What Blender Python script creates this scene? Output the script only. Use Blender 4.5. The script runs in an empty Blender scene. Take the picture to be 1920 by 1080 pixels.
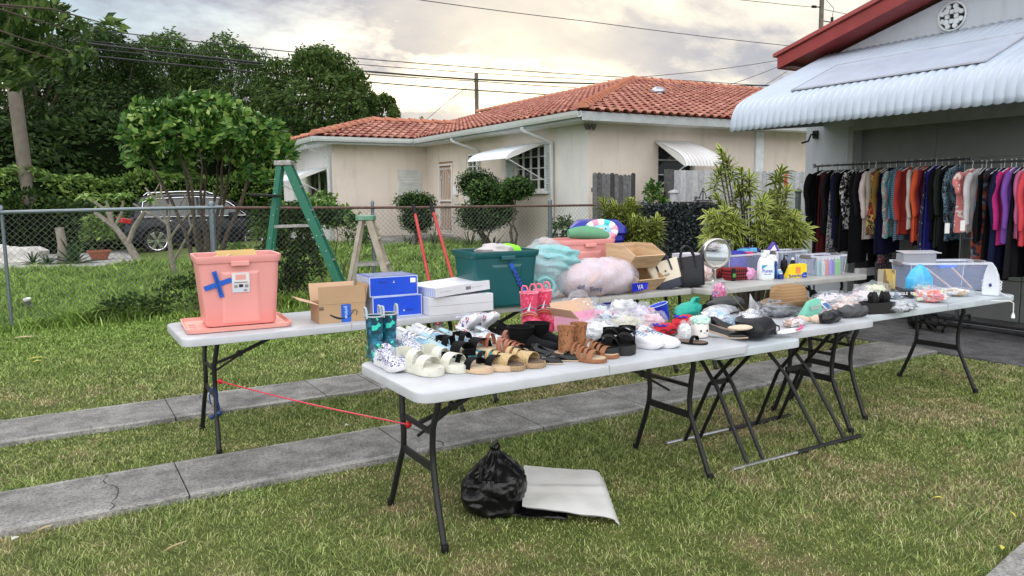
EXPO, GR, SKYROT, SKYLOC = 0.15, 1.0, 2.9, (3.3, 8.1, 0)
import bpy, math, random
import numpy as np
from mathutils import Vector, Matrix, Euler
random.seed(7); RNG = np.random.default_rng(11)
R = math.radians; PI = math.pi
sc = bpy.context.scene; COL = sc.collection
# ---------------------------------------------------------------- camera numbers
FOC, PITCH, YAW, ROLL, CH = 1442.0, R(6.72), R(59.2), math.atan(.0116), 1.55
FX, FY = math.cos(YAW), math.sin(YAW); RX, RY = FY, -FX
def ray(u, v):
    x = u-960; y = -(v-540); c, s = math.cos(ROLL), math.sin(ROLL)
    x, y = c*x+s*y, -s*x+c*y
    a = x/FOC; b = y/FOC
    d = math.cos(PITCH)+b*math.sin(PITCH); z = -math.sin(PITCH)+b*math.cos(PITCH)
    return (FX*d+RX*a, FY*d+RY*a, z)
def onZ(u, v, z=0.):
    r = ray(u, v); t = (z-CH)/r[2]; return (r[0]*t, r[1]*t, z)
def onX(u, v, x):
    r = ray(u, v); t = x/r[0]; return (x, r[1]*t, CH+r[2]*t)
def onY(u, v, y):
    r = ray(u, v); t = y/r[1]; return (r[0]*t, y, CH+r[2]*t)
def onD(u, v, D):                     # at forward distance D
    r = ray(u, v); t = D/(r[0]*FX+r[1]*FY); return (r[0]*t, r[1]*t, CH+r[2]*t)

# ---------------------------------------------------------------- materials
MC = {}
def nt(name):
    m = bpy.data.materials.new(name); m.use_nodes = True
    n = m.node_tree.nodes; l = m.node_tree.links; b = n['Principled BSDF']
    return m, n, l, b
def rgb(c): return (c[0], c[1], c[2], 1)
def ramp(n, stops, interp='LINEAR'):
    r = n.new('ShaderNodeValToRGB'); e = r.color_ramp; e.interpolation = interp
    while len(e.elements) < len(stops): e.elements.new(.5)
    for i, (p, c) in enumerate(stops):
        e.elements[i].position = p; e.elements[i].color = rgb(c)
    return r
def coords(n, l, scale=(1, 1, 1), kind='Object'):
    t = n.new('ShaderNodeTexCoord'); m = n.new('ShaderNodeMapping')
    m.inputs['Scale'].default_value = scale; l.new(t.outputs[kind], m.inputs['Vector']); return m.outputs[0]
def noise(n, l, vec, scale, detail=4, rough=.55):
    t = n.new('ShaderNodeTexNoise'); t.inputs['Scale'].default_value = scale
    t.inputs['Detail'].default_value = detail; t.inputs['Roughness'].default_value = rough
    l.new(vec, t.inputs['Vector']); return t.outputs['Fac']
def bump(n, l, b, h, strength, dist=.01):
    u = n.new('ShaderNodeBump'); u.inputs['Strength'].default_value = strength; u.inputs['Distance'].default_value = dist
    l.new(h, u.inputs['Height']); l.new(u.outputs[0], b.inputs['Normal'])
def mat(name, c, rough=.5, metal=0, var=.12, sc_=6, bmp=0, bsc=60, bd=.003, spec=.5, alpha=1, c2=None, tr=0, coat=0, sub=0):
    """general surface: colour c drifting to c2 over a noise, fine bump"""
    if name in MC: return MC[name]
    m, n, l, b = nt(name); v = coords(n, l)
    lo = c2 or tuple(x*(1-var) for x in c); hi = c if c2 else tuple(min(1, x*(1+var)) for x in c)
    r = ramp(n, [(.3, lo), (.7, hi)]); l.new(noise(n, l, v, sc_), r.inputs[0]); l.new(r.outputs[0], b.inputs['Base Color'])
    b.inputs['Roughness'].default_value = rough; b.inputs['Metallic'].default_value = metal
    b.inputs['Specular IOR Level'].default_value = spec; b.inputs['Alpha'].default_value = alpha
    if tr: b.inputs['Transmission Weight'].default_value = tr
    if coat: b.inputs['Coat Weight'].default_value = coat
    if bmp: bump(n, l, b, noise(n, l, v, bsc, 5), bmp, bd)
    MC[name] = m; return m
def mat_spots(name, stops, scale=30, rough=.6, kind='F1', stretch=(1, 1, 1), interp='CONSTANT', metal=0, dist=0.):
    """print made of voronoi cells: a random colour per cell, or rings by distance"""
    if name in MC: return MC[name]
    m, n, l, b = nt(name); v = coords(n, l, stretch)
    t = n.new('ShaderNodeTexVoronoi'); t.inputs['Scale'].default_value = scale
    if dist:
        q = n.new('ShaderNodeTexNoise'); q.inputs['Scale'].default_value = scale*1.5; l.new(v, q.inputs['Vector'])
        a = n.new('ShaderNodeVectorMath'); a.operation = 'MULTIPLY_ADD'; a.inputs[1].default_value = (dist,)*3
        l.new(q.outputs['Color'], a.inputs[0]); l.new(v, a.inputs[2]); v = a.outputs[0]
    l.new(v, t.inputs['Vector'])
    r = ramp(n, stops, interp)
    if kind == 'cell':
        s = n.new('ShaderNodeSeparateColor'); l.new(t.outputs['Color'], s.inputs[0]); l.new(s.outputs[0], r.inputs[0])
    else: l.new(t.outputs['Distance'], r.inputs[0])
    l.new(r.outputs[0], b.inputs['Base Color']); b.inputs['Roughness'].default_value = rough; b.inputs['Metallic'].default_value = metal
    MC[name] = m; return m
def mat_stripe(name, stops, scale=10, direction='Z', rough=.7, dist=0, interp='CONSTANT', detail=1):
    if name in MC: return MC[name]
    m, n, l, b = nt(name); v = coords(n, l)
    t = n.new('ShaderNodeTexWave'); t.wave_type = 'BANDS'; t.bands_direction = direction; t.wave_profile = 'SAW'
    t.inputs['Scale'].default_value = scale; t.inputs['Distortion'].default_value = dist; t.inputs['Detail'].default_value = detail
    l.new(v, t.inputs['Vector']); r = ramp(n, stops, interp); l.new(t.outputs['Fac'], r.inputs[0])
    l.new(r.outputs[0], b.inputs['Base Color']); b.inputs['Roughness'].default_value = rough
    MC[name] = m; return m
def mat_film(name, c=(.9, .92, .95), alpha=.3, rough=.12, bsc=14):
    """thin crinkled clear plastic"""
    if name in MC: return MC[name]
    m, n, l, b = nt(name); v = coords(n, l)
    b.inputs['Base Color'].default_value = rgb(c); b.inputs['Roughness'].default_value = rough
    h = noise(n, l, v, bsc, 6, .6); bump(n, l, b, h, .55, .015)
    r = ramp(n, [(.35, (alpha*.5,)*3), (.62, (min(1, alpha*1.7),)*3)]); l.new(h, r.inputs[0]); l.new(r.outputs[0], b.inputs['Alpha'])
    b.inputs['Specular IOR Level'].default_value = .45
    MC[name] = m; return m

# ---------------------------------------------------------------- mesh builder
class M:
    def __init__(s): s.v = []; s.f = []; s.mi = []; s.cur = 0
    def add(s, vs, fs):
        o = len(s.v); s.v.extend(tuple(p) for p in vs)
        for f in fs: s.f.append(tuple(i+o for i in f)); s.mi.append(s.cur)
        return s
    def box(s, x0, x1, y0, y1, z0, z1):
        return s.add([(x0, y0, z0), (x1, y0, z0), (x1, y1, z0), (x0, y1, z0), (x0, y0, z1), (x1, y0, z1), (x1, y1, z1), (x0, y1, z1)],
              [(3, 2, 1, 0), (4, 5, 6, 7), (0, 1, 5, 4), (1, 2, 6, 5), (2, 3, 7, 6), (3, 0, 4, 7)])
    def obox(s, c, d, rot=(0, 0, 0)):
        e = Euler(rot).to_matrix(); c = Vector(c)
        ps = [c+e@Vector((a*d[0]/2, b*d[1]/2, g*d[2]/2)) for g in (-1, 1) for a, b in ((-1, -1), (1, -1), (1, 1), (-1, 1))]
        return s.add(ps, [(3, 2, 1, 0), (4, 5, 6, 7), (0, 1, 5, 4), (1, 2, 6, 5), (2, 3, 7, 6), (3, 0, 4, 7)])
    def bar(s, a, b, w, h=None, up=(0, 0, 1)):
        """rectangular bar from a to b"""
        h = h or w; a = Vector(a); b = Vector(b); d = (b-a).normalized(); u = Vector(up)
        if abs(d.dot(u)) > .97: u = Vector((1, 0, 0))
        x = d.cross(u).normalized(); y = x.cross(d)
        ps = [p+x*i*w/2+y*j*h/2 for p in (a, b) for i, j in ((-1, -1), (1, -1), (1, 1), (-1, 1))]
        return s.add(ps, [(3, 2, 1, 0), (4, 5, 6, 7), (0, 1, 5, 4), (1, 2, 6, 5), (2, 3, 7, 6), (3, 0, 4, 7)])
    def tube(s, pts, r, n=8, cap=True, closed=False, flat=1., up=None):
        pts = [Vector(p) for p in pts]; k = len(pts); rs = r if isinstance(r, (list, tuple)) else [r]*k
        vs = []; x = None
        for i, p in enumerate(pts):
            if closed: d = pts[(i+1) % k]-pts[i-1]
            else: d = pts[min(i+1, k-1)]-pts[max(i-1, 0)]
            d = d.normalized() if d.length > 1e-9 else Vector((0, 0, 1))
            if x is None:
                u = Vector(up) if up else (Vector((0, 0, 1)) if abs(d.z) < .9 else Vector((1, 0, 0)))
                x = d.cross(u).normalized()
            else:
                x = (x-d*x.dot(d)).normalized()
            y = d.cross(x)
            for j in range(n):
                a = 2*PI*j/n; vs.append(p+(x*math.cos(a)+y*math.sin(a)*flat)*rs[i])
        fs = [(i*n+j, i*n+(j+1) % n, (i+1)*n+(j+1) % n, (i+1)*n+j) for i in range(k-1) for j in range(n)]
        if closed: fs += [((k-1)*n+j, (k-1)*n+(j+1) % n, (j+1) % n, j) for j in range(n)]
        elif cap: fs += [tuple(range(n-1, -1, -1)), tuple((k-1)*n+j for j in range(n))]
        return s.add(vs, fs)
    def loft(s, secs, cap0=True, cap1=True, close=True):
        n = len(secs[0]); k = len(secs); vs = [p for q in secs for p in q]; m = n if close else n-1
        fs = [(i*n+j, i*n+(j+1) % n, (i+1)*n+(j+1) % n, (i+1)*n+j) for i in range(k-1) for j in range(m)]
        if cap0: fs.append(tuple(range(n-1, -1, -1)))
        if cap1: fs.append(tuple((k-1)*n+j for j in range(n)))
        return s.add(vs, fs)
    def lathe(s, prof, n=20, c=(0, 0, 0), sx=1, sy=1, cap0=True, cap1=True):
        return s.loft([[(c[0]+r*sx*math.cos(2*PI*j/n), c[1]+r*sy*math.sin(2*PI*j/n), c[2]+z) for j in range(n)] for r, z in prof], cap0, cap1)
    def prism(s, poly, y0, y1, axis='y'):
        """polygon in the plane across axis, extruded along it"""
        def mk(p, q):
            if axis == 'y': return (p[0], q, p[1])
            if axis == 'x': return (q, p[0], p[1])
            return (p[0], p[1], q)
        n = len(poly); vs = [mk(p, y0) for p in poly]+[mk(p, y1) for p in poly]
        return s.add(vs, [tuple(range(n-1, -1, -1)), tuple(range(n, 2*n))]+[(i, (i+1) % n, (i+1) % n+n, i+n) for i in range(n)])
    def grid(s, fn, nu, nv, cu=False):
        vs = [fn(i/nu, j/nv) for j in range(nv+1) for i in range(nu+(0 if cu else 1))]; w = nu+(0 if cu else 1)
        return s.add(vs, [(j*w+i, j*w+(i+1) % w, (j+1)*w+(i+1) % w, (j+1)*w+i) for j in range(nv) for i in range(nu)])
    def blob(s, c, r, n=14, k=9, amp=0., fr=3., seed=0, flatb=None):
        """ellipsoid with lumps; flatb = lowest z it may reach"""
        from mathutils import noise as N
        def fn(u, v):
            a = 2*PI*u; b = PI*(v-.5); d = Vector((math.cos(a)*math.cos(b), math.sin(a)*math.cos(b), math.sin(b)))
            q = 1+amp*N.noise(d*fr+Vector((seed*3.1, seed*1.7, 0)))*2
            p = [c[i]+d[i]*r[i]*q for i in range(3)]
            if flatb is not None: p[2] = max(p[2], flatb)
            return p
        return s.grid(fn, n, k, cu=True)
    def build(s, name, m, parent=None, smooth=False, bevel=0, seg=2, sub=0, solid=0, ang=40):
        me = bpy.data.meshes.new(name); me.from_pydata(s.v, [], s.f)
        for q in (m if isinstance(m, (list, tuple)) else [m]): me.materials.append(q)
        if any(s.mi): me.polygons.foreach_set('material_index', s.mi)
        if smooth:
            me.polygons.foreach_set('use_smooth', [True]*len(s.f)); me.set_sharp_from_angle(angle=R(ang))
        me.update(); o = bpy.data.objects.new(name, me); COL.objects.link(o)
        if parent: o.parent = parent
        if solid:
            q = o.modifiers.new('s', 'SOLIDIFY'); q.thickness = solid; q.offset = 0
        if bevel:
            q = o.modifiers.new('b', 'BEVEL'); q.width = bevel; q.segments = seg; q.limit_method = 'ANGLE'; q.angle_limit = R(35)
            if not smooth: me.polygons.foreach_set('use_smooth', [True]*len(s.f)); me.set_sharp_from_angle(angle=R(50)); q.harden_normals = True
        if sub:
            q = o.modifiers.new('u', 'SUBSURF'); q.levels = q.render_levels = sub
        return o
def thing(name, label, cat, loc=(0, 0, 0), rz=0, group=None, rot=None):
    o = bpy.data.objects.new(name, None); COL.objects.link(o); o.empty_display_size = .1
    o.location = loc; o.rotation_euler = rot or (0, 0, rz); o['label'] = label; o['category'] = cat
    if group: o['group'] = group
    return o
def tag(o, label, cat, group=None, loc=None, rz=0):
    o['label'] = label; o['category'] = cat
    if group: o['group'] = group
    if loc: o.location = loc
    if rz: o.rotation_euler = (0, 0, rz)
    return o
def kind(o, k='structure', label=None): 
    o['kind'] = k
    if label: o['label'] = label
    return o
def dup(root, loc, rz=None, label=None):
    def cp(o, par):
        c = o.copy(); COL.objects.link(c)
        if par: c.parent = par
        for ch in list(o.children): cp(ch, c)
        return c
    r = cp(root, None); r.location = loc
    if rz is not None: r.rotation_euler = (root.rotation_euler[0], root.rotation_euler[1], rz)
    if label: r['label'] = label
    return r
def rrect(w, d, r, n=5, cx=0, cy=0):
    out = []
    for k, (sx, sy) in enumerate(((1, 1), (-1, 1), (-1, -1), (1, -1))):
        for i in range(n+1):
            a = PI/2*(k+i/n); out.append((cx+sx*(w/2-r)+r*math.cos(a), cy+sy*(d/2-r)+r*math.sin(a)))
    return out
def text(name, body, size, m, parent, loc, rot, ext=.0006, sx=1, bold=0):
    cu = bpy.data.curves.new(name, 'FONT'); cu.body = body; cu.size = size; cu.extrude = ext; cu.offset = bold
    cu.align_x = 'CENTER'; cu.align_y = 'CENTER'; cu.resolution_u = 2
    t = bpy.data.objects.new(name, cu); COL.objects.link(t)
    dg = bpy.context.evaluated_depsgraph_get(); me = bpy.data.meshes.new_from_object(t.evaluated_get(dg))
    bpy.data.objects.remove(t); me.materials.clear(); me.materials.append(m)
    o = bpy.data.objects.new(name, me); COL.objects.link(o); o.parent = parent; o.location = loc; o.rotation_euler = rot; o.scale = (sx, 1, 1)
    return o

# ---------------------------------------------------------------- camera
cam = bpy.data.cameras.new('camera'); co = bpy.data.objects.new('camera', cam); COL.objects.link(co); sc.camera = co
cam.lens = 36*FOC/1920; cam.clip_end = 3000; cam.clip_start = .05
fw = Vector((FX*math.cos(PITCH), FY*math.cos(PITCH), -math.sin(PITCH))); rt = Vector((RX, RY, 0)); up = rt.cross(fw)
c, s = math.cos(ROLL), math.sin(ROLL); r2 = rt*c-up*s; u2 = rt*s+up*c
co.matrix_world = Matrix(((r2.x, u2.x, -fw.x, 0), (r2.y, u2.y, -fw.y, 0), (r2.z, u2.z, -fw.z, CH), (0, 0, 0, 1)))

# ---------------------------------------------------------------- sky and light
SUNAZ = math.atan2(*[ray(960, 200)[i] for i in (1, 0)]); SUNEL = R(9)
w = bpy.data.worlds.new('World'); sc.world = w; w.use_nodes = True
n = w.node_tree.nodes; l = w.node_tree.links; bg = n['Background']; bg.inputs['Strength'].default_value = 1
sk = n.new('ShaderNodeTexSky'); sk.sky_type = 'NISHITA'; sk.sun_disc = False; sk.sun_elevation = SUNEL; sk.sun_rotation = PI/2-SUNAZ; sk.dust_density = 1.2
tc = n.new('ShaderNodeTexCoord'); sep = n.new('ShaderNodeSeparateXYZ'); l.new(tc.outputs['Generated'], sep.inputs[0])
def mth(op, a, b=None, cl=False):
    q = n.new('ShaderNodeMath'); q.operation = op; q.use_clamp = cl
    for i, x in enumerate((a, b)):
        if x is None: continue
        if isinstance(x, (int, float)): q.inputs[i].default_value = x
        else: l.new(x, q.inputs[i])
    return q.outputs[0]
def mixc(f, a, b, bt='MIX'):
    q = n.new('ShaderNodeMix'); q.data_type = 'RGBA'; q.blend_type = bt
    for s_, x in ((0, f), (6, a), (7, b)):
        if isinstance(x, (int, float)): q.inputs[s_].default_value = x
        elif isinstance(x, tuple): q.inputs[s_].default_value = rgb(x)
        else: l.new(x, q.inputs[s_])
    return q.outputs[2]
zc = mth('MAXIMUM', sep.outputs[2], 0.)
den = mth('ADD', zc, .40)
cmb = n.new('ShaderNodeCombineXYZ'); l.new(mth('DIVIDE', sep.outputs[0], den), cmb.inputs[0]); l.new(mth('DIVIDE', sep.outputs[1], den), cmb.inputs[1])
mp = n.new('ShaderNodeMapping'); mp.inputs['Rotation'].default_value = (0, 0, SKYROT); mp.inputs['Scale'].default_value = (1., 1.35, 1); mp.inputs['Location'].default_value = SKYLOC; l.new(cmb.outputs[0], mp.inputs[0])
big = noise(n, l, mp.outputs[0], 1.9, 10, .58)
cover = ramp(n, [(.36, (0, 0, 0)), (.47, (1, 1, 1))]); l.new(big, cover.inputs[0])
dk = n.new('ShaderNodeMapping'); dk.inputs['Location'].default_value = (3.1, 1.2, 2.2); l.new(mp.outputs[0], dk.inputs[0])
shade = noise(n, l, dk.outputs[0], 2.6, 9, .58)
# glow round the veiled sun
sd = n.new('ShaderNodeVectorMath'); sd.operation = 'DOT_PRODUCT'; l.new(tc.outputs['Generated'], sd.inputs[0])
sd.inputs[1].default_value = (math.cos(SUNAZ)*math.cos(SUNEL), math.sin(SUNAZ)*math.cos(SUNEL), math.sin(SUNEL))
gl = mth('POWER', mth('MAXIMUM', sd.outputs['Value'], 0.), 70.)
bd_ = n.new('ShaderNodeVectorMath'); bd_.operation = 'DOT_PRODUCT'; l.new(tc.outputs['Generated'], bd_.inputs[0]); q = Vector(ray(640, 20)).normalized(); bd_.inputs[1].default_value = q
bank = mth('POWER', mth('MAXIMUM', bd_.outputs['Value'], 0.), 30.)
shm = mth('ADD', mth('SUBTRACT', shade, mth('MULTIPLY', gl, .07)), mth('MULTIPLY', bank, .13))
ccol = ramp(n, [(.38, (1.08, 1.0, .82)), (.46, (.82, .77, .69)), (.54, (.48, .48, .53)), (.68, (.34, .36, .46))]); l.new(shm, ccol.inputs[0])
nis = mixc(1., sk.outputs[0], (.13, .13, .13), 'MULTIPLY')
blue = mixc(.65, nis, (.42, .60, .76))
c1 = mixc(cover.outputs[0], blue, ccol.outputs[0])
gc = mixc(gl, (0, 0, 0), (.62, .50, .24))
c2 = mixc(1., c1, gc, 'ADD')
# the higher part of the dome, thin bright cloud
hi = n.new('ShaderNodeMapRange'); hi.inputs[1].default_value = .35; hi.inputs[2].default_value = .8; l.new(sep.outputs[2], hi.inputs[0])
c3 = mixc(hi.outputs[0], c2, (.9, .96, 1.08))
# unseen half of the dome behind the viewer, brightened as fill on facing walls
bk = n.new('ShaderNodeVectorMath'); bk.operation = 'DOT_PRODUCT'; l.new(tc.outputs['Generated'], bk.inputs[0]); bk.inputs[1].default_value = (-FX, -FY, .3)
bm = n.new('ShaderNodeMapRange'); bm.inputs[1].default_value = .05; bm.inputs[2].default_value = .6; l.new(bk.outputs['Value'], bm.inputs[0])
c4 = mixc(bm.outputs[0], c3, (2.1, 2.08, 2.1))
l.new(c4, bg.inputs['Color'])
sun = bpy.data.lights.new('sun', 'SUN'); sun.energy = .9; sun.angle = R(35); sun.color = (1, .93, .82)
so = bpy.data.objects.new('sun', sun); COL.objects.link(so)
el = R(38); az = SUNAZ+R(25)
so.rotation_euler = Vector((math.cos(az)*math.cos(el), math.sin(az)*math.cos(el), math.sin(el))).to_track_quat('Z', 'Y').to_euler()
sc.view_settings.view_transform = 'Standard'; sc.view_settings.look = 'None'; sc.view_settings.exposure = EXPO; sc.view_settings.gamma = 1

# ---------------------------------------------------------------- ground
def sm(a, b, x):
    t = np.clip((np.asarray(x, float)-a)/(b-a), 0, 1); return t*t*(3-2*t)
def terr(x, y): return .28*sm(11.3, 16, y)*sm(1.5, 5.5, x)
S1, S2 = (4.17, 4.78), (5.78, 6.40)         # driveway strips, Y ranges
SLX = 7.28; GX = 9.5
def lawn_mat(name, blades):
    m, n, l, b = nt(name)
    g = n.new('ShaderNodeNewGeometry'); pos = g.outputs['Position']
    big = noise(n, l, pos, .9, 6, .65); med = noise(n, l, pos, 4.5, 5, .6); fine = noise(n, l, pos, 45, 4, .7)
    green = ramp(n, [(.2, (.07, .12, .025)), (.5, (.19, .28, .065)), (.8, (.42, .50, .18))])
    dry = ramp(n, [(.25, (.16, .14, .07)), (.5, (.34, .29, .16)), (.8, (.58, .50, .32))])
    if blades:
        at = n.new('ShaderNodeAttribute'); at.attribute_name = 'tint'; src = at.outputs['Fac']
    else: src = fine
    l.new(src, green.inputs[0]); l.new(src, dry.inputs[0])
    # more dry turf close by the house we stand at, lush past the fence
    sp = n.new('ShaderNodeSeparateXYZ'); l.new(pos, sp.inputs[0])
    fa = n.new('ShaderNodeMapRange'); fa.inputs[1].default_value = 7.; fa.inputs[2].default_value = 11.3; l.new(sp.outputs[1], fa.inputs[0])
    fb = n.new('ShaderNodeMapRange'); fb.inputs[1].default_value = 2.; fb.inputs[2].default_value = 4.; fb.inputs[3].default_value = 0; fb.inputs[4].default_value = .05; l.new(sp.outputs[0], fb.inputs[0])
    def mt(op, a, c_):
        q = n.new('ShaderNodeMath'); q.operation = op
        for i, x in enumerate((a, c_)):
            if isinstance(x, (int, float)): q.inputs[i].default_value = x
            else: l.new(x, q.inputs[i])
        return q.outputs[0]
    k = mt('ADD', mt('MULTIPLY', big, .6), mt('MULTIPLY', med, .4)); k = mt('ADD', mt('SUBTRACT', k, mt('MULTIPLY', fa.outputs[0], .2)), fb.outputs[0])
    if blades:
        a2 = n.new('ShaderNodeAttribute'); a2.attribute_name = 'pick'; k = mt('ADD', k, mt('MULTIPLY', mt('SUBTRACT', a2.outputs['Fac'], .5), .22))
    r = ramp(n, [(.505, (0, 0, 0)), (.645, (1, 1, 1))]); l.new(k, r.inputs[0])
    x = n.new('ShaderNodeMix'); x.data_type = 'RGBA'; l.new(r.outputs[0], x.inputs[0]); l.new(green.outputs[0], x.inputs[6]); l.new(dry.outputs[0], x.inputs[7])
    y = n.new('ShaderNodeMix'); y.data_type = 'RGBA'; y.blend_type = 'MULTIPLY'; y.inputs[0].default_value = 1
    lum = ramp(n, [(.3, (.72, .72, .72)), (.7, (1.25, 1.25, 1.2))]); l.new(med, lum.inputs[0]); l.new(x.outputs[2], y.inputs[6]); l.new(lum.outputs[0], y.inputs[7])
    # lusher colour beyond the fence
    z = n.new('ShaderNodeMix'); z.data_type = 'RGBA'; z.blend_type = 'MULTIPLY'; l.new(fa.outputs[0], z.inputs[0]); l.new(y.outputs[2], z.inputs[6]); z.inputs[7].default_value = (.90, 1.05, .75, 1)
    l.new(z.outputs[2], b.inputs['Base Color']); b.inputs['Roughness'].default_value = .75; b.inputs['Specular IOR Level'].default_value = .25
    if not blades:
        z.inputs[0].default_value = 1; q = n.new('ShaderNodeMix'); q.data_type = 'RGBA'; q.blend_type = 'MULTIPLY'; q.inputs[0].default_value = 1; l.new(z.outputs[2], q.inputs[6]); q.inputs[7].default_value = (.58, .50, .46, 1); l.new(q.outputs[2], b.inputs['Base Color']); bump(n, l, b, fine, 1., .03)
    return m
g = M(); NX, NY = 150, 150
xs = np.sign(np.linspace(-1, 1, NX))*np.abs(np.linspace(-1, 1, NX))**3*900; ys = np.sign(np.linspace(-1, 1, NY))*np.abs(np.linspace(-1, 1, NY))**3*900
xs = np.unique(np.concatenate([xs, np.linspace(-4, 12, 33)])); ys = np.unique(np.concatenate([ys, np.linspace(9, 20, 34)]))
for y in ys:
    for x in xs: g.v.append((float(x), float(y), float(terr(x, y))-.004))
W = len(xs)
for j in range(len(ys)-1):
    for i in range(W-1): g.f.append((j*W+i, j*W+i+1, (j+1)*W+i+1, (j+1)*W+i)); g.mi.append(0)
kind(g.build('ground', lawn_mat('lawn_soil', False), smooth=True))

def concrete(name, c, dark, edge=.0):
    m, n, l, b = nt(name); v = coords(n, l); a = noise(n, l, v, 2.2, 8, .65); f = noise(n, l, v, 70, 6, .75); st = noise(n, l, v, 7, 7, .7)
    r = ramp(n, [(.30, dark), (.52, c), (.75, tuple(x*1.35 for x in c))]); l.new(a, r.inputs[0])
    q = n.new('ShaderNodeMix'); q.data_type = 'RGBA'; q.blend_type = 'MULTIPLY'; q.inputs[0].default_value = .85
    r2_ = ramp(n, [(.36, (.35, .35, .35)), (.5, (1, 1, 1)), (.66, (1.4, 1.4, 1.4))]); l.new(f, r2_.inputs[0]); l.new(r.outputs[0], q.inputs[6]); l.new(r2_.outputs[0], q.inputs[7])
    q2 = n.new('ShaderNodeMix'); q2.data_type = 'RGBA'; q2.blend_type = 'MULTIPLY'; q2.inputs[0].default_value = .8
    r3 = ramp(n, [(.38, (.62, .62, .60)), (.55, (1.06, 1.06, 1.06))]); l.new(st, r3.inputs[0]); l.new(q.outputs[2], q2.inputs[6]); l.new(r3.outputs[0], q2.inputs[7])
    l.new(q2.outputs[2], b.inputs['Base Color']); b.inputs['Roughness'].default_value = .85; b.inputs['Specular IOR Level'].default_value = .3
    bump(n, l, b, f, .7, .006); return m
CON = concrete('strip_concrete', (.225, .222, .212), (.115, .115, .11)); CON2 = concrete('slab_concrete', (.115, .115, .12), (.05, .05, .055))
CONL = concrete('strip_edge_concrete', (.30, .295, .28), (.14, .14, .135)); JN = mat('joint_dirt', (.03, .03, .025), .95)
def slab(name, x0, x1, y0, y1, joints, top=.032, m=CON, jy=(), wob=.006):
    """row of cast panels with open joints, a paler trowelled border and a worn wavy rim"""
    g = M(); xs = [x0]+[j for j in joints]+[x1]
    for a, b_ in zip(xs[:-1], xs[1:]):
        a += .0035; b_ -= .0035; nn = max(2, int((b_-a)/.12)); P = []
        rag = lambda k: random.uniform(-wob, wob)
        lo = [(a+(b_-a)*i/nn, y0+rag(i)) for i in range(nn+1)]; hi_ = [(a+(b_-a)*i/nn, y1+rag(i)) for i in range(nn+1)]
        for i in range(nn):
            p, q = lo[i], lo[i+1]; t, s_ = hi_[i+1], hi_[i]; e = .045
            prof = [(p, q, t, s_)]
            def sec(w0): return
            pi_, qi = (p[0], p[1]+e), (q[0], q[1]+e); ti, si = (t[0], t[1]-e), (s_[0], s_[1]-e)
            g.cur = 0; g.add([(*pi_, top), (*qi, top), (*ti, top), (*si, top)], [(0, 1, 2, 3)])
            g.cur = 1; g.add([(*p, top-.004), (*q, top-.004), (*qi, top), (*pi_, top)], [(0, 1, 2, 3)]); g.add([(*si, top), (*ti, top), (*t, top-.004), (*s_, top-.004)], [(0, 1, 2, 3)])
            g.add([(*p, -.05), (*q, -.05), (*q, top-.004), (*p, top-.004)], [(0, 1, 2, 3)]); g.add([(*t, -.05), (*s_, -.05), (*s_, top-.004), (*t, top-.004)], [(0, 1, 2, 3)])
        g.cur = 2; g.add([(b_, y0, .004), (b_+.012, y0, .012), (b_+.012, y1, .012), (b_, y1, .004)], [(0, 1, 2, 3)])
        g.cur = 0; g.add([(b_, y0, -.05), (b_, y1, -.05), (b_, y1, top-.002), (b_, y0, top-.002)], [(0, 1, 2, 3)]); g.add([(a, y1, -.05), (a, y0, -.05), (a, y0, top-.002), (a, y1, top-.002)], [(0, 1, 2, 3)])
    return kind(g.build(name, [m, CONL, JN]))
slab('driveway', -14, SLX-.01, *S1, [-12, -10.2, -8.4, -6.6, -4.8, -3, -1.2, .52, 1.78, 2.72, 3.62, 4.9, 6.2])
slab('driveway', -14, SLX-.01, *S2, [-12, -10.2, -8.4, -6.6, -4.8, -3, -1.2, .66, 1.75, 2.2, 3.6, 4.9, 6.2])
_pc = (concrete('path_concrete', (.36, .355, .34), (.20, .20, .19)))
g = M(); ed = [(2.2, 1.20), (2.9, 1.46), onZ(1845, 1080, .05)[:2], onZ(1884, 1044, .05)[:2], onZ(1920, 1013, .05)[:2], (4.6, 1.72), (7.27, 1.80)]; g.prism([(2.2, .3), (7.27, .3)]+ed[::-1], -.05, .05, 'z'); kind(g.build('path', _pc, bevel=.008))
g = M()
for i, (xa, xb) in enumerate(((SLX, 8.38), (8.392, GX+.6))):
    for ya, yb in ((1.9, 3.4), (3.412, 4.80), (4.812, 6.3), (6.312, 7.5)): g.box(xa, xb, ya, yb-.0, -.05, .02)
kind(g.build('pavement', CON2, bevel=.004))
# cracks in the strips
g = M()
def crack(x, y0, y1, z, wid=.004, jit=.05):
    y = y0; px = x
    while y < y1:
        ny = min(y1, y+random.uniform(.03, .08)); nx = px+random.uniform(-jit, jit)*.6
        ww = wid*random.uniform(.5, 1.3); g.add([(px-ww, y, z), (px+ww, y, z), (nx+ww, ny, z), (nx-ww, ny, z)], [(0, 1, 2, 3)]); y = ny; px = nx
crack(1.98, *S1, .0345, .005); crack(.98, *S2, .0345, .004); crack(.15, *S1, .0345, .0025); crack(4.1, *S2, .0345, .003); crack(3.0, S1[0], S1[0]+.35, .0345, .002); crack(7.9, 3.6, 5.4, .0225, .002); crack(8.7, 3.0, 4.4, .0225, .002)
kind(g.build('path', JN))
# neighbour's driveway and the street side
DRV = concrete('neighbour_concrete', (.40, .39, .37), (.28, .28, .27))
g = M(); g.box(-9, 3.6, 20.2, 23.2, -.05, .012); g.box(-9, 8.6, 23.212, 27.2, -.05, .012); kind(g.build('road', DRV))

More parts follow.
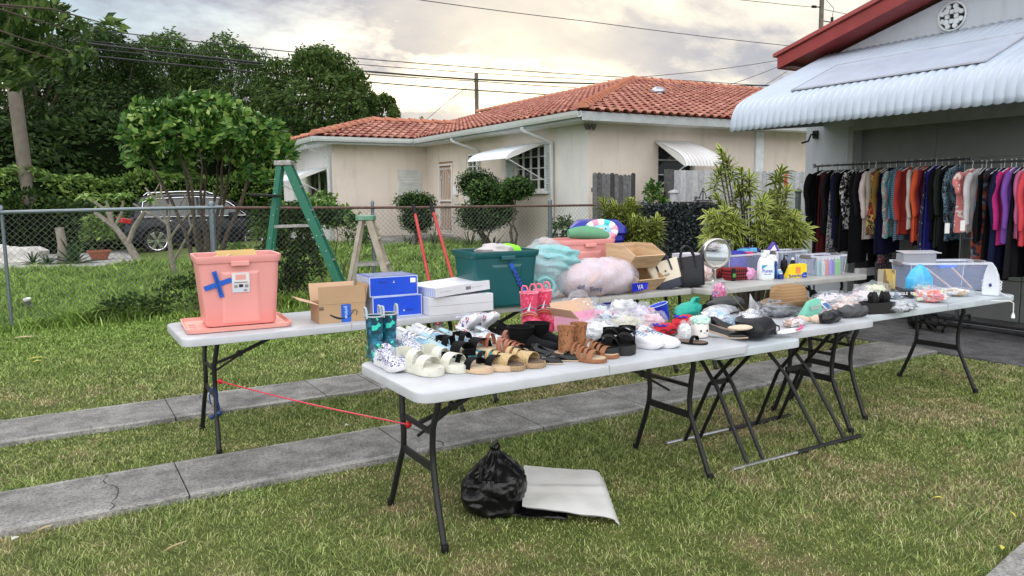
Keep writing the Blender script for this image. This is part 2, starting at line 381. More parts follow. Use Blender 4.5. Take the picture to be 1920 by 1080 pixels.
# grass
def grass(name, n_, xr, yr, hh, wd, seed, keep=None, lean=.75, dens=None):
    rg = np.random.default_rng(seed); x = rg.uniform(*xr, n_); y = rg.uniform(*yr, n_)
    D = x*FX+y*FY; L = x*RX+y*RY
    ok = (D > 2.6) & (np.abs(L) < D*.70+.25)
    for a, b_ in (S1, S2): ok &= ~((y > a+.0+.02*rg.standard_normal(n_)) & (y < b_+.02*rg.standard_normal(n_)) & (x < SLX))
    ok &= ~((x > SLX+.015*rg.standard_normal(n_)) & (y > 1.9) & (y < 7.5)); ok &= ~(y < np.interp(x, [2.2, 2.9, 3.15, 3.65, 4.6, 7.3], [1.2, 1.46, 1.55, 1.64, 1.72, 1.8])+.02*rg.standard_normal(n_))
    if keep is not None: ok &= keep(x, y, rg)
    x = x[ok]; y = y[ok]; k = len(x); D = D[ok]
    s_ = np.clip(D/4.2, .8, 4); a = rg.uniform(0, 2*PI, k); h = rg.uniform(*hh, k)*(1+.18*(s_-1))*(1+.35*np.clip(np.sin(3.1*x+1.7*y)+np.sin(5.3*y-2.2*x)+np.sin(11*x+2)*np.sin(9*y), -1.3, 2)); w_ = wd*s_*rg.uniform(.6, 1.3, k); ln = rg.uniform(.1, lean, k)*h*1.6
    b0 = rg.uniform(0, 2*PI, k); z = terr(x, y)
    V = np.zeros((k, 5, 3)); dx, dy = np.cos(a), np.sin(a); lx, ly = np.cos(b0)*ln, np.sin(b0)*ln
    V[:, 0] = np.stack([x-dx*w_, y-dy*w_, z-.003], 1); V[:, 1] = np.stack([x+dx*w_, y+dy*w_, z-.003], 1)
    V[:, 2] = np.stack([x+dx*w_*.8+lx*.4, y+dy*w_*.8+ly*.4, z+h*.62], 1); V[:, 3] = np.stack([x-dx*w_*.8+lx*.4, y-dy*w_*.8+ly*.4, z+h*.62], 1)
    V[:, 4] = np.stack([x+lx, y+ly, z+h*rg.uniform(.75, 1., k)], 1)
    me = bpy.data.meshes.new(name); me.vertices.add(k*5); me.vertices.foreach_set('co', V.reshape(-1).astype('f'))
    i = np.arange(k)*5; lp = np.stack([i, i+1, i+2, i+3, i+3, i+2, i+4], 1).reshape(-1)
    me.loops.add(k*7); me.loops.foreach_set('vertex_index', lp.astype('i')); me.polygons.add(k*2)
    st = np.stack([np.arange(k)*7, np.arange(k)*7+4], 1).reshape(-1); me.polygons.foreach_set('loop_start', st.astype('i'))
    me.update(calc_edges=True); me.validate()
    for nm, lo, hi__ in (('tint', .15, .9), ('pick', 0, 1)):
        at = me.attributes.new(nm, 'FLOAT', 'POINT'); at.data.foreach_set('value', np.repeat(rg.uniform(lo, hi__, k), 5).astype('f'))
    me.materials.append(MC['blades']); o = bpy.data.objects.new(name, me); COL.objects.link(o); kind(o, 'stuff'); o['label'] = 'short patchy green and straw coloured lawn grass'; return o
MC['blades'] = lawn_mat('lawn_blades', True)
grass('lawn_grass', int(450000*GR), (-1.3, 9), (1.35, 6.2), (.008, .023), .0019, 1, lean=1.3)
grass('lawn_grass', int(190000*GR), (-2.5, 8), (6.2, 11.2), (.012, .028), .0021, 2, lean=1.2)
grass('tall_grass', int(150000*GR), (-3, 10), (11.1, 21), (.05, .12), .0024, 3, keep=lambda x, y, r: ~((y > 20.2) & (x < 3.6)))
# fringe of uncut weeds along the fence foot
def fr(x, y, r): return r.uniform(0, 1, len(x)) < np.exp(-((y-11.15)/.16)**2)
grass('tall_grass', int(60000*GR), (-3, 9), (10.7, 11.6), (.06, .16), .003, 4, keep=fr, lean=.8)
# ================================================================ neighbour's house
def stucco(name, c):
    m, n, l, b = nt(name); v = coords(n, l); st = coords(n, l, (3.2, 3.2, .35)); a = noise(n, l, v, .9, 7, .65); s_ = noise(n, l, st, 1.6, 6, .65)
    r = ramp(n, [(.3, tuple(x*.86 for x in c)), (.6, c)]); l.new(a, r.inputs[0]); r2_ = ramp(n, [(.30, (.70, .68, .65)), (.46, (1, 1, 1))]); l.new(s_, r2_.inputs[0])
    q = n.new('ShaderNodeMix'); q.data_type = 'RGBA'; q.blend_type = 'MULTIPLY'; q.inputs[0].default_value = .42; l.new(r.outputs[0], q.inputs[6]); l.new(r2_.outputs[0], q.inputs[7]); l.new(q.outputs[2], b.inputs['Base Color'])
    b.inputs['Roughness'].default_value = .9; b.inputs['Specular IOR Level'].default_value = .2; bump(n, l, b, noise(n, l, v, 45, 5), .5, .006); return m
CREAM = stucco('cream_stucco', (.76, .68, .60)); WSTUC = stucco('white_stucco', (.74, .73, .72)); GREYW = stucco('grey_white_stucco', (.50, .54, .60))
WP = mat('white_paint', (.78, .78, .77), .45, var=.05); WPD = mat('weathered_white_paint', (.62, .63, .63), .6, var=.15, sc_=9)
DARKG = mat('dark_window_glass', (.012, .014, .018), .06, var=.3, spec=.8)
TILE = mat('terracotta_tile', (.41, .165, .11), .75, c2=(.24, .09, .065), sc_=2.2, bmp=.3, bsc=30); TILE.node_tree.nodes
CAPT = mat('ridge_tile', (.50, .21, .125), .75, c2=(.36, .13, .08), sc_=3, bmp=.3, bsc=30)
GUT = mat('gutter_metal', (.60, .64, .64), .45, var=.06)
def wall(g, ax, k, u0, u1, z0, z1, holes, depth, out):
    """plane wall at ax=k with rectangular holes; out = sign of the outward normal"""
    us = sorted({u0, u1, *[h[0] for h in holes], *[h[1] for h in holes]}); zs = sorted({z0, z1, *[h[2] for h in holes], *[h[3] for h in holes]})
    P = (lambda u, z, d=0: (k-out*d, u, z)) if ax == 'x' else (lambda u, z, d=0: (u, k-out*d, z))
    for a, b_ in zip(us[:-1], us[1:]):
        for c_, d in zip(zs[:-1], zs[1:]):
            if any(h[0] <= a+1e-6 and h[1] >= b_-1e-6 and h[2] <= c_+1e-6 and h[3] >= d-1e-6 for h in holes): continue
            g.add([P(a, c_), P(b_, c_), P(b_, d), P(a, d)], [(0, 1, 2, 3)])
    for a, b_, c_, d in holes:
        g.add([P(a, c_), P(b_, c_), P(b_, d), P(a, d), P(a, c_, depth), P(b_, c_, depth), P(b_, d, depth), P(a, d, depth)],
              [(0, 1, 5, 4), (1, 2, 6, 5), (2, 3, 7, 6), (3, 0, 4, 7)])
HX, HY, WX, WY, ZS = 9.55, 12.9, 6.72, 20.8, 3.06
H = thing('house', 'low cream stucco house with terracotta barrel tile roof beyond the wire fence', 'house', (0, 0, 0))
g = M(); wall(g, 'x', HX, 14.05, WY, 0, ZS, [(14.52, 15.84, 1.69, 2.72), (17.75, 18.30, 1.35, 2.70), (19.12, 20.0, .52, 2.56)], .14, -1)
wall(g, 'y', HY, HX, 24, 0, ZS+.05, [(11.42, 12.5, 1.69, 2.64)], .14, -1)
wall(g, 'y', WY, WX, HX, 0, ZS, [], .1, -1)
g.box(HX+.3, 24, WY, 30, 0, ZS-.02); g.build('wall', CREAM, H)
g = M(); wall(g, 'x', HX, HY, 14.05, 0, ZS, [], .1, -1); g.build('wall', WSTUC, H)
g = M(); wall(g, 'x', WX, WY, 26, 0, ZS, [(21.15, 23.25, 1.5, 2.38)], .12, -1)
g.build('wall', WSTUC, H)['label'] = 'whiter painted stretches of wall facing the street'
g = M(); g.box(WX+.13, WX+.2, 20.9, 26, .3, 3); g.box(HX+.15, HX+.3, 13.1, 20.7, .3, 3); g.box(9.8, 23, 13.05, 13.2, .3, 3); g.build('window_pane', DARKG, H)
g = M(); g.box(7.35, 9.5, 18.6, 20.78, .2, .50); g.box(7.0, 7.35, 18.6, 20.5, .2, .36); g.build('porch_step', CONL, H, bevel=.01)
# soffit, fascia and gutter follow the eave line
E0 = 8.95; EY = 12.3; WE = 6.12; WEY = 20.2; ZE = 3.10
g = M(); g.box(E0, HX+.02, EY+.02, WEY, ZS-.02, ZS+.03); g.box(HX+.02, 24, EY, HY+.05, ZS-.02, ZS+.03); g.box(WE, HX, WEY, WY+.05, ZS-.021, ZS+.029); g.box(WE, WX+.05, WY+.05, 26.6, ZS-.02, ZS+.03)
g.build('soffit', WP, H)
g = M(); g.box(E0-.02, E0+.02, EY-.02, WEY-.02, ZS-.04, ZE+.09); g.box(E0-.02, 24, EY-.022, EY+.02, ZS-.04, ZE+.09); g.box(WE-.02, E0-.02, WEY-.022, WEY+.02, ZS-.04, ZE+.09); g.box(WE-.022, WE+.02, WEY-.02, 26.6, ZS-.04, ZE+.09)
g.build('fascia', mat('grey_fascia', (.40, .44, .45), .5), H)
def gutter(p, q):
    g = M(); a = Vector(p); b_ = Vector(q); d = (b_-a).normalized(); o = Vector((d.y, -d.x, 0))
    prof = [(0, .12), (0, .02), (.03, 0), (.08, 0), (.105, .05), (.12, .12), (.11, .12), (.09, .05), (.075, .012), (.035, .012), (.012, .03), (.012, .12)]
    g.loft([[tuple(e+o*u+Vector((0, 0, v))) for u, v in prof] for e in (a, b_)]); g.build('gutter', GUT, H)
gutter((E0-.024, WEY-.1, ZS+.015), (E0-.024, EY-.03, ZS+.015)); gutter((WE-.15, WEY-.026, ZS+.015), (E0-.15, WEY-.026, ZS+.015)); gutter((WE-.026, 26.6, ZS+.015), (WE-.026, WEY-.12, ZS+.015))
def downspout(pts): 
    g = M()
    for a, b_ in zip(pts[:-1], pts[1:]): g.bar(a, b_, .075, .06, up=(1, 0, 0) if abs(a[2]-b_[2]) > .5 and abs(a[0]-b_[0]) < .01 else (0, 0, 1))
    g.build('downspout', GUT, H, bevel=.01)
downspout([(8.85, 14.35, 3.05), (8.86, 14.35, 2.98), (9.47, 14.15, 2.72), (9.48, 14.15, .3)])
downspout([(8.85, 17.75, 3.05), (8.86, 17.75, 2.98), (9.47, 17.55, 2.75), (9.48, 17.55, .3)])
downspout([(6.06, 20.95, 3.03), (6.07, 20.95, 2.98), (6.62, 20.9, 2.70), (6.64, 20.9, .3)]); downspout([(6.06, 24.5, 3.03), (6.07, 24.5, 2.98), (6.62, 24.4, 2.75), (6.64, 24.4, .3)])
for x in (14.42, 18.2): g = M(); g.box(x, x+.25, HY-.06, HY-.003, 0, ZS-.03); g.build('pilaster', mat('pilaster_paint', (.70, .76, .80), .5), H, bevel=.006)
# roof planes of barrel tiles
SL = math.tan(R(15.3)); PZ = ZE+.10
def tiles(g, org, uv, sv, poly, pitch=.235, course=.36, amp=.055):
    """org on the eave; uv along the eave, sv horizontal uphill; poly (u,s) region in plan"""
    def inside(u, s_):
        c_ = False; n_ = len(poly)
        for i in range(n_):
            (x1, y1), (x2, y2) = poly[i], poly[i-1]
            if (y1 > s_) != (y2 > s_) and u < (x2-x1)*(s_-y1)/(y2-y1)+x1: c_ = not c_
        return c_
    o = Vector(org); U = Vector(uv); S = Vector(sv); us = [p[0] for p in poly]; ss = [p[1] for p in poly]; K = 5
    nu = int((max(us)-min(us))/pitch)+1; ns = int(max(ss)/course)+1
    for j in range(ns):
        for i in range(nu):
            u0 = min(us)+i*pitch; s0 = j*course
            if not inside(u0+pitch/2, min(max(ss)-.01, s0+course/2)): continue
            jz = random.uniform(-.004, .004); js = random.uniform(-.012, .012) if j else random.uniform(-.01, .01)
            vs = []
            for e, (s_, lift, am) in enumerate(((s0-.05+js, .034, 1.), (s0+course, .0, .82))):
                for k in range(K+1):
                    a = PI*k/K; u = u0+pitch*.5-math.cos(a)*pitch*.36*am
                    vs.append(o+U*u+S*s_+Vector((0, 0, s_*SL+lift+jz+math.sin(a)*amp*am)))
            # pan beside the barrel
            fs = [(k, k+1, K+2+k, K+1+k) for k in range(K)]; m_ = len(vs)
            e0 = vs[K]; e1 = vs[2*K+1]
            vs += [e0+Vector((0, 0, -.02))+U*pitch*.05, e0+U*pitch*.30+Vector((0, 0, -.02)), e1+U*pitch*.34+Vector((0, 0, -.02)), e1+U*pitch*.05+Vector((0, 0, -.02))]
            fs += [(K, m_, m_+3, 2*K+1), (m_, m_+1, m_+2, m_+3)]
            # closed front edge thickness
            th = [vs[k]-Vector((0, 0, .016)) for k in range(K+1)]; q = len(vs); vs += th; fs += [(k+1, k, q+k, q+k+1) for k in range(K)]
            g.cur = random.choice((0, 0, 0, 1, 2)); g.add(vs, fs)
T2_ = mat('terracotta_tile_pale', (.50, .23, .17), .75, c2=(.36, .14, .10), sc_=3); T3_ = mat('terracotta_tile_dark', (.36, .11, .08), .8, c2=(.22, .07, .055), sc_=3)
RT = 7.3
g = M(); LY = 12.0
tiles(g, (E0-.05, EY-.05, PZ), (0, 1, 0), (1, 0, 0), [(0, 0), (0+RT, RT), (15, RT), (15, 2.6), (WEY-EY+2.3, 2.5), (WEY-EY-.1, 0)])
tiles(g, (E0-.05, EY-.05, PZ), (1, 0, 0), (0, 1, 0), [(0, 0), (15.5, 0), (15.5, RT), (RT, RT)])
tiles(g, (WE-.05, WEY-.05, PZ), (1, 0, 0), (0, 1, 0), [(0, 0), (E0-WE+.1, 0), (E0-WE+2.6, 2.5), (2.52, 2.5)])
tiles(g, (WE-.05, WEY-.05, PZ), (0, 1, 0), (1, 0, 0), [(0, 0), (5.04, 0), (2.52, 2.52)])
ro = g.build('roof', [TILE, T2_, T3_], H, smooth=True, ang=50)
# solid deck under the tiles
g = M(); z = PZ-.03; pk = z+RT*SL; C0 = (E0, EY, z); P0 = (E0+RT, EY+RT, pk)
g.add([C0, (E0, 30, z), (E0+RT, 30, pk), P0], [(0, 3, 2, 1)]); g.add([C0, (24, EY, z), (24, EY+RT, pk), P0], [(0, 1, 2, 3)])
w2 = 2.52; wp = (WE+w2, WEY+w2, z+w2*SL)
g.add([(WE, WEY, z), (E0, WEY, z), (E0+w2, WEY+w2, wp[2]), wp], [(0, 1, 2, 3)]); g.add([(WE, WEY, z), wp, (WE, WEY+2*w2, z)], [(0, 1, 2)]); g.add([(WE, WEY+2*w2, z), wp, (E0+w2, WEY+w2, wp[2]), (E0, WEY+2*w2, z)], [(0, 1, 2, 3)])
g.add([P0, (24, EY+RT, pk), (24, 27, z), (E0+RT, 30, pk)], [(0, 1, 2, 3)]); g.build('roof_deck', T3_, ro)
def caps(a, b_, r=.115, L=.38):
    a = Vector(a); b_ = Vector(b_); d = (b_-a); n_ = int(d.length/L); d = d/n_; g = M()
    x = Vector((-d.y, d.x, 0)).normalized()
    for i in range(n_):
        p = a+d*i; q = a+d*(i+1.12); vs = []
        for e, rr, lf in ((p, r*1.12, .03), (q, r*.92, 0)):
            for k in range(7):
                t = PI*k/6; vs.append(e+x*math.cos(t)*rr+Vector((0, 0, math.sin(t)*rr*.9+lf)))
        for k in range(7):
            t = PI*k/6; vs.append(p+x*math.cos(t)*r*.9+Vector((0, 0, math.sin(t)*r*.7+.03)))
        g.add(vs, [(k, k+1, 8+k, 7+k) for k in range(6)]+[(14+k, 15+k, k+1, k) for k in range(6)]+([tuple(range(20, 13, -1))] if i == 0 else []))
    g.build('ridge_cap', CAPT, ro, smooth=True, ang=50)
zz = PZ+.03
caps((E0-.1, EY-.1, zz-.02), (E0+RT, EY+RT, zz+RT*SL)); caps((E0+RT, EY+RT, zz+RT*SL), (24, EY+RT, zz+RT*SL)); caps((E0+RT, 30, zz+RT*SL), (E0+RT, EY+RT, zz+RT*SL))
caps((WE-.08, WEY-.08, zz), (WE+w2, WEY+w2, zz+w2*SL)); caps((WE+w2, WEY+w2, zz+w2*SL), (E0+w2, WEY+w2, zz+w2*SL)); caps((WE-.05, WEY+2*w2, zz), (WE+w2, WEY+w2, zz+w2*SL))
g = M(); v = onY(1234, 183, 15.9); g.lathe([(.14, -.1), (.12, .12), (.20, .14), (.19, .2), (.1, .27), (.02, .29)], 14, v); g.build('roof_vent', mat('galvanised', (.42, .44, .47), .35, .8), H, smooth=True)
# windows
def winframe(ax, k, u0, u1, z0, z1, nu, nz, name='window_frame', m=WP, t=.05, mull=.022, y0=None):
    g = M(); k0, k1 = k+.02, k+.07
    def b_(a, c_, d, e, dd=0):
        if ax == 'x': g.box(k0-dd, k1, a, c_, d, e)
        else: g.box(a, c_, k0-dd, k1, d, e)
    b_(u0, u0+t, z0, z1); b_(u1-t, u1, z0, z1); b_(u0+t, u1-t, z0, z0+t); b_(u0+t, u1-t, z1-t, z1)
    for i in range(1, nu): u = u0+(u1-u0)*i/nu; b_(u-mull/2, u+mull/2, z0+t, z1-t, -.003)
    for i in range(1, nz): z = z0+(z1-z0)*i/nz; b_(u0+t, u1-t, z-mull/2, z+mull/2, -.006)
    return g.build(name, m, H)
winframe('x', HX, 14.52, 15.84, 1.69, 2.72, 4, 4); winframe('x', HX, 17.75, 18.3, 1.35, 2.7, 2, 4); winframe('y', HY, 11.42, 12.5, 1.69, 2.64, 1, 3, m=WPD, t=.03); winframe('x', WX, 21.15, 23.25, 1.5, 2.38, 2, 1, t=.035)
g = M(); g.box(HX-.08, HX-.002, 14.40, 15.95, 1.62, 1.685); g.box(HX-.06, HX-.002, 17.68, 18.38, 1.28, 1.345); g.box(11.35, 12.57, HY-.07, HY-.002, 1.62, 1.685); g.build('sill', WP, H, bevel=.006)
def shutter(y0, y1, z0, z1):
    g = M(); g.box(HX-.035, HX-.003, y0, y0+.04, z0, z1); g.box(HX-.035, HX-.003, y1-.04, y1, z0, z1); g.box(HX-.035, HX-.003, y0+.04, y1-.04, z1-.05, z1); g.box(HX-.035, HX-.003, y0+.04, y1-.04, z0, z0+.05)
    for i in range(17): z = z0+.06+(z1-z0-.12)*i/17; g.obox((HX-.022, (y0+y1)/2, z+.02), (.012, y1-y0-.08, .045), (0, R(-35), 0))
    g.build('shutter', mat('blue_white_shutter', (.62, .70, .72), .5), H)
shutter(14.17, 14.50, 1.63, 2.76); shutter(15.87, 16.22, 1.63, 2.60)
def window_awning(name, ax, k, u0, u1, z0, proj, drop, m, parent=H, near=1):
    """corrugated aluminium hood: flat slope, curved nose, side cheeks and stays"""
    prof = [(0, 0), (proj*.35, drop*.22), (proj*.7, drop*.46), (proj*.86, drop*.62), (proj*.95, drop*.78), (proj, drop)]
    P = (lambda a, u, z: (k-a, u, z)) if ax == 'x' else (lambda a, u, z: (u, k-a, z))
    g = M(); NB = int((u1-u0)/.018)
    def fn(a, b_):
        t = b_*(len(prof)-1); i = min(len(prof)-2, int(t)); t -= i; p = prof[i]; q = prof[i+1]
        rib = abs(math.sin(PI*(u0+(u1-u0)*a)/.09))*.016
        return P(p[0]+(q[0]-p[0])*t+rib*.4, u0+(u1-u0)*a, z0-(p[1]+(q[1]-p[1])*t)+rib)
    g.grid(fn, NB, 12); o = g.build(name, m, parent, smooth=True, ang=70)
    for u, s_ in ((u0, .006), (u1-.006, .006)):
        g = M()
        top = [P(a, u, z0-d) for a, d in prof]; bot = [P(prof[-1][0]*i/5, u, z0-.02-(drop)*i/5) for i in range(6)]
        g.add(top+bot, [(i, i+1, 7+i, 6+i) for i in range(5)]); g.build('awning_cheek', WP, o, solid=.006)
    g = M(); 
    for u in (u0+.03, u1-.03): g.tube([P(proj*.93, u, z0-drop), P(.03, u, z0-drop-.45)], .011, 6)
    g.build('awning_stay', WP, o); return o
AW = mat_stripe('awning_white_stained', [(0, (.72, .74, .75)), (.55, (.66, .66, .66)), (.8, (.50, .46, .43)), (1, (.70, .70, .71))], 3.1, 'X', .45, 2.5, 'LINEAR', 4)
AWW = mat('awning_white', (.70, .76, .80), .4, var=.1, sc_=5)
window_awning('window_awning', 'x', HX, 14.5, 16.3, 2.76, 1.02, .38, AWW); window_awning('window_awning', 'y', HY, 11.32, 12.42, 2.73, .97, .58, AW)
window_awning('window_awning', 'x', WX, 21.05, 23.4, 2.44, .95, .36, AWW)
# security door
g = M(); y0, y1, z0, z1 = 19.13, 19.99, .54, 2.5
for a in (y0, y1-.05): g.box(HX-.03, HX+.02, a, a+.05, z0, z1)
for z in (z0, z1-.05, 1.28, 1.46): g.box(HX-.03, HX+.02, y0+.05, y1-.05, z, z+.045)
for i in range(7):
    y = y0+.12+(y1-y0-.24)*i/6; k = 1-abs(i-3)/3.; g.box(HX-.02, HX-.008, y-.006, y+.006, 1.50, 2.05+.22*k**.5); g.box(HX-.02, HX-.008, y-.006, y+.006, z0+.25-.12*k**.5, 1.28)
g.tube([(HX-.014, y0+.08+(y1-y0-.16)*i/16, 2.05+.26*math.sin(PI*i/16)) for i in range(17)], .009, 5); g.tube([(HX-.014, y0+.08+(y1-y0-.16)*i/16, z0+.28-.2*math.sin(PI*i/16)) for i in range(17)], .009, 5)
for (zc_, a) in ((2.36, 3), (1.37, 0), (.63, 2)):
    for i in range(10):
        y = y0+.1+(y1-y0-.2)*i/9; g.tube([(HX-.012, y+.03*math.cos(t), zc_+.03*math.sin(t)) for t in [2*PI*j/8 for j in range(8)]], .006, 4, closed=True)
dr = g.build('door', WP, H); g = M(); g.box(HX+.04, HX+.09, 19.12, 20.0, .52, 2.56); g.build('door_leaf', mat('tan_door', (.42, .27, .17), .6), dr)
g = M(); g.box(HX-.1, HX-.003, 18.78, 18.95, 1.62, 1.86); g.build('mailbox', WP, H, bevel=.02)
# slatted shutter panel on the wing
g = M(); g.box(8.62, 9.35, WY-.03, WY-.003, 1.2, 2.38)
for i in range(14): g.obox((8.985, WY-.034, 1.25+i*.083), (.70, .012, .062), (R(14), 0, 0))
g.box(8.83, 9.03, WY-.06, WY-.035, 1.98, 2.02); g.build('wall_shutter', mat('shutter_panel', (.62, .65, .63), .5), H)
g = M(); v = onY(1101, 240, 12.86); g.box(v[0]-.05, v[0]+.05, v[1]-.06, v[1], v[2]-.03, v[2]+.04)
for s_ in (-1, 1): g.lathe([(.02, 0), (.06, .10), (.065, .12)], 10, (v[0]+s_*.09, v[1]-.1, v[2]-.05))
g.build('floodlight', mat('lamp_grey', (.12, .12, .11), .5), H)

# ================================================================ the sale house on the right
S = thing('garage', 'grey white gabled garage with red fascia and big white aluminium awning', 'garage')
SY1 = 7.54; ZW = 3.35; RS = .27; RYC = 3.0
g = M(); us = [-1.6, 2.4, 6.84, SY1]
wall(g, 'x', GX, -1.6, SY1, 0, ZW, [(2.4, 6.84, 0, 2.46)], .22, -1)
g.add([(GX, SY1, ZW), (GX, -1.6, ZW), (GX, RYC, ZW+RS*(SY1-RYC))], [(0, 1, 2)])
g.add([(GX, SY1, 0), (GX+9, SY1, 0), (GX+9, SY1, ZW), (GX, SY1, ZW)], [(0, 1, 2, 3)]); g.add([(GX, -1.6, 0), (GX+9, -1.6, 0), (GX+9, -1.6, ZW), (GX, -1.6, ZW)], [(3, 2, 1, 0)])
g.build('wall', GREYW, S)
g = M(); zz0 = .02
for i in range(5):
    z = zz0+i*.485
    for j in range(4): g.box(GX+.17, GX+.2, 2.42+j*1.10, 2.42+(j+1)*1.10-.012, z, z+.475)
g.build('garage_door', mat('garage_door_paint', (.19, .21, .20), .55, var=.06), S, bevel=.006)
g = M(); g.box(GX-.02, GX+.2, 2.3, 2.4, 0, 2.5); g.box(GX-.02, GX+.2, 6.76, 6.84, 0, 2.46); g.box(GX-.02, GX-.003, 2.4, 6.76, 2.4, 2.56); g.build('door_trim', mat('garage_trim', (.33, .35, .35), .5), S, bevel=.005)
RED = mat('red_fascia', (.27, .035, .035), .45, var=.15, sc_=3); OV = 9.15; EYo = 7.78
def rz_(y): return 3.54+RS*(EYo-y)
g = M()
for s_ in (1, -1):
    ys_ = [EYo, RYC] if s_ > 0 else [RYC, 2*RYC-EYo]; za = [rz_(EYo), rz_(RYC)] if s_ > 0 else [rz_(RYC), rz_(EYo)]
    g.add([(OV-.03, ys_[0], za[0]-.2), (OV-.03, ys_[1], za[1]-.2), (OV-.03, ys_[1], za[1]-.035), (OV-.03, ys_[0], za[0]-.035), (OV, ys_[0], za[0]-.2), (OV, ys_[1], za[1]-.2), (OV, ys_[1], za[1]-.035), (OV, ys_[0], za[0]-.035)],
          [(0, 1, 2, 3), (7, 6, 5, 4), (0, 3, 7, 4), (1, 5, 6, 2), (0, 4, 5, 1), (3, 2, 6, 7)])
g.box(OV, 19, EYo-.02, EYo+.01, rz_(EYo)-.2, rz_(EYo)-.035)
g.build('fascia', RED, S)
g = M()
for y0, y1, z0, z1 in ((EYo+.05, RYC, rz_(EYo)-.035, rz_(RYC)-.02), (2*RYC-EYo-.05, RYC, rz_(EYo)-.035, rz_(RYC)-.02)):
    g.add([(OV-.07, y0, z0), (19, y0, z0), (19, y1, z1), (OV-.07, y1, z1), (OV-.07, y0, z0+.05), (19, y0, z0+.05), (19, y1, z1+.05), (OV-.07, y1, z1+.05)], [(0, 1, 2, 3), (7, 6, 5, 4), (0, 3, 7, 4), (0, 4, 5, 1)])
g.build('roof', mat('red_roof_edge', (.34, .07, .065), .5, var=.1), S)
g = M(); g.add([(OV, EYo-.03, rz_(EYo)-.19), (GX+9, EYo-.03, rz_(EYo)-.19), (GX+9, SY1, rz_(EYo)-.19), (OV, SY1-.0, rz_(EYo)-.19)], [(0, 1, 2, 3)])
g.add([(OV, SY1, rz_(SY1)-.2), (GX-.003, SY1, rz_(SY1)-.2), (GX-.003, RYC, rz_(RYC)-.2), (OV, RYC, rz_(RYC)-.2)], [(0, 1, 2, 3)]); g.build('soffit', RED, S)
# round ventilation block in the gable
g = M(); vc = onX(1786, 31, GX); N_ = 40
def star(a): return .135*(.72+.28*abs(math.cos(2*a)))
g.lathe([(.17, 0), (.178, .02), (.165, .03), (.155, .02), (.15, 0)], 36, (0, 0, 0), cap0=False, cap1=False)
g2 = M()
for k in range(4):
    a = PI/4+k*PI/2; g.loft([[(0.036*math.cos(t)+.088*math.cos(a)*1+.0, .036*math.sin(t)+.088*math.sin(a), z) for t in [2*PI*j/10 for j in range(10)]] for z in (0, .03)])
    for da in (-.42, .42): g.loft([[(0.03*math.cos(t)+.12*math.cos(a+da), .03*math.sin(t)+.12*math.sin(a+da), z) for t in [2*PI*j/8 for j in range(8)]] for z in (0, .027)])
for k in range(4):
    a = k*PI/2; g.obox((.055*math.cos(a), .055*math.sin(a), .013), (.05, .045, .026), (0, 0, a))
vt = g.build('gable_vent', mat('block_white', (.62, .66, .70), .8), S, smooth=True); vt.location = vc; vt.rotation_euler = (PI/2, 0, -PI/2)
g = M(); g.lathe([(.15, .002), (.15, .004)], 30); bk_ = g.build('vent_hole', mat('hole_black', (.01, .01, .012), .9), vt)
# the long corrugated awning
ALU = mat('awning_aluminium', (.43, .50, .60), .38, var=.07, sc_=3); AY0, AY1 = 3.70, 7.26
pts = [(GX-.003, 3.47), (9.1, 3.30), (8.6, 3.085), (8.1, 2.87), (7.86, 2.765), (7.76, 2.70), (7.69, 2.60), (7.65, 2.48), (7.645, 2.37)]
g = M(); NV = len(pts)-1
def fn(a, b_):
    t = b_*NV; i = min(NV-1, int(t)); t -= i; p, q = pts[i], pts[i+1]; y = AY0+(AY1-AY0)*a
    r_ = abs(math.sin(PI*(y-AY0)/.0989))**.8*.022; k = max(0, i+t-3.5)/4.5
    return (p[0]+(q[0]-p[0])*t-r_*min(1, k)*.9, y, p[1]+(q[1]-p[1])*t+r_*(1-min(1, k)*.8)-(r_*.9 if b_ > .999 else 0))
g.grid(fn, 36*8, 16); aw = g.build('awning', ALU, S, smooth=True, ang=60); q = aw.modifiers.new('s', 'SOLIDIFY'); q.thickness = .003
g = M(); ps = [(4.22, 8.72, 3.168), (6.50, 8.72, 3.168), (6.50, 7.88, 2.806), (4.22, 7.88, 2.806)]
g.add([(x, y, z) for y, x, z in ps], [(0, 1, 2, 3)]); q = g.build('awning_sheet', mat('milky_sheet', (.40, .46, .57), .35, var=.1, sc_=4, bmp=.3, bsc=6), aw, solid=.003)
g = M()
for i in range(4):
    a, b_ = ps[i], ps[(i+1) % 4]; g.bar((a[1], a[0], a[2]+.004), (b_[1], b_[0], b_[2]+.004), .016)
g.build('sheet_edge', mat('sheet_edge_grey', (.42, .44, .50), .4), q)
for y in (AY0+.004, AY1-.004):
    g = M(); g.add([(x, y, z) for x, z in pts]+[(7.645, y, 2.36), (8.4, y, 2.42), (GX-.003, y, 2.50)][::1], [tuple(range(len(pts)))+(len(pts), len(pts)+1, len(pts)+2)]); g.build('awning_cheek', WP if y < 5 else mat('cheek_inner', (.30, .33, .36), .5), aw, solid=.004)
g = M()
for y in (AY0+.1, 5.5, AY1-.1): g.tube([(GX-.02, y, 3.40), (8.1, y, 2.80), (7.72, y, 2.42)], .018, 6); g.tube([(GX-.02, y, 2.58), (7.72, y, 2.42)], .018, 6)
g.tube([(7.72, AY0+.02, 2.42), (7.72, AY1-.02, 2.42)], .018, 6); g.tube([(8.6, AY0+.02, 3.03), (8.6, AY1-.02, 3.03)], .016, 6); g.build('awning_frame', mat('awning_frame_dark', (.12, .13, .14), .5), aw)
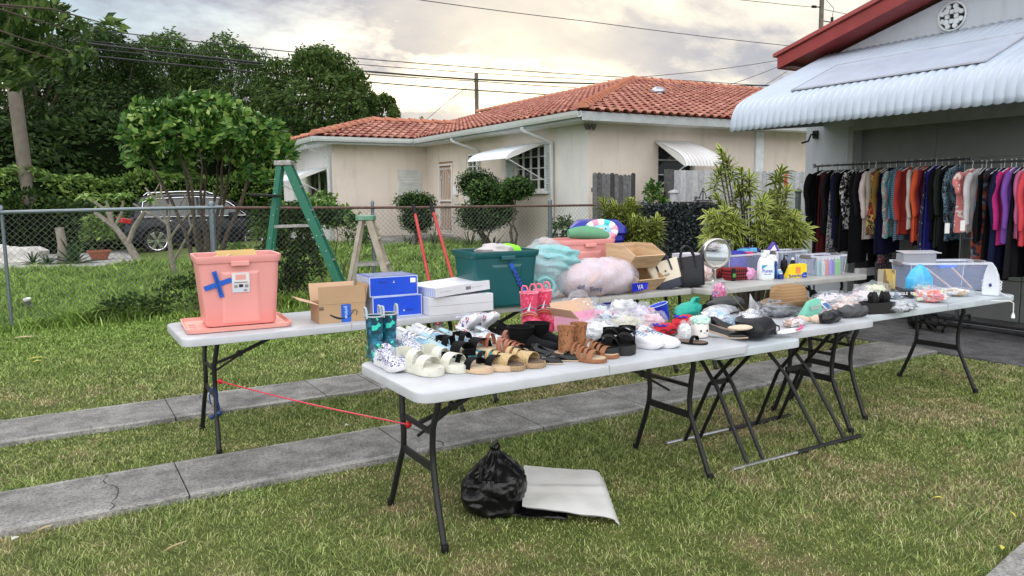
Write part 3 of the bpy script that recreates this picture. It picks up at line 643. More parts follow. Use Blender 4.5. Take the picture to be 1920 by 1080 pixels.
g = M(); v = onX(1520, 262, GX-.12); g.tube([(GX-.01, v[1], v[2]+.08), (GX-.12, v[1], v[2]+.07), (GX-.17, v[1], v[2]-.02), (GX-.28, v[1]+.02, v[2]-.05)], .014, 6); g.box(GX-.035, GX-.003, v[1]-.04, v[1]+.04, v[2]+.02, v[2]+.13); g.build('hook_bracket', mat('black_iron', (.012, .012, .013), .45, spec=.25), S)

# ================================================================ fences
GALV = mat('galvanised_rail', (.17, .21, .24), .42, .55, var=.12, sc_=8); RUST = mat('rusty_rail', (.13, .075, .06), .7, .3, var=.3, sc_=14)
F = thing('chain_link_fence', 'waist high chain link fence with steel rail between the two yards', 'fence', (0, 11.2, 0)); FZ = 1.42; X0, X1 = -3.2, 9.3
g = M(); g.tube([(X0, 0, 1.45), (-.5, 0, 1.44), (1.0, 0, 1.455), (2.05, 0, 1.46)], .024, 8); g.build('rail', GALV, F, smooth=True)
g = M(); g.tube([(2.05, 0, 1.455), (3, 0, 1.435), (5, 0, 1.41), (7, 0, 1.40), (X1, 0, 1.39)], .020, 8); g.build('rail', RUST, F, smooth=True)
for x, r_, z in ((onY(3, 400, 11.2)[0], .02, 1.48), (onY(398, 400, 11.2)[0], .042, 1.50), (onY(700, 395, 11.2)[0], .026, 1.48), (onY(1033, 395, 11.2)[0], .038, 1.47), (X1, .035, 1.48)):
    g = M(); g.lathe([(r_, -.1), (r_, z), (r_*1.15, z), (r_*1.05, z+.03), (.005, z+.05)], 12, (x, .03, 0)); g.build('post', GALV, F, smooth=True)
g = M(); d = .076; hh = 1.40; n_ = int((X1-X0)/d)
for i in range(-int(hh/d)-1, n_+1):
    for s_ in (1, -1):
        a = X0+i*d; p0, p1 = (a, .02), (a+hh, hh+.02)
        # clip to the panel
        t0 = max(0, (X0-a)/hh); t1 = min(1, (X1-a)/hh)
        if t1 <= t0: continue
        xa, xb = a+t0*hh, a+t1*hh; za, zb = .02+t0*hh, .02+t1*hh
        if s_ < 0: za, zb = hh+.04-za, hh+.04-zb
        g.tube([(xa, -.02+.004*s_, za), (xb, -.02+.004*s_, zb)], .0019, 3, cap=False)
g.build('wire_mesh', mat('mesh_wire', (.20, .21, .21), .5, .5), F)
# old weathered pickets and the pale gate beside the neighbour's house
def pickets(name, x0, x1, y, ztop, c, label, cat, jag=.03, w_=.095, dog=True, rails=True):
    T = thing(name, label, cat, (x0, y, .25)); n_ = max(1, int((x1-x0)/w_)); L = x1-x0
    for i in range(n_):
        g = M(); z = ztop-.25+random.uniform(-jag, jag*.5); a = i*L/n_+.003; b_ = (i+1)*L/n_-.003; e = .028 if dog else .004
        g.prism([(a, 0), (b_, 0), (b_, z-e), (b_-e, z), (a+e, z), (a, z-e)], -.009, .009); g.build('picket', c[i % len(c)], T)
    g = M(); 
    for z in (.45, ztop-.6): g.box(0, L, .012, .05, z, z+.08)
    g.build('rail', c[0], T); return T
GW = [mat('grey_wood_a', (.13, .13, .13), .9, c2=(.05, .05, .055), sc_=18, bmp=.5, bsc=30), mat('grey_wood_b', (.20, .20, .205), .9, c2=(.09, .09, .095), sc_=14, bmp=.5, bsc=30), mat('grey_wood_c', (.07, .065, .068), .9, c2=(.03, .03, .03), sc_=18)]
PW = [mat('pale_picket_a', (.50, .52, .54), .8, c2=(.32, .33, .34), sc_=11), mat('pale_picket_b', (.58, .60, .62), .8, c2=(.42, .42, .43), sc_=13)]
pickets('picket_fence', 8.70, 9.72, 11.62, 1.98, [GW[1], GW[0], GW[1], GW[1], GW[2]], 'short stretch of dark weathered grey pickets against the cream house', 'fence', .035)
G_ = pickets('wooden_gate', 10.92, 11.92, 11.85, 2.06, PW, 'whitewashed plank gate with dark brown crossbar under side awning', 'gate', .0, .15, dog=False)
g = M(); g.box(.16, 1.05, -.05, -.012, 1.06, 1.17); g.build('crossbar', mat('brown_bar', (.075, .05, .04), .8), G_)
g = M(); g.box(-.2, -.03, -.03, .07, 0, 1.83); g.build('gate_post', GW[0], G_)
pickets('picket_fence', 11.96, 15.2, 11.85, 2.06, PW, 'pale dog-eared picket fence behind the tall variegated bush', 'fence', .01, .15)
# camouflage leaf screen on a panel
CF = thing('leaf_privacy_screen', 'camouflage screen of artificial blackish green leaves on the fence line', 'privacy screen', (9.35, 11.15, 0))
def leafmesh(name, m, parent, P, size, seed=0, aspect=2.2, up=0., droop=0., tintr=(0, 1)):
    """many small folded leaves at the points P (n,3)"""
    rg = np.random.default_rng(seed); k = len(P); a = rg.uniform(0, 2*PI, k); e = np.clip(rg.normal(up, .55, k), -1.5, 1.5)
    d = np.stack([np.cos(a)*np.cos(e), np.sin(a)*np.cos(e), np.sin(e)-droop], 1); d /= np.linalg.norm(d, axis=1)[:, None]
    r_ = rg.normal(size=(k, 3)); s_ = np.cross(d, r_); s_ /= np.linalg.norm(s_, axis=1)[:, None]; nn = np.cross(d, s_)
    L = (size*rg.uniform(.6, 1.3, k))[:, None]; W_ = L/aspect
    V = np.zeros((k, 5, 3)); V[:, 0] = P; V[:, 1] = P+d*L*.45+s_*W_*.5-nn*W_*.12; V[:, 2] = P+d*L; V[:, 3] = P+d*L*.45-s_*W_*.5-nn*W_*.12; V[:, 4] = P+d*L*.5+nn*W_*.1
    me = bpy.data.meshes.new(name); me.vertices.add(k*5); me.vertices.foreach_set('co', V.reshape(-1).astype('f'))
    i = np.arange(k)*5; lp = np.stack([i, i+1, i+4, i+1, i+2, i+4, i+2, i+3, i+4, i+3, i, i+4], 1).reshape(-1)
    me.loops.add(k*12); me.loops.foreach_set('vertex_index', lp.astype('i')); me.polygons.add(k*4); me.polygons.foreach_set('loop_start', (np.arange(k*4)*3).astype('i'))
    me.update(calc_edges=True); at = me.attributes.new('tint', 'FLOAT', 'POINT'); at.data.foreach_set('value', np.repeat(rg.uniform(*tintr, k), 5).astype('f'))
    me.materials.append(m); o = bpy.data.objects.new(name, me); COL.objects.link(o)
    if parent: o.parent = parent
    return o
def leaf_mat(name, stops, rough=.45, trans=.25, edge=None):
    if name in MC: return MC[name]
    m, n, l, b = nt(name); at = n.new('ShaderNodeAttribute'); at.attribute_name = 'tint'
    r = ramp(n, stops); l.new(at.outputs['Fac'], r.inputs[0]); l.new(r.outputs[0], b.inputs['Base Color']); b.inputs['Roughness'].default_value = rough; b.inputs['Specular IOR Level'].default_value = .18
    if trans:
        t = n.new('ShaderNodeBsdfTranslucent'); x = n.new('ShaderNodeMixShader'); x.inputs[0].default_value = trans; l.new(r.outputs[0], t.inputs[0]); l.new(b.outputs[0], x.inputs[1]); l.new(t.outputs[0], x.inputs[2]); l.new(x.outputs[0], n['Material Output'].inputs[0])
    MC[name] = m; return m
P = RNG.uniform((0, -.07, .03), (2.25, .03, 1.42), (9000, 3)); P[:, 2] = np.minimum(P[:, 2], 1.40+.03*np.sin(P[:, 0]*9))
leafmesh('leaf_cover', leaf_mat('camo_leaf', [(0, (.014, .018, .020)), (.5, (.035, .048, .048)), (.85, (.08, .10, .10)), (1, (.17, .19, .20))], .35, 0), CF, P, .055, 5, 1.5)
g = M(); g.box(0, 2.25, .03, .045, 0, 1.38); g.build('screen_backing', mat('screen_black', (.012, .014, .014), .8), CF)
g = M(); g.tube([(2.0, -.03, 1.42), (1.9, -.03, 1.5), (1.78, -.03, 1.47), (1.72, -.03, 1.42)], .01, 5)
cx = onY(1318, 370, 11.1)
g = M()
for s_ in (-1, 1):
    g.tube([(s_*(.02+.09*t+.03*math.sin(t*5)), 0, .02+.16*math.exp(-t*1.2)*abs(math.cos(t*2.2))) for t in [i/10*2.2 for i in range(11)]], .009, 5)
    g.tube([(s_*(.19+.03*math.cos(t)), 0, .05+.03*math.sin(t)) for t in [i*PI/5 for i in range(10)]], .009, 5, closed=True)
g.tube([(.028*math.cos(t), 0, .2+.028*math.sin(t)) for t in [i*PI/5 for i in range(10)]], .009, 5, closed=True); g.tube([(0, 0, 0), (0, 0, .17)], .009, 5); g.tube([(-.24, 0, .0), (.24, 0, .0)], .01, 5)
o = g.build('iron_finial', MC['black_iron']); tag(o, 'black wrought iron scroll ornament standing above the leaf screen', 'ornament', loc=(cx[0], 11.1, cx[2]-.06))
def post(u, v, Y, r_, m, label, cap=True):
    p = onY(u, v, Y); g = M(); g.lathe([(r_, 0), (r_, p[2]-.06), (r_*1.35, p[2]-.05), (r_*1.3, p[2]-.02), (.01, p[2]+.02)], 12); return tag(g.build('fence_post', m, smooth=True), label, 'post', loc=(p[0], Y, 0))
post(1264, 357, 11.3, .085, mat('post_grey', (.45, .47, .49), .5), 'pale grey capped round post behind the leaf screen'); post(1208, 378, 11.3, .05, MC['galvanised_rail'], 'short steel post at the left end of the leaf screen')
post(1497, 355, 9.2, .05, mat('post_dark', (.06, .09, .09), .5), 'dark green post at the right edge of the variegated bush')
# ================================================================ planting
LFD = leaf_mat('dark_tree_leaf', [(0, (.012, .028, .008)), (.5, (.03, .065, .015)), (1, (.07, .12, .03))])
LFM = leaf_mat('mango_leaf', [(0, (.025, .055, .014)), (.5, (.06, .12, .028)), (1, (.15, .22, .06))])
LFB = leaf_mat('broad_bright_leaf', [(0, (.02, .07, .015)), (.45, (.065, .16, .03)), (.8, (.17, .31, .06)), (1, (.40, .52, .16))], .32)
LFH = leaf_mat('hedge_leaf', [(0, (.035, .075, .016)), (.5, (.10, .19, .035)), (1, (.28, .40, .10))])
LFT = leaf_mat('topiary_leaf', [(0, (.015, .04, .012)), (.6, (.05, .11, .028)), (1, (.14, .24, .06))])
LFP = leaf_mat('plumeria_leaf', [(0, (.13, .26, .05)), (.6, (.22, .38, .08)), (1, (.32, .46, .13))], .35, .35)
LFY = leaf_mat('variegated_leaf', [(0, (.045, .09, .02)), (.3, (.15, .23, .04)), (.6, (.58, .60, .14)), (1, (.85, .80, .34))], .4, .2)
LFS = leaf_mat('strap_leaf', [(0, (.02, .045, .015)), (.6, (.05, .10, .03)), (1, (.12, .17, .06))], .4)
BARK = mat('bark_brown', (.11, .085, .065), .9, c2=(.05, .04, .03), sc_=7, bmp=.8, bsc=40, bd=.01); BARKG = mat('bark_grey', (.30, .27, .23), .85, c2=(.17, .15, .12), sc_=12, bmp=.5, bsc=40)
PHI = PI*(3-5**.5)
def clump_pts(n_, clumps, seed=0, inner=.25, low=-.5):
    rg = np.random.default_rng(seed); C = np.array([c_[:3] for c_ in clumps]); Rr = np.array([c_[3:6] if len(c_) > 4 else (c_[3],)*3 for c_ in clumps])
    w_ = (Rr.prod(1)**.667); k = rg.choice(len(C), n_, p=w_/w_.sum()); d = rg.normal(size=(n_, 3)); d /= np.linalg.norm(d, axis=1)[:, None]
    d[:, 2] = np.where(d[:, 2] < low, -d[:, 2], d[:, 2]); q = rg.uniform(inner, 1, n_)**.45*rg.normal(1, .08, n_); return C[k]+d*Rr[k]*q[:, None]
def branches(g, base, tips, r0, n_=3, seed=1, wig=.12, sides=6):
    rr = random.Random(seed)
    for t in tips:
        b_ = Vector(base); t = Vector(t); k = 6; L = (t-b_).length; ps = []; 
        for i in range(k+1):
            f = i/k; p = b_.lerp(t, f); p.z += .12*L*math.sin(PI*f)*.4
            if 0 < i < k: p += Vector((rr.uniform(-1, 1), rr.uniform(-1, 1), rr.uniform(-.5, .5)))*L*wig*.3
            ps.append(p)
        g.tube(ps, [r0*(1-.8*i/k) for i in range(k+1)], sides)
def tree(name, label, base, h, cr, rz, n_, size, m, seed, cat='tree', nc=26, bark=BARK, r0=.16, cl=.36, group=None, droop=.3, low=-.5, aspect=2.6, ctr=(0, 0), up=0.):
    T = thing(name, label, cat, base, group=group); rr = random.Random(seed); cz = h-rz; cls = []
    for i in range(nc):
        f = (i+.5)/nc; zf = 1-1.75*f; a = PHI*i+seed; q = math.sqrt(max(0, 1-zf*zf))*rr.uniform(.55, .92); k = rr.uniform(.8, 1.25)
        cls.append((ctr[0]+cr*q*math.cos(a), ctr[1]+cr*q*math.sin(a), cz+rz*zf*.82, cr*cl*k, cr*cl*k, rz*cl*k*1.05))
    leafmesh('crown', m, T, clump_pts(n_, cls, seed, low=low), size, seed, aspect, up, droop)
    g = M(); z0 = max(.3, cz-rz*.7); g.tube([(0, 0, -.1), (ctr[0]*.3+.04*h*.3, ctr[1]*.3, z0*.5), (ctr[0]*.6, ctr[1]*.6, z0)], [r0*1.2, r0*.9, r0*.75], 8)
    branches(g, (ctr[0]*.6, ctr[1]*.6, z0), [c_[:3] for c_ in cls[::2]], r0*.5, seed=seed, sides=5); g.build('trunk', bark, T, smooth=True); return T
GRT = 'big trees beyond the hedge'
for i, (u, vt_, wpx, D, m, sz, nn_, lab) in enumerate((
    (30, 60, 210, 30, LFD, .19, 17000, 'dark leafy tree filling the far left edge behind the leaning wooden pole'),
    (178, 48, 120, 33, LFD, .19, 14000, 'dark broad tree just right of the wooden pole, its crown peaking above the wires'),
    (300, 66, 125, 37, LFM, .20, 15000, 'dense green tree behind the wires, third big crown from the left'),
    (425, 74, 125, 38, LFM, .20, 15000, 'rounded tree in the middle of the big tree row'),
    (590, 92, 125, 34, LFM, .21, 17000, 'tall mango tree with drooping leaf clusters, right end of the tree row'),
    (70, 215, 260, 30.5, LFD, .19, 15000, 'low shady tree mass at the far left between the pole and the hedge'),
    (712, 172, 48, 34, LFM, .20, 5000, 'small round side crown right of the tall mango tree above the tiled wing'),
    (240, 215, 190, 31, LFD, .19, 13000, 'low dark tree mass in front of the row, above the clipped hedge'),
    (480, 215, 170, 32, LFD, .19, 13000, 'shaded lower tree behind the round broad-leaved tree'))):
    p = onD(u, vt_, D); cr = wpx/1442*D; h = p[2]; b0 = (p[0], p[1], 0)
    rz = (h-2.2)/2 if 'small round' not in lab else 1.6
    tree('broadleaf_tree', lab, b0, h, cr, rz, int(nn_*1.5), sz, m, 20+i, nc=75 if 'small round' not in lab else 20, group=GRT, droop=.35, cl=.215, aspect=2.7, r0=.25)
p = onD(786, 222, 40); tree('broadleaf_tree', 'tiny pale tree top peeking over the tiled wing roof', (p[0], p[1], 0), p[2], .5, 1.0, 500, .2, LFB, 51, nc=8, group=GRT, r0=.06)
# hedge
def hedge(name, label, x0, x1, y0, y1, zt, n_, m, size, seed, z0=0., amp=.14):
    T = thing(name, label, 'hedge', ((x0+x1)/2, (y0+y1)/2, z0)); rg = np.random.default_rng(seed); hx, hy = (x1-x0)/2, (y1-y0)/2
    x = rg.uniform(-hx, hx, n_); f = rg.uniform(0, 1, n_); top = f < .42
    z = np.where(top, zt, rg.uniform(0, 1, n_)**.8*zt); y = np.where(top, rg.uniform(-hy, hy, n_), np.where(rg.uniform(0, 1, n_) < .85, -hy, hy))
    wv = amp*(np.sin(x*1.7+seed)+np.sin(x*3.9+z*2)*.6+np.sin(z*4+x*.7)*.5); z = z+np.where(top, wv, 0); y = y+wv*np.where(top, 0, 1)+rg.normal(0, .07, n_)
    leafmesh('foliage', m, T, np.stack([x, y, z+rg.normal(0, .05, n_)], 1), size, seed, 1.9, .3)
    g = M(); g.box(-hx, hx, -hy+.15, hy-.15, 0, zt-.15); g.build('shade_core', mat('foliage_inner_shade', (.005, .009, .003), 1, spec=.05), T); return T  # solid core, near black: the shade between the leaves put into its colour
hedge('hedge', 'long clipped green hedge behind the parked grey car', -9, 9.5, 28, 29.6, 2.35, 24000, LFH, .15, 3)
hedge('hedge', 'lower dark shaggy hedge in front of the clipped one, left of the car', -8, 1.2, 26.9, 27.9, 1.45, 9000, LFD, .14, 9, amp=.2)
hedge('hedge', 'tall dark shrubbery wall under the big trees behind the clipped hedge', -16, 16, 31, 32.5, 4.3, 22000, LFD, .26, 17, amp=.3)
# round broad leaved tree behind the fence post
b0 = onD(386, 470, 13.6); b0 = (b0[0], b0[1], float(terr(b0[0], b0[1])))
T = thing('round_tree', 'small multi-stemmed tree with glossy round leaves behind the chain link fence', 'tree', b0)
cc = Vector(onD(385, 262, 13.6))-Vector(b0); rv = Vector((RX, RY, 0)); fv = Vector((FX, FY, 0)); cls = []
for i in range(30):
    f = (i+.5)/30; zf = 1-1.6*f; a = PHI*i; q = math.sqrt(1-zf*zf)*.78; c_ = cc+rv*1.22*q*math.cos(a)+fv*1.1*q*math.sin(a)+Vector((0, 0, zf*.52)); k_ = .75+.5*((i*7)%5)/4; cls.append((*c_, .34*k_, .34*k_, .25*k_))
for du, dv in ((265, 205), (250, 232), (300, 215)): c_ = Vector(onD(du, dv, 13.4))-Vector(b0); cls.append((*c_, .24, .24, .17))
for du, dv in ((395, 196), (420, 205)): c_ = Vector(onD(du, dv, 13.5))-Vector(b0); cls.append((*c_, .26, .26, .15))
for du, dv in ((505, 250), (520, 290), (255, 300), (330, 328), (470, 330)): c_ = Vector(onD(du, dv, 13.6))-Vector(b0); cls.append((*c_, .3, .3, .25))
leafmesh('crown', LFB, T, clump_pts(6000, cls, 5, .35), .15, 5, 1.7, .1, .1)
g = M(); branches(g, (0, 0, -.1), [c_[:3] for c_ in cls[3::4]], .048, seed=4, wig=.06); g.build('trunk', BARK, T, smooth=True)
# shrub of climbing leaves around the green stepladder
def bush(name, label, loc, cls, n_, size, m, seed, cat='shrub', stems=(), sr=.012, sm_=BARK, aspect=1.9, inner=.2, up=.1, droop=.1, group=None):
    T = thing(name, label, cat, loc, group=group); leafmesh('foliage', m, T, clump_pts(n_, cls, seed, inner), size, seed, aspect, up, droop)
    if stems: g = M(); branches(g, (0, 0, -.05), stems, sr, seed=seed, sides=5); g.build('stem', sm_, T, smooth=True)
    return T
v = onY(548, 500, 11.35); v = (v[0], 11.35, 0)
bush('climbing_shrub', 'tangle of dark stems and leaves growing up the fence behind the green ladder', v, [(0, 0, 1.15, .42, .25, .38), (-.2, 0, .7, .3, .2, .4), (.25, 0, .6, .3, .2, .45), (0, 0, .3, .3, .2, .3), (.45, .05, 1.25, .38, .2, .22), (-.35, 0, 1.3, .3, .2, .2)], 3600, .075, LFD, 31, stems=[(-.3, 0, 1.3), (0, 0, 1.4), (.3, 0, 1.3), (.5, 0, 1.3), (-.15, .05, 1.2), (.12, 0, 1.1)], sr=.02)
v = onY(612, 420, 11.6)
bush('flowering_shrub', 'airy green shrub with a few white blossoms hanging over the fence', (v[0], 11.6, 0), [(-.2, 0, 1.38, .38, .25, .2), (.2, 0, 1.25, .3, .2, .2), (.45, 0, 1.05, .22, .2, .28), (.65, 0, .95, .15, .15, .25)], 1300, .085, LFB, 33, stems=[(-.4, 0, 1.4), (.2, 0, 1.4), (.6, 0, 1.1), (.75, 0, .8)])
v = onY(370, 560, 11.2)
bush('weed_clump', 'low scraggly dark weeds piled at the fence foot behind the pink tote', (v[0]-.1, 11.1, 0), [(0, 0, .28, .5, .25, .3), (-.7, -.05, .15, .5, .2, .2), (.5, 0, .4, .3, .2, .45), (.8, 0, .3, .4, .2, .3)], 2400, .06, LFD, 35, cat='weeds', stems=[(-.3, 0, .5), (.4, 0, .9), (.7, 0, .7)])
v = onY(440, 430, 12.6)
bush('leafy_shrub', 'loose mid green shrub behind the fence, hiding the front of the grey car', onZ(505, 490)[:2]+(0,), [(0, 0, .8, .5, .4, .5), (.7, 0, .9, .6, .5, .6), (-.8, 0, .25, .5, .4, .25), (1.3, -.2, 1.1, .6, .5, .7)], 2800, .13, LFH, 36, stems=[(0, 0, 1.2), (.8, 0, 1.2), (1.4, 0, 1.4)])
# plumeria saplings
def sapling(label, base, segs, tips, r0, leaves, seed):
    T = thing('plumeria', label, 'sapling', base, group='young plumeria trees behind the fence'); b_ = Vector(base); g = M()
    for s_ in segs:
        ps = [Vector(onD(u, v, D_))-b_ for u, v, D_ in s_[0]]; k = len(ps); g.tube(ps, [s_[1]+(s_[2]-s_[1])*i/(k-1) for i in range(k)], 7)
    g.build('trunk', BARKG, T, smooth=True)
    if leaves:
        m_ = M(); rr = random.Random(seed)
        for (u, v, D_) in leaves:
            c_ = Vector(onD(u, v, D_))-b_
            for i in range(16):
                a = PHI*i; e = rr.uniform(-.15, .75); L = rr.uniform(.22, .36); d = Vector((math.cos(a)*math.cos(e), math.sin(a)*math.cos(e), math.sin(e))); s_ = d.cross(Vector((0, 0, 1))).normalized()
                ps = []
                for k in range(6):
                    t = k/5; w_ = .042*math.sin(PI*min(1, t*1.05+.03))**.8+.003; q = c_+d*L*t+Vector((0, 0, .05*math.sin(PI*t)-.07*t*t)); ps.append([q-s_*w_, q+Vector((0, 0, -.012)), q+s_*w_])
                m_.loft(ps, False, False, False)
        q = m_.build('foliage', LFP, T, smooth=True); at = q.data.attributes.new('tint', 'FLOAT', 'POINT'); at.data.foreach_set('value', np.repeat(RNG.uniform(0, 1, len(m_.v)//18), 18).astype('f'))
    return T
D1 = 18.2; b1 = onD(265, 500, D1)
sapling('leaning plumeria sapling topped by four tufts of long light green leaves', b1, [
    ([(266, 503, D1), (243, 462, D1), (215, 425, D1), (178, 398, D1)], .10, .045), ([(240, 458, D1), (252, 425, D1), (272, 395, D1), (283, 380, D1)], .07, .04), ([(212, 422, D1), (200, 395, D1), (172, 375, D1), (160, 372, D1)], .05, .03),
    ([(212, 422, D1), (207, 395, D1), (198, 376, D1)], .04, .03), ([(215, 425, D1), (228, 400, D1), (231, 376, D1)], .04, .03)], None, .1, [(160, 372, D1), (196, 374, D1), (233, 372, D1), (283, 378, D1)], 1)
D2 = 15.5; b2 = onD(328, 515, D2)
sapling('bare forked plumeria sapling with pale grey twigs and no leaves', b2, [
    ([(330, 517, D2), (322, 490, D2), (318, 450, D2), (315, 420, D2)], .055, .035), ([(315, 420, D2), (297, 408, D2), (275, 398, D2), (250, 382, D2)], .03, .02), ([(315, 420, D2), (304, 400, D2), (290, 372, D2), (272, 352, D2)], .03, .018),
    ([(318, 450, D2), (330, 430, D2), (352, 402, D2), (380, 380, D2)], .03, .016), ([(315, 420, D2), (318, 392, D2), (302, 365, D2), (302, 342, D2)], .03, .015), ([(302, 375, D2), (290, 360, D2), (302, 340, D2)], .02, .012),
    ([(324, 492, D2), (345, 455, D2), (362, 420, D2), (364, 395, D2)], .03, .015), ([(312, 385, D2), (335, 388, D2), (348, 365, D2)], .02, .014), ([(358, 425, D2), (350, 395, D2), (349, 368, D2)], .02, .013)], None, .1, None, 2)
# clipped topiary shrubs
def topiary(label, u, v, Xp, balls, seed, stems=3):
    p = onX(u, v, Xp); b_ = (Xp, p[1], float(terr(Xp, p[1]))); cl_ = []
    for (uu, vv, rw, rh) in balls: q = onX(uu, vv, Xp); D_ = q[0]*FX+q[1]*FY; cl_.append((0, q[1]-b_[1], q[2]-b_[2], rw/1442*D_, rw/1442*D_, rh/1442*D_))
    T = thing('topiary_shrub', label, 'shrub', b_, group='clipped ball shrubs before the cream house')
    big = max(c_[3] for c_ in cl_); leafmesh('foliage', LFT, T, clump_pts(1500*len(cl_), cl_, seed, .72, -1.1), .055, seed, 1.6, .3)
    g = M()
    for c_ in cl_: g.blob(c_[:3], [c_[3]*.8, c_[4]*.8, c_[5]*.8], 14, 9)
    g.build('shade_core', MC['foliage_inner_shade'], T, smooth=True)  # near-black balls colour in the shade inside the foliage
    g = M(); branches(g, (0, 0, -.05), [c_[:3] for c_ in cl_]+[(0, cl_[0][1]+.1, cl_[0][2])], .035, seed=seed, wig=.25); g.build('stem', BARK, T, smooth=True)
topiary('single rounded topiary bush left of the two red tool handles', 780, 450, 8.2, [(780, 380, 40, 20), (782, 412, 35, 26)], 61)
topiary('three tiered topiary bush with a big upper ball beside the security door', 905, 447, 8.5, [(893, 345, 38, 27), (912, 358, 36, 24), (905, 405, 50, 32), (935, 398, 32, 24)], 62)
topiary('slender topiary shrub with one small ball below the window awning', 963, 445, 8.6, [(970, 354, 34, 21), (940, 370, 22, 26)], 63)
def rosette(name, label, loc, n_, L, w_, m, seed, e0=.2, e1=1.3, droop=.6, cat='plant', mi=False):
    g = M(); rr = random.Random(seed); tv = []
    for i in range(n_):
        a = PHI*i; e = rr.uniform(e0, e1); l_ = L*rr.uniform(.6, 1.1); d = Vector((math.cos(a)*math.cos(e), math.sin(a)*math.cos(e), math.sin(e))); s_ = Vector((-math.sin(a), math.cos(a), 0)); ps = []
        for k in range(6):
            t = k/5; ww = w_*(math.sin(PI*(t*.8+.2)))**.7*.5+.0008; q = d*l_*t-Vector((0, 0, droop*l_*t*t*math.cos(e))); ps.append([q-s_*ww, q-Vector((0, 0, ww*.4)), q+s_*ww])
        g.loft(ps, False, False, False); tv += [rr.random()]*18
    o = g.build(name, m, smooth=True); at = o.data.attributes.new('tint', 'FLOAT', 'POINT'); at.data.foreach_set('value', tv); return tag(o, label, cat, loc=loc)
def gr(u, v, Y=None):
    p = onZ(u, v, .15) if Y is None else onY(u, v, Y); return (p[0], p[1], float(terr(p[0], p[1])))
for u, Y_, L, lab, sd in ((1000, 12.6, .55, 'strap leaved lily clump at the foot of the steel fence post', 3), (880, 16.5, .8, 'spiky strap leaved clump below the three tiered topiary', 4), (815, 17.5, .8, 'thin grassy clump between the two red tool handles', 5), (925, 16, .75, 'dark strappy clump under the slender topiary', 6), (655, 18.5, .7, 'upright thin lily leaves at the corner of the house wing', 7), (765, 18, .6, 'spidery strap plant below the single topiary', 8)):
    p = onY(u, 440, Y_); rosette('strap_plant', lab, (p[0], Y_, float(terr(p[0], Y_))), 34, L, .035, LFS, sd)
p = onY(1055, 430, 12.2); rosette('strap_plant', 'bright broad leaved bromeliad behind the fence by the comforter bag', (onY(1028, 430, 12.3)[0], 12.3, .15), 20, .62, .10, LFH, 12, .4, 1.4, .4)
bush('leafy_shrub', 'fine leaved bush right of the steel post, behind the fence', (p[0], 12.2, .1), [(0, 0, .75, .3, .25, .35), (.2, 0, .5, .3, .2, .4)], 900, .08, LFT, 37, stems=[(0, 0, 1), (.2, 0, .9)])
v = onY(1226, 365, 11.9); bush('leafy_shrub', 'small upright bright green sapling behind the leaf screen', (v[0], 11.9, .2), [(0, 0, 1.35, .22, .15, .3), (.2, 0, 1.15, .15, .1, .15)], 260, .12, LFB, 38, stems=[(0, 0, 1.5), (.15, 0, 1.3), (-.15, 0, 1.4)])
# things low on the left beyond the fence
p = onZ(140, 495); rosette('agave', 'dark blue green agave rosette at the edge of the neighbour lawn', (p[0], p[1], 0), 26, .75, .11, LFS, 14, .15, 1.3, .15)
p = onZ(187, 488); q = bush('potted_plant', 'leafy plant with yellowed leaves standing in a round terracotta pot', (p[0], p[1], 0), [(0, 0, .75, .45, .4, .45), (.1, 0, 1.1, .3, .3, .3)], 800, .13, LFH, 39, cat='potted plant', stems=[(0, 0, .9), (.2, 0, .8)])
g = M(); g.lathe([(.18, 0), (.27, .22), (.30, .23), (.30, .27), (.26, .27), (.24, .2), (.02, .2)], 18); g.build('pot', mat('terracotta', (.33, .11, .06), .8), q, smooth=True)
p = onZ(250, 470); bush('grassy_shrub', 'pale grassy shrub between the potted plant and the car bumper', (p[0]-.6, p[1]-.6, 0), [(0, 0, .5, .35, .3, .4)], 700, .2, LFH, 40, aspect=7, up=.9)
p = onZ(118, 494); g = M(); g.tube([(0, 0, 0), (.02, 0, .5), (-.02, 0, .92)], [.13, .115, .105], 10); tag(g.build('stump', BARKG, smooth=True), 'cut grey tree stump standing upright behind the fence', 'stump', loc=(p[0], p[1], 0))
p = onZ(30, 492); g = M(); g.blob((0, 0, .1), (.8, .4, .32), 16, 9, .25, 2, 3); tag(g.build('rock', mat('white_rock', (.60, .59, .56), .9, c2=(.42, .41, .38), bmp=.6, bsc=12), smooth=True), 'large flat white rock at the far left beyond the fence', 'rock', loc=(p[0], p[1], 0))
for u, sd in ((62, 45), (90, 46)):
    p = onZ(u, 496); rosette('strap_plant', 'dark spiky ground plant beside the white rock' if sd == 45 else 'dark spiky ground plant between the rock and the stump', (p[0], p[1], 0), 30, .55, .05, LFS, sd)
p = onZ(57, 586); T = thing('path_light', 'small grey solar stake light tilted in the neighbour lawn', 'garden light', (p[0], p[1], 0), rot=(R(8), R(-12), .4))
g = M(); g.lathe([(.01, 0), (.012, .06), (.035, .065), (.045, .17), (.05, .19)], 10); g.build('housing', mat('stake_grey', (.12, .12, .13), .5), T, smooth=True); g = M(); g.lathe([(.048, .19), (.05, .215), (.02, .225)], 10); g.build('lens', mat('clear_white', (.7, .7, .7), .3), T)
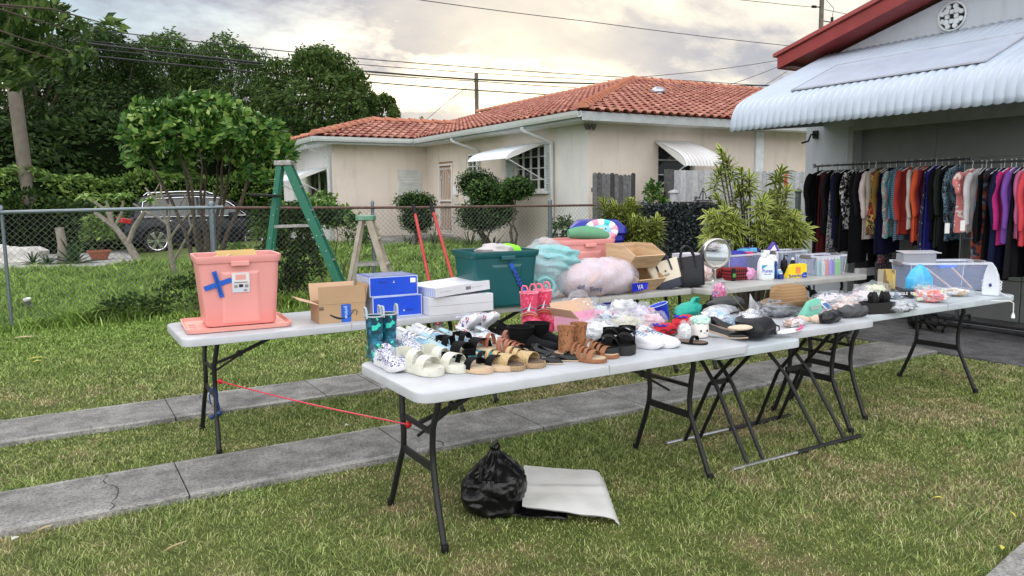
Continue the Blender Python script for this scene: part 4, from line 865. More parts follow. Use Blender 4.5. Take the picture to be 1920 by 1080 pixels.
# variegated bushes by the pickets
def songof(label, loc, heads, seed):
    T = thing('variegated_shrub', label, 'shrub', loc, group='variegated yellow green shrubs'); g = M(); s_ = M(); tv = []; rr = random.Random(seed); b_ = Vector(loc)
    for (u, v, D_, ln) in heads:
        c_ = Vector(onD(u, v, D_))-b_; dr_ = Vector((c_.x*.9+rr.uniform(-.4, .4), c_.y*.9+rr.uniform(-.5, .2), .75)).normalized(); k = 0
        s_.tube([(c_.x*.1, c_.y*.1, 0), tuple(c_*.5+Vector((0, 0, -.05))), tuple(c_)], [.014, .011, .009], 5)
        for i in range(40):
            t = i/40; q0 = c_-dr_*ln*t; a = PHI*i; x = dr_.orthogonal().normalized(); y = dr_.cross(x); e = 1.2-t*1.3+rr.uniform(-.15, .2)
            d = (x*math.cos(a)+y*math.sin(a))*math.cos(e*.75)+dr_*math.sin(e*.75); d.normalize(); sd_ = d.cross(dr_).normalized(); L = rr.uniform(.13, .20)
            nn = d.cross(sd_)
            ring = [[q0+d*L*tt-Vector((0, 0, .35*L*tt*tt))+sd_*w_*x_+nn*(-.003 if x_ == 0 else 0) for x_ in (-1, -.45, .45, 1)] for tt, w_ in ((0, .008), (.35, .018), (.7, .014), (1, .001))]
            n0 = len(g.v); g.loft(ring, False, False, False); base_ = rr.uniform(-.12, .12)-t*.1
            for _ in range(4): tv += [min(1, .85+base_), max(0, .18+base_), max(0, .18+base_), min(1, .85+base_)]
    o = g.build('foliage', LFY, T, smooth=True); at = o.data.attributes.new('tint', 'FLOAT', 'POINT'); at.data.foreach_set('value', tv)
    s_.build('stem', BARK, T, smooth=True); return T
rr = random.Random(3); hd = [(1352, 283, 8.9, .28), (1362, 300, 8.9, .3), (1350, 320, 8.9, .25), (1390, 322, 9, .25), (1405, 335, 9, .2), (1466, 322, 9, .18), (1462, 362, 9, .2), (1330, 405, 8.7, .2)]
for i in range(30): hd.append((rr.uniform(1340, 1495), rr.uniform(348, 455), rr.uniform(8.6, 9.3), .22))
for i in range(10): hd.append((rr.uniform(1325, 1380), rr.uniform(385, 450), 8.7, .22))
for i in range(8): hd.append((rr.uniform(1455, 1510), rr.uniform(405, 455), 8.5, .22))
p = onD(1415, 480, 9); songof('big yellow edged variegated bush at the corner of the garage', (p[0], p[1], 0), hd, 5)
hd = [(rr.uniform(1130, 1200), rr.uniform(375, 425), 9.6, .22) for i in range(14)]+[(rr.uniform(1175, 1240), rr.uniform(405, 460), 9.4, .22) for i in range(16)]
p = onD(1180, 490, 9.5); songof('smaller variegated bush behind the blue recycling bin', (p[0], p[1], 0), hd, 6)
g = M(); v = onD(1470, 342, 8.95); g.add([(0, 0, .09), (.07, .02, .1), (.11, .03, -.07), (.02, .02, -.05)], [(0, 1, 2, 3)]); tag(g.build('flag', mat('orange_flag', (.75, .16, .08), .6), solid=.003), 'tiny orange marker flag stuck in the variegated bush', 'flag', loc=v)
# foreground tree overhead at the left
T = thing('street_tree', 'tree with large dark leaves hanging into the top left corner', 'tree', (-3.3, 7.2, 0)); b_ = Vector((-3.3, 7.2, 0)); cls = []
for (u, v, r_) in ((-60, 20, .5), (20, 20, .5), (70, 40, .42), (25, 80, .4), (75, 110, .34), (-20, 130, .5), (40, 140, .25), (110, 25, .26), (150, 60, .22), (160, 105, .2), (130, 120, .2), (-120, 60, .8), (200, 45, .14)):
    c_ = Vector(onD(u, v, 9.5+rr.uniform(-.6, .6)))-b_; cls.append((*c_, r_*.9, r_*.9, r_*.7))
leafmesh('crown', LFM, T, clump_pts(3000, cls, 8, .3), .14, 8, 2.1, -.3, .35)
g = M(); g.tube([(0, 0, -.1), (.05, 0, 1.6), (.25, .1, 2.9)], [.2, .15, .12], 10); branches(g, (.25, .1, 2.9), [c_[:3] for c_ in cls], .03, seed=3); g.build('trunk', BARK, T, smooth=True)

# ================================================================ poles and wires
WPOLE = mat('pole_wood', (.17, .145, .115), .85, c2=(.09, .08, .065), sc_=3, bmp=.6, bsc=25)
a = Vector(onD(50, 345, 24)); b_ = Vector(onD(18, 100, 24)); d = (b_-a)/(b_.z-a.z); g = M(); p0 = a-d*a.z
g.tube([(0, 0, 0), tuple(d*8.4)], [.215, .18], 14); tag(g.build('utility_pole', WPOLE, smooth=True), 'thick leaning wooden utility pole rising from the hedge at far left', 'pole', 'utility poles', loc=tuple(p0))
def upole(u, v, Y_, label, r_, hz=None):
    p = onY(u, v, Y_); h = hz or p[2]; T = thing('utility_pole', label, 'pole', (p[0], Y_, 0), group='utility poles'); g = M(); g.lathe([(r_*1.2, 0), (r_, h)], 10); g.build('shaft', WPOLE, T, smooth=True)
    return T, p
upole(893, 138, 35, 'distant straight utility pole above the long tiled roof', .10)
T, p = upole(1540, 30, 26, 'utility pole cut by the top edge above the red gable', .11, 13.2)
g = M(); q = onY(1527, 13, 26); g.tube([(q[0]-p[0], 0, q[2]), (0, 0, q[2]+.05)], .03, 6); g.tube([(q[0]-p[0]-.15, 0, q[2]), (q[0]-p[0]+.1, 0, q[2]+.02)], .07, 8)
q = onY(1560, 42, 26); g.tube([(q[0]-p[0], 0, q[2]-.3), (q[0]-p[0], 0, q[2]+.25)], .07, 8); g.tube([(q[0]-p[0], 0, q[2]), (0, 0, q[2])], .025, 6); g.tube([(q[0]-p[0], 0, q[2]+.25), (q[0]-p[0]+.1, 0, q[2]+.7), (0, 0, q[2]+1.2)], .015, 4); g.build('insulator', MC['black_iron'], T, smooth=True)
WIRE = mat('wire_black', (.03, .03, .032), .6)
def wire(label, pts, Y_, r_):
    ps = [Vector(onY(u, v, Y_)) for u, v in pts]; out = []
    for i in range(len(ps)-1):
        for k in range(8):
            t = k/8; q = ps[i].lerp(ps[i+1], t); q.z -= .01*(ps[i+1]-ps[i]).length*math.sin(PI*t)*.35; out.append(q)
    out.append(ps[-1]); o0 = out[0].copy(); g = M(); g.tube([q-o0 for q in out], r_, 5); tag(g.build('power_line', WIRE), label, 'cable', 'overhead wires', loc=tuple(o0))
wire('uppermost of the long wires passing in front of the big trees', [(-60, 28), (230, 62), (700, 112), (1304, 152), (1560, 166)], 35, .022)
wire('second wire from the top, leading to the distant straight pole', [(-60, 45), (180, 78), (893, 137), (1304, 157), (1560, 163)], 35, .018)
wire('thick bundled cable in front of the trees, third from the top', [(-60, 50), (90, 72), (480, 117), (700, 135), (893, 149), (1130, 157), (1480, 160)], 34.6, .045)
wire('thin cable just under the thick bundle', [(-60, 60), (100, 84), (700, 140), (893, 152), (1130, 167), (1420, 172)], 34.2, .022)
wire('lowest of the long wires over the trees, dropping to the tiled ridge', [(-60, 80), (110, 98), (740, 158), (1080, 180), (1500, 196)], 34, .03)
wire('thin service wire crossing the clouds from the top edge to the red gable', [(760, -4), (1100, 40), (1500, 88)], 20, .012)
wire('fine wire slanting up to the red gable tip', [(1180, 146), (1330, 132), (1460, 113)], 20, .010)
wire('short service drop crossing behind the awning', [(1310, 178), (1400, 148), (1462, 124)], 20, .010)
wire('second short service drop right of the roof vent', [(1385, 188), (1440, 156), (1475, 134)], 20, .010)
wire('wire from the cut-off pole running left off the top edge', [(1340, -6), (1440, 5), (1532, 14)], 26, .015)
wire('wire from the cut-off pole running right toward the gable', [(1546, 18), (1620, 32), (1720, 50)], 26, .015)
wire('guy wire slanting down left from the distant pole', [(893, 150), (840, 190), (795, 228)], 35, .014)

# ================================================================ parked car
CP = (1.78, 25.1, 0.012); CAR = thing('parked_car', 'dark grey SUV parked facing right on the driveway behind the fence', 'car', CP)
PAINT = mat('car_paint', (.010, .012, .017), .3, 0, var=.05, spec=.3); BLK = mat('black_trim', (.006, .006, .007), .5, spec=.25); GLS = mat('car_glass', (.02, .028, .03), .05, spec=.9); CHR = mat('chrome', (.75, .76, .78), .15, 1)
LN, WD = 4.78, 1.86
def bodyz(x):   # belt line of the lower body
    t = x/LN
    return np.interp(t, [0, .02, .06, .2, .62, .72, .78, .93, .98, 1], [.72, .98, 1.08, 1.09, 1.05, 1.04, 1.02, .90, .78, .55])
secs = []
for i in range(33):
    t = i/32; x = LN*t; zt = float(bodyz(x)); w2_ = WD/2*float(np.interp(t, [0, .03, .12, .85, .95, 1], [.80, .93, 1, 1, .93, .78])); zb = float(np.interp(t, [0, .05, .95, 1], [.45, .30, .28, .4]))
    secs.append([(x, -w2_*a+0, z) for a, z in ((.90, zb), (.98, zb+.1), (1.0, (zb+zt)/2), (.97, zt-.12), (.90, zt-.02), (.75, zt+.01), (0, zt+.02), (-.75, zt+.01), (-.90, zt-.02), (-.97, zt-.12), (-1, (zb+zt)/2), (-.98, zb+.1), (-.90, zb))])
g = M(); g.loft(secs); body = g.build('body', PAINT, CAR, smooth=True, ang=60); body.location = (0, WD/2, 0)
g = M(); cs = []
for x, z, w_ in ((.30, 1.06, .80), (.42, 1.45, .70), (.62, 1.66, .64), (1.4, 1.75, .63), (2.2, 1.755, .63), (2.75, 1.70, .63), (3.1, 1.55, .66), (3.62, 1.06, .78)):
    cs.append([(x, s_*w_*q+WD/2, z-dz) for s_, q, dz in ((-1, 1.0, .06), (-1, .9, 0), (0, 0, -.02), (1, .9, 0), (1, 1.0, .06))]+[(x+(.0), WD/2+.85*1.02, 1.04), (x, WD/2-.85*1.02, 1.04)])
g.loft(cs); g.build('roof', PAINT, CAR, smooth=True, ang=50)
def sidey(z): return WD/2-(.87-(z-1.04)/.65*.215)-.006
for xs_ in ([(.55, 1.10), (.62, 1.48), (.86, 1.585), (1.24, 1.60), (1.20, 1.10)], [(1.28, 1.10), (1.32, 1.60), (2.08, 1.635), (2.08, 1.10)], [(2.16, 1.10), (2.16, 1.635), (2.68, 1.60), (2.98, 1.46), (3.40, 1.10)]):
    for sd in (0, 1):
        g = M(); g.add([(x, sidey(z) if sd == 0 else WD-sidey(z), z) for x, z in xs_], [tuple(range(len(xs_)))]); g.build('side_window', GLS, CAR, solid=.004)
g = M()
for pl in ([(.50, 1.08), (.60, 1.53), (.88, 1.62), (2.1, 1.672), (2.74, 1.63), (3.06, 1.47), (3.50, 1.10)],): g.tube([(x, sidey(z)-.012, z) for x, z in pl], .013, 5)
g.tube([(.5, sidey(1.08)-.01, 1.08), (3.5, sidey(1.08)-.01, 1.08)], .010, 5); g.build('window_trim', CHR, CAR)
g = M(); g.tube([(.75, .33, 1.72), (.85, .33, 1.80), (1.6, .33, 1.83), (2.4, .33, 1.825), (2.6, .33, 1.76)], .018, 6); g.tube([(.75, WD-.33, 1.72), (.85, WD-.33, 1.80), (1.6, WD-.33, 1.83), (2.4, WD-.33, 1.825), (2.6, WD-.33, 1.76)], .018, 6); g.build('roof_rail', CHR, CAR)
g = M(); g.add([(3.14, WD/2-.60, 1.55), (3.14, WD/2+.60, 1.55), (3.66, WD/2+.76, 1.07), (3.66, WD/2-.76, 1.07)], [(0, 1, 2, 3)]); g.build('windscreen', GLS, CAR, solid=.01)
for x in (.90, 3.69):
    for yy, fl in ((-.005, 1), (WD+.005, -1)):
        g = M(); g.lathe([(.28, -.02), (.35, -.01), (.37, .04), (.37, .18), (.33, .21)], 28); tl = g.build('wheel', mat('tyre_rubber', (.016, .016, .017), .85), CAR, smooth=True); tl.location = (x, yy, .37); tl.rotation_euler = (-PI/2*fl, 0, 0)
        g = M(); g.lathe([(.26, -.0), (.275, -.028), (.255, -.02), (.25, .05)], 28, cap0=False, cap1=False); g.lathe([(.05, -.03), (.06, .02)], 12)
        for k in range(6):
            a = k*PI/3
            for da in (-.13, .13): g.bar((.05*math.cos(a+da), .05*math.sin(a+da), -.02), (.262*math.cos(a+da*.9), .262*math.sin(a+da*.9), -.02), .042, .025)
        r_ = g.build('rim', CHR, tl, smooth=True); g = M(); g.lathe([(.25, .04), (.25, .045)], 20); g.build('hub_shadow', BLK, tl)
        g = M(); pl = [(x+.43*math.cos(t), -.012 if fl > 0 else WD+.012, .37+.43*math.sin(t)) for t in [PI*(.0+i/16) for i in range(17)]]; g.tube(pl, .05, 6); g.build('wheel_arch', BLK, CAR)
g = M(); g.box(1.35, 3.25, -.015, .04, .26, .40); g.box(.0, .15, .15, WD-.15, .32, .5); g.build('sill_trim', BLK, CAR, bevel=.02)
for q in (0, 1): g = M(); g.obox((.10, WD*q+.1*(1-2*q), .98), (.30, .16, .15), (0, R(10), .25-.5*q)); g.build('tail_light', mat('tail_red', (.45, .015, .015), .2, spec=.8), CAR, bevel=.03)
for q in (0, 1): g = M(); g.obox((4.5, WD*q+.12*(1-2*q), .78), (.35, .14, .14), (0, R(12), -.3+.6*q)); g.build('headlight', mat('lamp_clear', (.6, .62, .65), .1), CAR, bevel=.03)
for x in (1.15, 2.15): g = M(); g.tube([(x, -.02, .95), (x+.06, -.045, .955), (x+.16, -.045, .955), (x+.2, -.02, .95)], .014, 6); g.build('door_handle', CHR, CAR)
g = M()
for x in (1.24, 2.12, 3.22): g.box(x-.004, x+.004, -.0035, .0, .42, 1.0)
g.build('door_gap', BLK, CAR)
g = M(); g.obox((3.05, -.06, 1.13), (.17, .16, .13)); g.build('mirror', PAINT, CAR, bevel=.03)

# ================================================================ ladders and tools behind the tables
LGR = mat('green_fibreglass', (.012, .14, .085), .5); LGR2 = mat_spots('green_paint_specks', [(0, (.62, .62, .55)), (.10, (.010, .14, .085)), (1, (.014, .16, .095))], 17, .5, 'F1'); STEEL = mat('worn_steel', (.30, .30, .29), .5, .7, var=.3, sc_=20)
def stepladder(label, top, uL, uR, D_, zt, depth, rail, mats, rungs, cap, vis, extra=None):
    pt = Vector(onD(top[0], top[1], D_)); T = thing('step_ladder', label, 'ladder', (pt.x, pt.y, 0), YAW-PI/2, group='A-frame step ladders')
    sc_ = D_/1442; xl = (uL-top[0])*sc_; xr = (uR-top[0])*sc_; H_ = pt.z if zt is None else zt
    for sgn, xe, nm in ((0, xl, 'rear_rail'), (1, xr, 'front_rail')):
        for dy, sp in ((-depth[0]/2, -depth[1]/2), (depth[0]/2, depth[1]/2)):
            g = M(); a = (-.05 if sgn == 0 else .05); g.bar((a, dy, H_-.03), (xe, sp, 0), rail[sgn][0], rail[sgn][1], up=(0, 1, 0)); g.build(nm, mats[0], T, bevel=.006)
    for k, zf in enumerate(rungs):
        t = 1-zf; x = .05+(xr-.05)*t; w_ = depth[0]+(depth[1]-depth[0])*t; g = M(); g.box(x-.05, x+.05, -w_/2, w_/2, zf*H_-.012, zf*H_+.012); g.build('tread', mats[1], T, bevel=.004)
    g = M(); g.box(-.11, .11, -depth[0]/2-.03, depth[0]/2+.03, H_-.035, H_+.03); g.build('top_cap', mats[2], T, bevel=.012)
    for zf in vis:
        t = 1-zf; w_ = depth[0]+(depth[1]-depth[0])*t; g = M()
        for s_ in (-1, 1): g.bar((-.05+(xl+.05)*t, s_*w_/2, zf*H_), (.05+(xr-.05)*t, s_*w_/2, zf*H_+.01), .035, .012, up=(0, 1, 0))
        g.build('spreader', STEEL, T)
    return T
L1 = stepladder('tall paint-splashed green fibreglass A-frame ladder behind the tables', (533, 306), 478, 655, 10.0, None, (.13, .20), ((.07, .03), (.10, .035)), (LGR2, STEEL, STEEL), (.85, .70, .54, .38, .22), 0, (.60,))
g = M(); g.bar((-.42, -.16, 1.62), (-.02, -.16, 1.60), .055, .035); g.build('paint_shelf', BLK, L1, bevel=.01)
stepladder('short weathered pale wooden step ladder with a green top beside the blue boxes', (686, 408), 640, 750, 9.8, None, (.18, .4), ((.05, .03), (.08, .035)), (mat('pale_wood', (.42, .38, .31), .8, c2=(.28, .25, .20), sc_=9), mat('pale_wood_step', (.36, .33, .27), .8), mat('green_plastic_cap', (.06, .25, .14), .6, c2=(.2, .3, .25), sc_=20)), (.80, .55, .3), 0, (.55,))
T = thing('post_hole_digger', 'pair of long red tool handles with black grips leaning by the fence', 'garden tool', onZ(852, 640)[:2]+(0,)); b_ = T.location
REDH = mat('red_handle', (.42, .025, .03), .45, c2=(.5, .06, .05), sc_=8)
for (a0, a1) in (((775, 385), (803, 520)), ((808, 382), (848, 520))):
    t_ = Vector(onD(*a0, 9.3)); m_ = Vector(onD(*a1, 8.9)); d = (m_-t_); e = t_+d*((t_.z-.12)/(t_.z-m_.z)); g = M(); g.tube([t_-b_, e-b_], .019, 10); h_ = g.build('handle', REDH, T, smooth=True)
    g = M(); g.tube([t_-b_+(t_-m_).normalized()*.01, t_-b_+(m_-t_).normalized()*.12], .024, 10); g.build('grip', BLK, h_, smooth=True)
    g = M(); f = e-b_; g.loft([[(f.x+r_*math.cos(t), f.y+r_*math.sin(t), z) for t in [i*PI/6 for i in range(7)]] for r_, z in ((.05, .3), (.07, .12), (.03, 0))], False, False, False); g.build('blade', STEEL, T, solid=.004)
# ================================================================ folding tables
TZ = .742
def TW(name, c): return mat(name, c, .42, var=.09, sc_=7, bmp=.25, bsc=220, bd=.0006, spec=.4)
TOPA, TOPB, TOPC = TW('table_plastic', (.44, .46, .49)), TW('table_plastic_old', (.40, .40, .38)), TW('table_plastic_bluish', (.43, .48, .51))
LEG = mat('leg_paint', (.012, .0125, .014), .42, var=.2, sc_=30, spec=.35)
def fold_table(label, x0, x1, y0, y1, top, legs, zt=TZ, braces=True, seam=True, cross=None, rz=0):
    cx_, cy_ = (x0+x1)/2, (y0+y1)/2; L, W_ = x1-x0, y1-y0; T = thing('folding_table', label, 'table', (cx_, cy_, 0), rz, 'white folding sale tables')
    g = M(); pr = []
    for ins, z in ((.012, zt-.048), (.0, zt-.044), (.0, zt-.008), (.003, zt-.002), (.009, zt)): pr.append([(p[0], p[1], z) for p in rrect(L-2*ins, W_-2*ins, .075-ins, 6)])
    g.loft(pr, False, True); g.loft([[(p[0], p[1], zt-.047) for p in rrect(L-.03, W_-.03, .06, 6)]], True, False)
    tp = g.build('table_top', top, T, smooth=True, ang=50)
    if seam:
        g = M(); g.box(-.0025, .0025, -W_/2-.0012, W_/2+.0012, zt-.046, zt+.0006); g.build('fold_seam', mat('seam_grey', (.32, .32, .32), .7), tp)
    hw = W_/2
    for lx in (legs or []):
        lx -= cx_; sgn = 1 if lx > 0 else -1
        for s_ in (-1, 1):
            g = M(); K = [(lx-sgn*.03, s_*.20, zt-.03), (lx-sgn*.012, s_*.205, zt-.12), (lx, s_*.175, zt-.22), (lx, s_*.165, .42), (lx, s_*.172, .34), (lx+sgn*.01, s_*.22, .22), (lx+sgn*.02, s_*.315, .0)]
            g.tube(K, .0145, 10); lg = g.build('leg', LEG, T, smooth=True, ang=60)
            g = M(); g.lathe([(.017, -.002), (.018, .03), (.0155, .035)], 10, K[-1]); g.build('foot_cap', BLK, lg, smooth=True)
        g = M(); g.bar((lx, -.17, .335), (lx, .17, .335), .012, .042); g.build('crossbar', LEG, T, bevel=.003)
        g = M(); g.bar((lx, -.165, .50), (lx, .165, .50), .018, .018); g.bar((lx-sgn*.03, -.2, zt-.055), (lx-sgn*.03, .2, zt-.055), .02, .02); g.build('crossbar', LEG, T)
        if braces:
            g = M(); xi = lx-sgn*.52; g.bar((lx-sgn*.005, .0, .50), (lx-sgn*.22, 0, .565), .022, .016); g.bar((lx-sgn*.2, 0, .56), (xi, 0, zt-.05), .03, .018); g.bar((lx, -.0, .44), (lx-sgn*.2, 0, .555), .012, .012)
            g.tube([(lx-sgn*.19, -.02, .558), (lx-sgn*.19, .02, .558)], .02, 8); g.build('brace', LEG, T)
    return T, (cx_, cy_)
Ta, ca = fold_table('nearest white folding table covered with rows of shoes', 1.26, 3.24, 2.87, 3.63, TOPA, (1.41, 2.98))
Tb, cb = fold_table('far left white folding table carrying the pink tote and blue boxes', .61, 2.66, 4.79, 5.55, TOPA, (.81, 2.45))
Tc, cc_ = fold_table('older greyish folding table carrying the green tote and bagged bedding', 2.70, 4.78, 4.90, 5.66, TOPB, (2.83, 4.62))
Td, cd = fold_table('far right white folding table carrying the mirror and detergent bottles', 4.80, 7.0, 4.74, 5.50, TOPB, (4.98, 6.82))
Te, ce = fold_table('small white table on crossed X legs wedged beside the shoe table', 2.96, 3.68, 2.885, 3.60, TOPC, (), TZ-.02, False, False)
for xs_ in ((3.33, 3.46), (3.98, 4.20)):
    for k, x in enumerate(xs_):
        x2 = x-.0; g = M(); q = (-.1, -.1) if xs_[0] > 3.5 else (0, 0)
        g.tube([(x-ce[0], 2.97-ce[1], .012), (x-ce[0]-.02+q[0]*.5, 3.2-ce[1], .42), (x-ce[0]-.04+q[0], 3.42-ce[1], .68)], .012, 8); g.build('leg', LEG, Te, smooth=True)
        g = M(); g.tube([(x+.02-ce[0], 3.50-ce[1], .012), (x-ce[0]-.0+q[0]*.5, 3.28-ce[1], .42), (x-ce[0]-.02+q[0], 3.02-ce[1], .68)], .012, 8); g.build('leg', LEG, Te, smooth=True)
    g = M(); g.bar((xs_[0]-ce[0]-.02, 3.24-ce[1], .44), (xs_[1]-ce[0], 3.24-ce[1], .44), .014, .03); g.build('crossbar', LEG, Te)
for y in (2.96, 3.51):
    g = M(); g.tube([(3.2-ce[0], y-ce[1], .014), (3.78-ce[0], y-ce[1], .014)], .010, 8); g.build('floor_bar', mat('worn_bar', (.40, .41, .42), .35, .8, var=.3, sc_=30), Te, smooth=True)
    g = M(); g.tube([(3.74-ce[0], y-ce[1], .014), (4.34-ce[0], y-ce[1], .014)], .014, 8); g.build('floor_bar', LEG, Te, smooth=True)
Tf, cf = fold_table('white folding table with a hand grip notch holding the black pouches', 3.61, 4.52, 2.99, 3.73, TOPA, (4.35,), TZ+.002, False, False)
g = M(); g.bar((4.35-cf[0], 0, .50), (3.95-cf[0], 0, .60), .02, .016); g.bar((3.97-cf[0], 0, .595), (3.7-cf[0], .0, .69), .026, .016); g.build('brace', LEG, Tf)
Tg, cg = fold_table('white folding table at the far right holding the clear bin and iron', 4.56, 6.48, 3.11, 3.86, TOPC, (4.72, 6.05,), TZ+.003)

# ================================================================ generic goods
CARD = mat('cardboard', (.46, .31, .18), .85, c2=(.40, .26, .15), sc_=4, bmp=.15, bsc=60); CARDIN = mat('cardboard_inside', (.60, .41, .27), .85, var=.05)
BLUE = mat('box_blue', (.008, .07, .62), .25, var=.08, sc_=5, coat=.4); TAPE = mat('blue_tape', (.01, .10, .52), .5, var=.06); WHT = mat('white_card', (.66, .67, .72), .45, var=.05); INK = mat('ink_black', (.012, .012, .015), .7); INKB = mat('ink_navy', (.01, .02, .09), .7)
WHI = mat('plain_white', (.80, .80, .80), .5, var=.03)
def T_(u, v, z=TZ): p = onZ(u, v, z); return (p[0], p[1], z+.001)
PK = mat('pink_plastic', (.76, .335, .31), .38, c2=(.70, .30, .285), sc_=3, bmp=.1, bsc=90, bd=.001, sub=0); PKL = mat('pink_lid', (.82, .37, .31), .4, var=.05)
GRN = mat('teal_plastic', (.008, .09, .10), .32, var=.08, sc_=3, bmp=.1, bsc=90, bd=.001)
def tote(label, loc, rz, w_, d_, h_, m, taper=.86, inner=None):
    T = thing('storage_tote', label, 'storage tote', loc, rz); g = M()
    def ring(k, z, ins=0, r_=.05): return [(p[0], p[1], z) for p in rrect(w_*k-2*ins, d_*k-2*ins, r_*k, 5)]
    def kz(z): return taper+(1-taper)*z/h_*.93
    sec = [ring(taper*.96, 0), ring(taper, .012), ring(kz(h_*.5), h_*.5), ring(kz(h_-.05), h_-.05), ring(kz(h_-.045)+.035, h_-.045), ring(kz(h_)+.04, h_-.03), ring(kz(h_)+.055, h_-.004), ring(kz(h_)+.05, h_), ring(kz(h_), h_-.002), ring(kz(h_*.5), h_*.5, .006), ring(taper*.97, .01, .006)]
    g.loft(sec, True, True); b_ = g.build('body', m, T, smooth=True, ang=35)
    # raised front panel with chamfered step and handle grip under the rim
    g = M(); yf = lambda z: -d_*kz(z)/2
    for x0, x1, z0, z1, o_ in ((-.13*w_/.56, .13*w_/.56, .02, h_-.10, .008),):
        g.add([(x0, yf(z0)-.001, z0), (x1, yf(z0)-.001, z0), (x1, yf(z1)-.001, z1), (x0, yf(z1)-.001, z1), (x0+.018, yf(z0)-o_, z0+.0), (x1-.018, yf(z0)-o_, z0+.0), (x1-.018, yf(z1)-o_, z1-.018), (x0+.018, yf(z1)-o_, z1-.018)], [(4, 5, 6, 7), (0, 1, 5, 4), (1, 2, 6, 5), (2, 3, 7, 6), (3, 0, 4, 7)])
    g.build('front_panel', m, T)
    for s_ in (-1, 1):
        g = M(); g.box(-.055, .055, -.012, .012, -.02, .012); q = g.build('handle', m, T, bevel=.006); q.location = (0, s_*(d_*kz(h_)/2+.02), h_-.045)
    return T, yf
# pink tote standing on its upturned lid
pl = T_(452, 613); T, yf = tote('pink storage tote with a blue tape X standing on its own lid', (pl[0]+.01, pl[1]+.12, TZ+.022), R(-4), .50, .42, .445, PK)
def tape_(T, y, z0, x0, ang, L, wd, m, name='tape', ly=.0015):
    g = M(); g.obox((0, 0, 0), (L, .0012, wd)); o = g.build(name, m, T); o.location = (x0, y-ly*4, z0); o.rotation_euler = (Matrix.Rotation(R(3.6), 3, 'X')@Matrix.Rotation(-ang, 3, 'Y')).to_euler(); return o
tape_(T, yf(.27)-.006, .27, -.135, R(64)+PI/2+.75, .17, .032, TAPE); o = tape_(T, yf(.27)-.0085, .27, -.135, R(-58)+PI/2+1.25, .17, .028, TAPE)
text('lettering', 'THROW PILLOWS'[:5]+' PILLOW', .02, INKB, o, (0, -.0012, 0), (PI/2, 0, 0), sx=.9)
g = M(); g.obox((0, 0, 0), (.105, .001, .125)); lb = g.build('label', mat_stripe('tote_label', [(0, (.70, .71, .72)), (.75, (.72, .72, .72)), (.76, (.55, .60, .68)), (1, (.55, .60, .68))], 1, 'Z', .4), T); lb.location = (.0, yf(.28)-.0125, .275); lb.rotation_euler = (R(3.5), 0, 0)
g = M(); g.box(-.012, .012, -.0025, -.001, -.03, -.012); g.build('label_mark', INK, lb); g = M(); g.box(-.03, .03, -.0022, -.001, .018, .05); g.build('label_mark', mat('label_pink', (.75, .35, .33), .5), lb)
g = M(); g.box(-.04, -.022, -.0022, -.001, -.033, -.015); g.box(.024, .044, -.0022, -.001, -.033, -.015); g.box(.015, .035, -.0022, -.001, -.055, -.045); g.box(-.04, .04, -.0022, -.001, -.002, .004); g.build('label_mark', mat('label_brown', (.28, .2, .18), .6), lb)
L_ = thing('storage_cover', 'pink tote lid lying upside down under the pink tote', 'lid', (pl[0]-.012, pl[1]+.105, TZ+.001), R(-4)); g = M()
rr_ = lambda w_, d_, z, r_=.05: [(p[0], p[1], z) for p in rrect(w_, d_, r_, 5)]
g.loft([rr_(.60, .50, .0), rr_(.625, .525, .004), rr_(.64, .54, .03), rr_(.625, .525, .031), rr_(.60, .50, .012), rr_(.55, .45, .012)], True, True); g.build('lid_shell', PKL, L_, smooth=True, ang=35)
g = M()
for y in (-.12, -.03, .06): g.box(-.285, -.245, y-.018, y+.018, .012, .017)
g.build('lid_rib', PK, L_, bevel=.003)
def carton(name, label, loc, rz, w_, d_, h_, m=CARD, flaps=None, cat='box', rot=None):
    T = thing(name, label, cat, loc, rz, rot=rot); g = M(); t = .004
    if flaps is None: g.box(-w_/2, w_/2, -d_/2, d_/2, 0, h_); g.build('carton', m, T, bevel=.002); return T
    g.box(-w_/2, w_/2, -d_/2, -d_/2+t, 0, h_); g.box(-w_/2, w_/2, d_/2-t, d_/2, 0, h_); g.box(-w_/2, -w_/2+t, -d_/2+t, d_/2-t, 0, h_); g.box(w_/2-t, w_/2, -d_/2+t, d_/2-t, 0, h_); g.box(-w_/2+t, w_/2-t, -d_/2+t, d_/2-t, .001, t); g.build('carton', m, T)
    for side, ang, ln in flaps:
        g = M(); a = R(ang); c_, s_ = math.cos(a)*ln, math.sin(a)*ln
        q = {'f': [(-w_/2, -d_/2, h_), (w_/2, -d_/2, h_), (w_/2, -d_/2-c_, h_+s_), (-w_/2, -d_/2-c_, h_+s_)], 'b': [(w_/2, d_/2, h_), (-w_/2, d_/2, h_), (-w_/2, d_/2+c_, h_+s_), (w_/2, d_/2+c_, h_+s_)],
             'l': [(-w_/2, d_/2, h_), (-w_/2, -d_/2, h_), (-w_/2-c_, -d_/2, h_+s_), (-w_/2-c_, d_/2, h_+s_)], 'r': [(w_/2, -d_/2, h_), (w_/2, d_/2, h_), (w_/2+c_, d_/2, h_+s_), (w_/2+c_, -d_/2, h_+s_)]}[side]
        g.add(q, [(0, 1, 2, 3)]); g.build('flap', CARDIN if side in 'lb' else m, T, solid=.004)
    return T
carton('cardboard_box', 'flat brown carton tucked inside the pink tote', (pl[0]+.02, pl[1]+.19, TZ+.335), R(4), .25, .2, .10, mat('ochre_card', (.50, .33, .12), .7), [('f', 150, .1), ('l', 160, .08)])
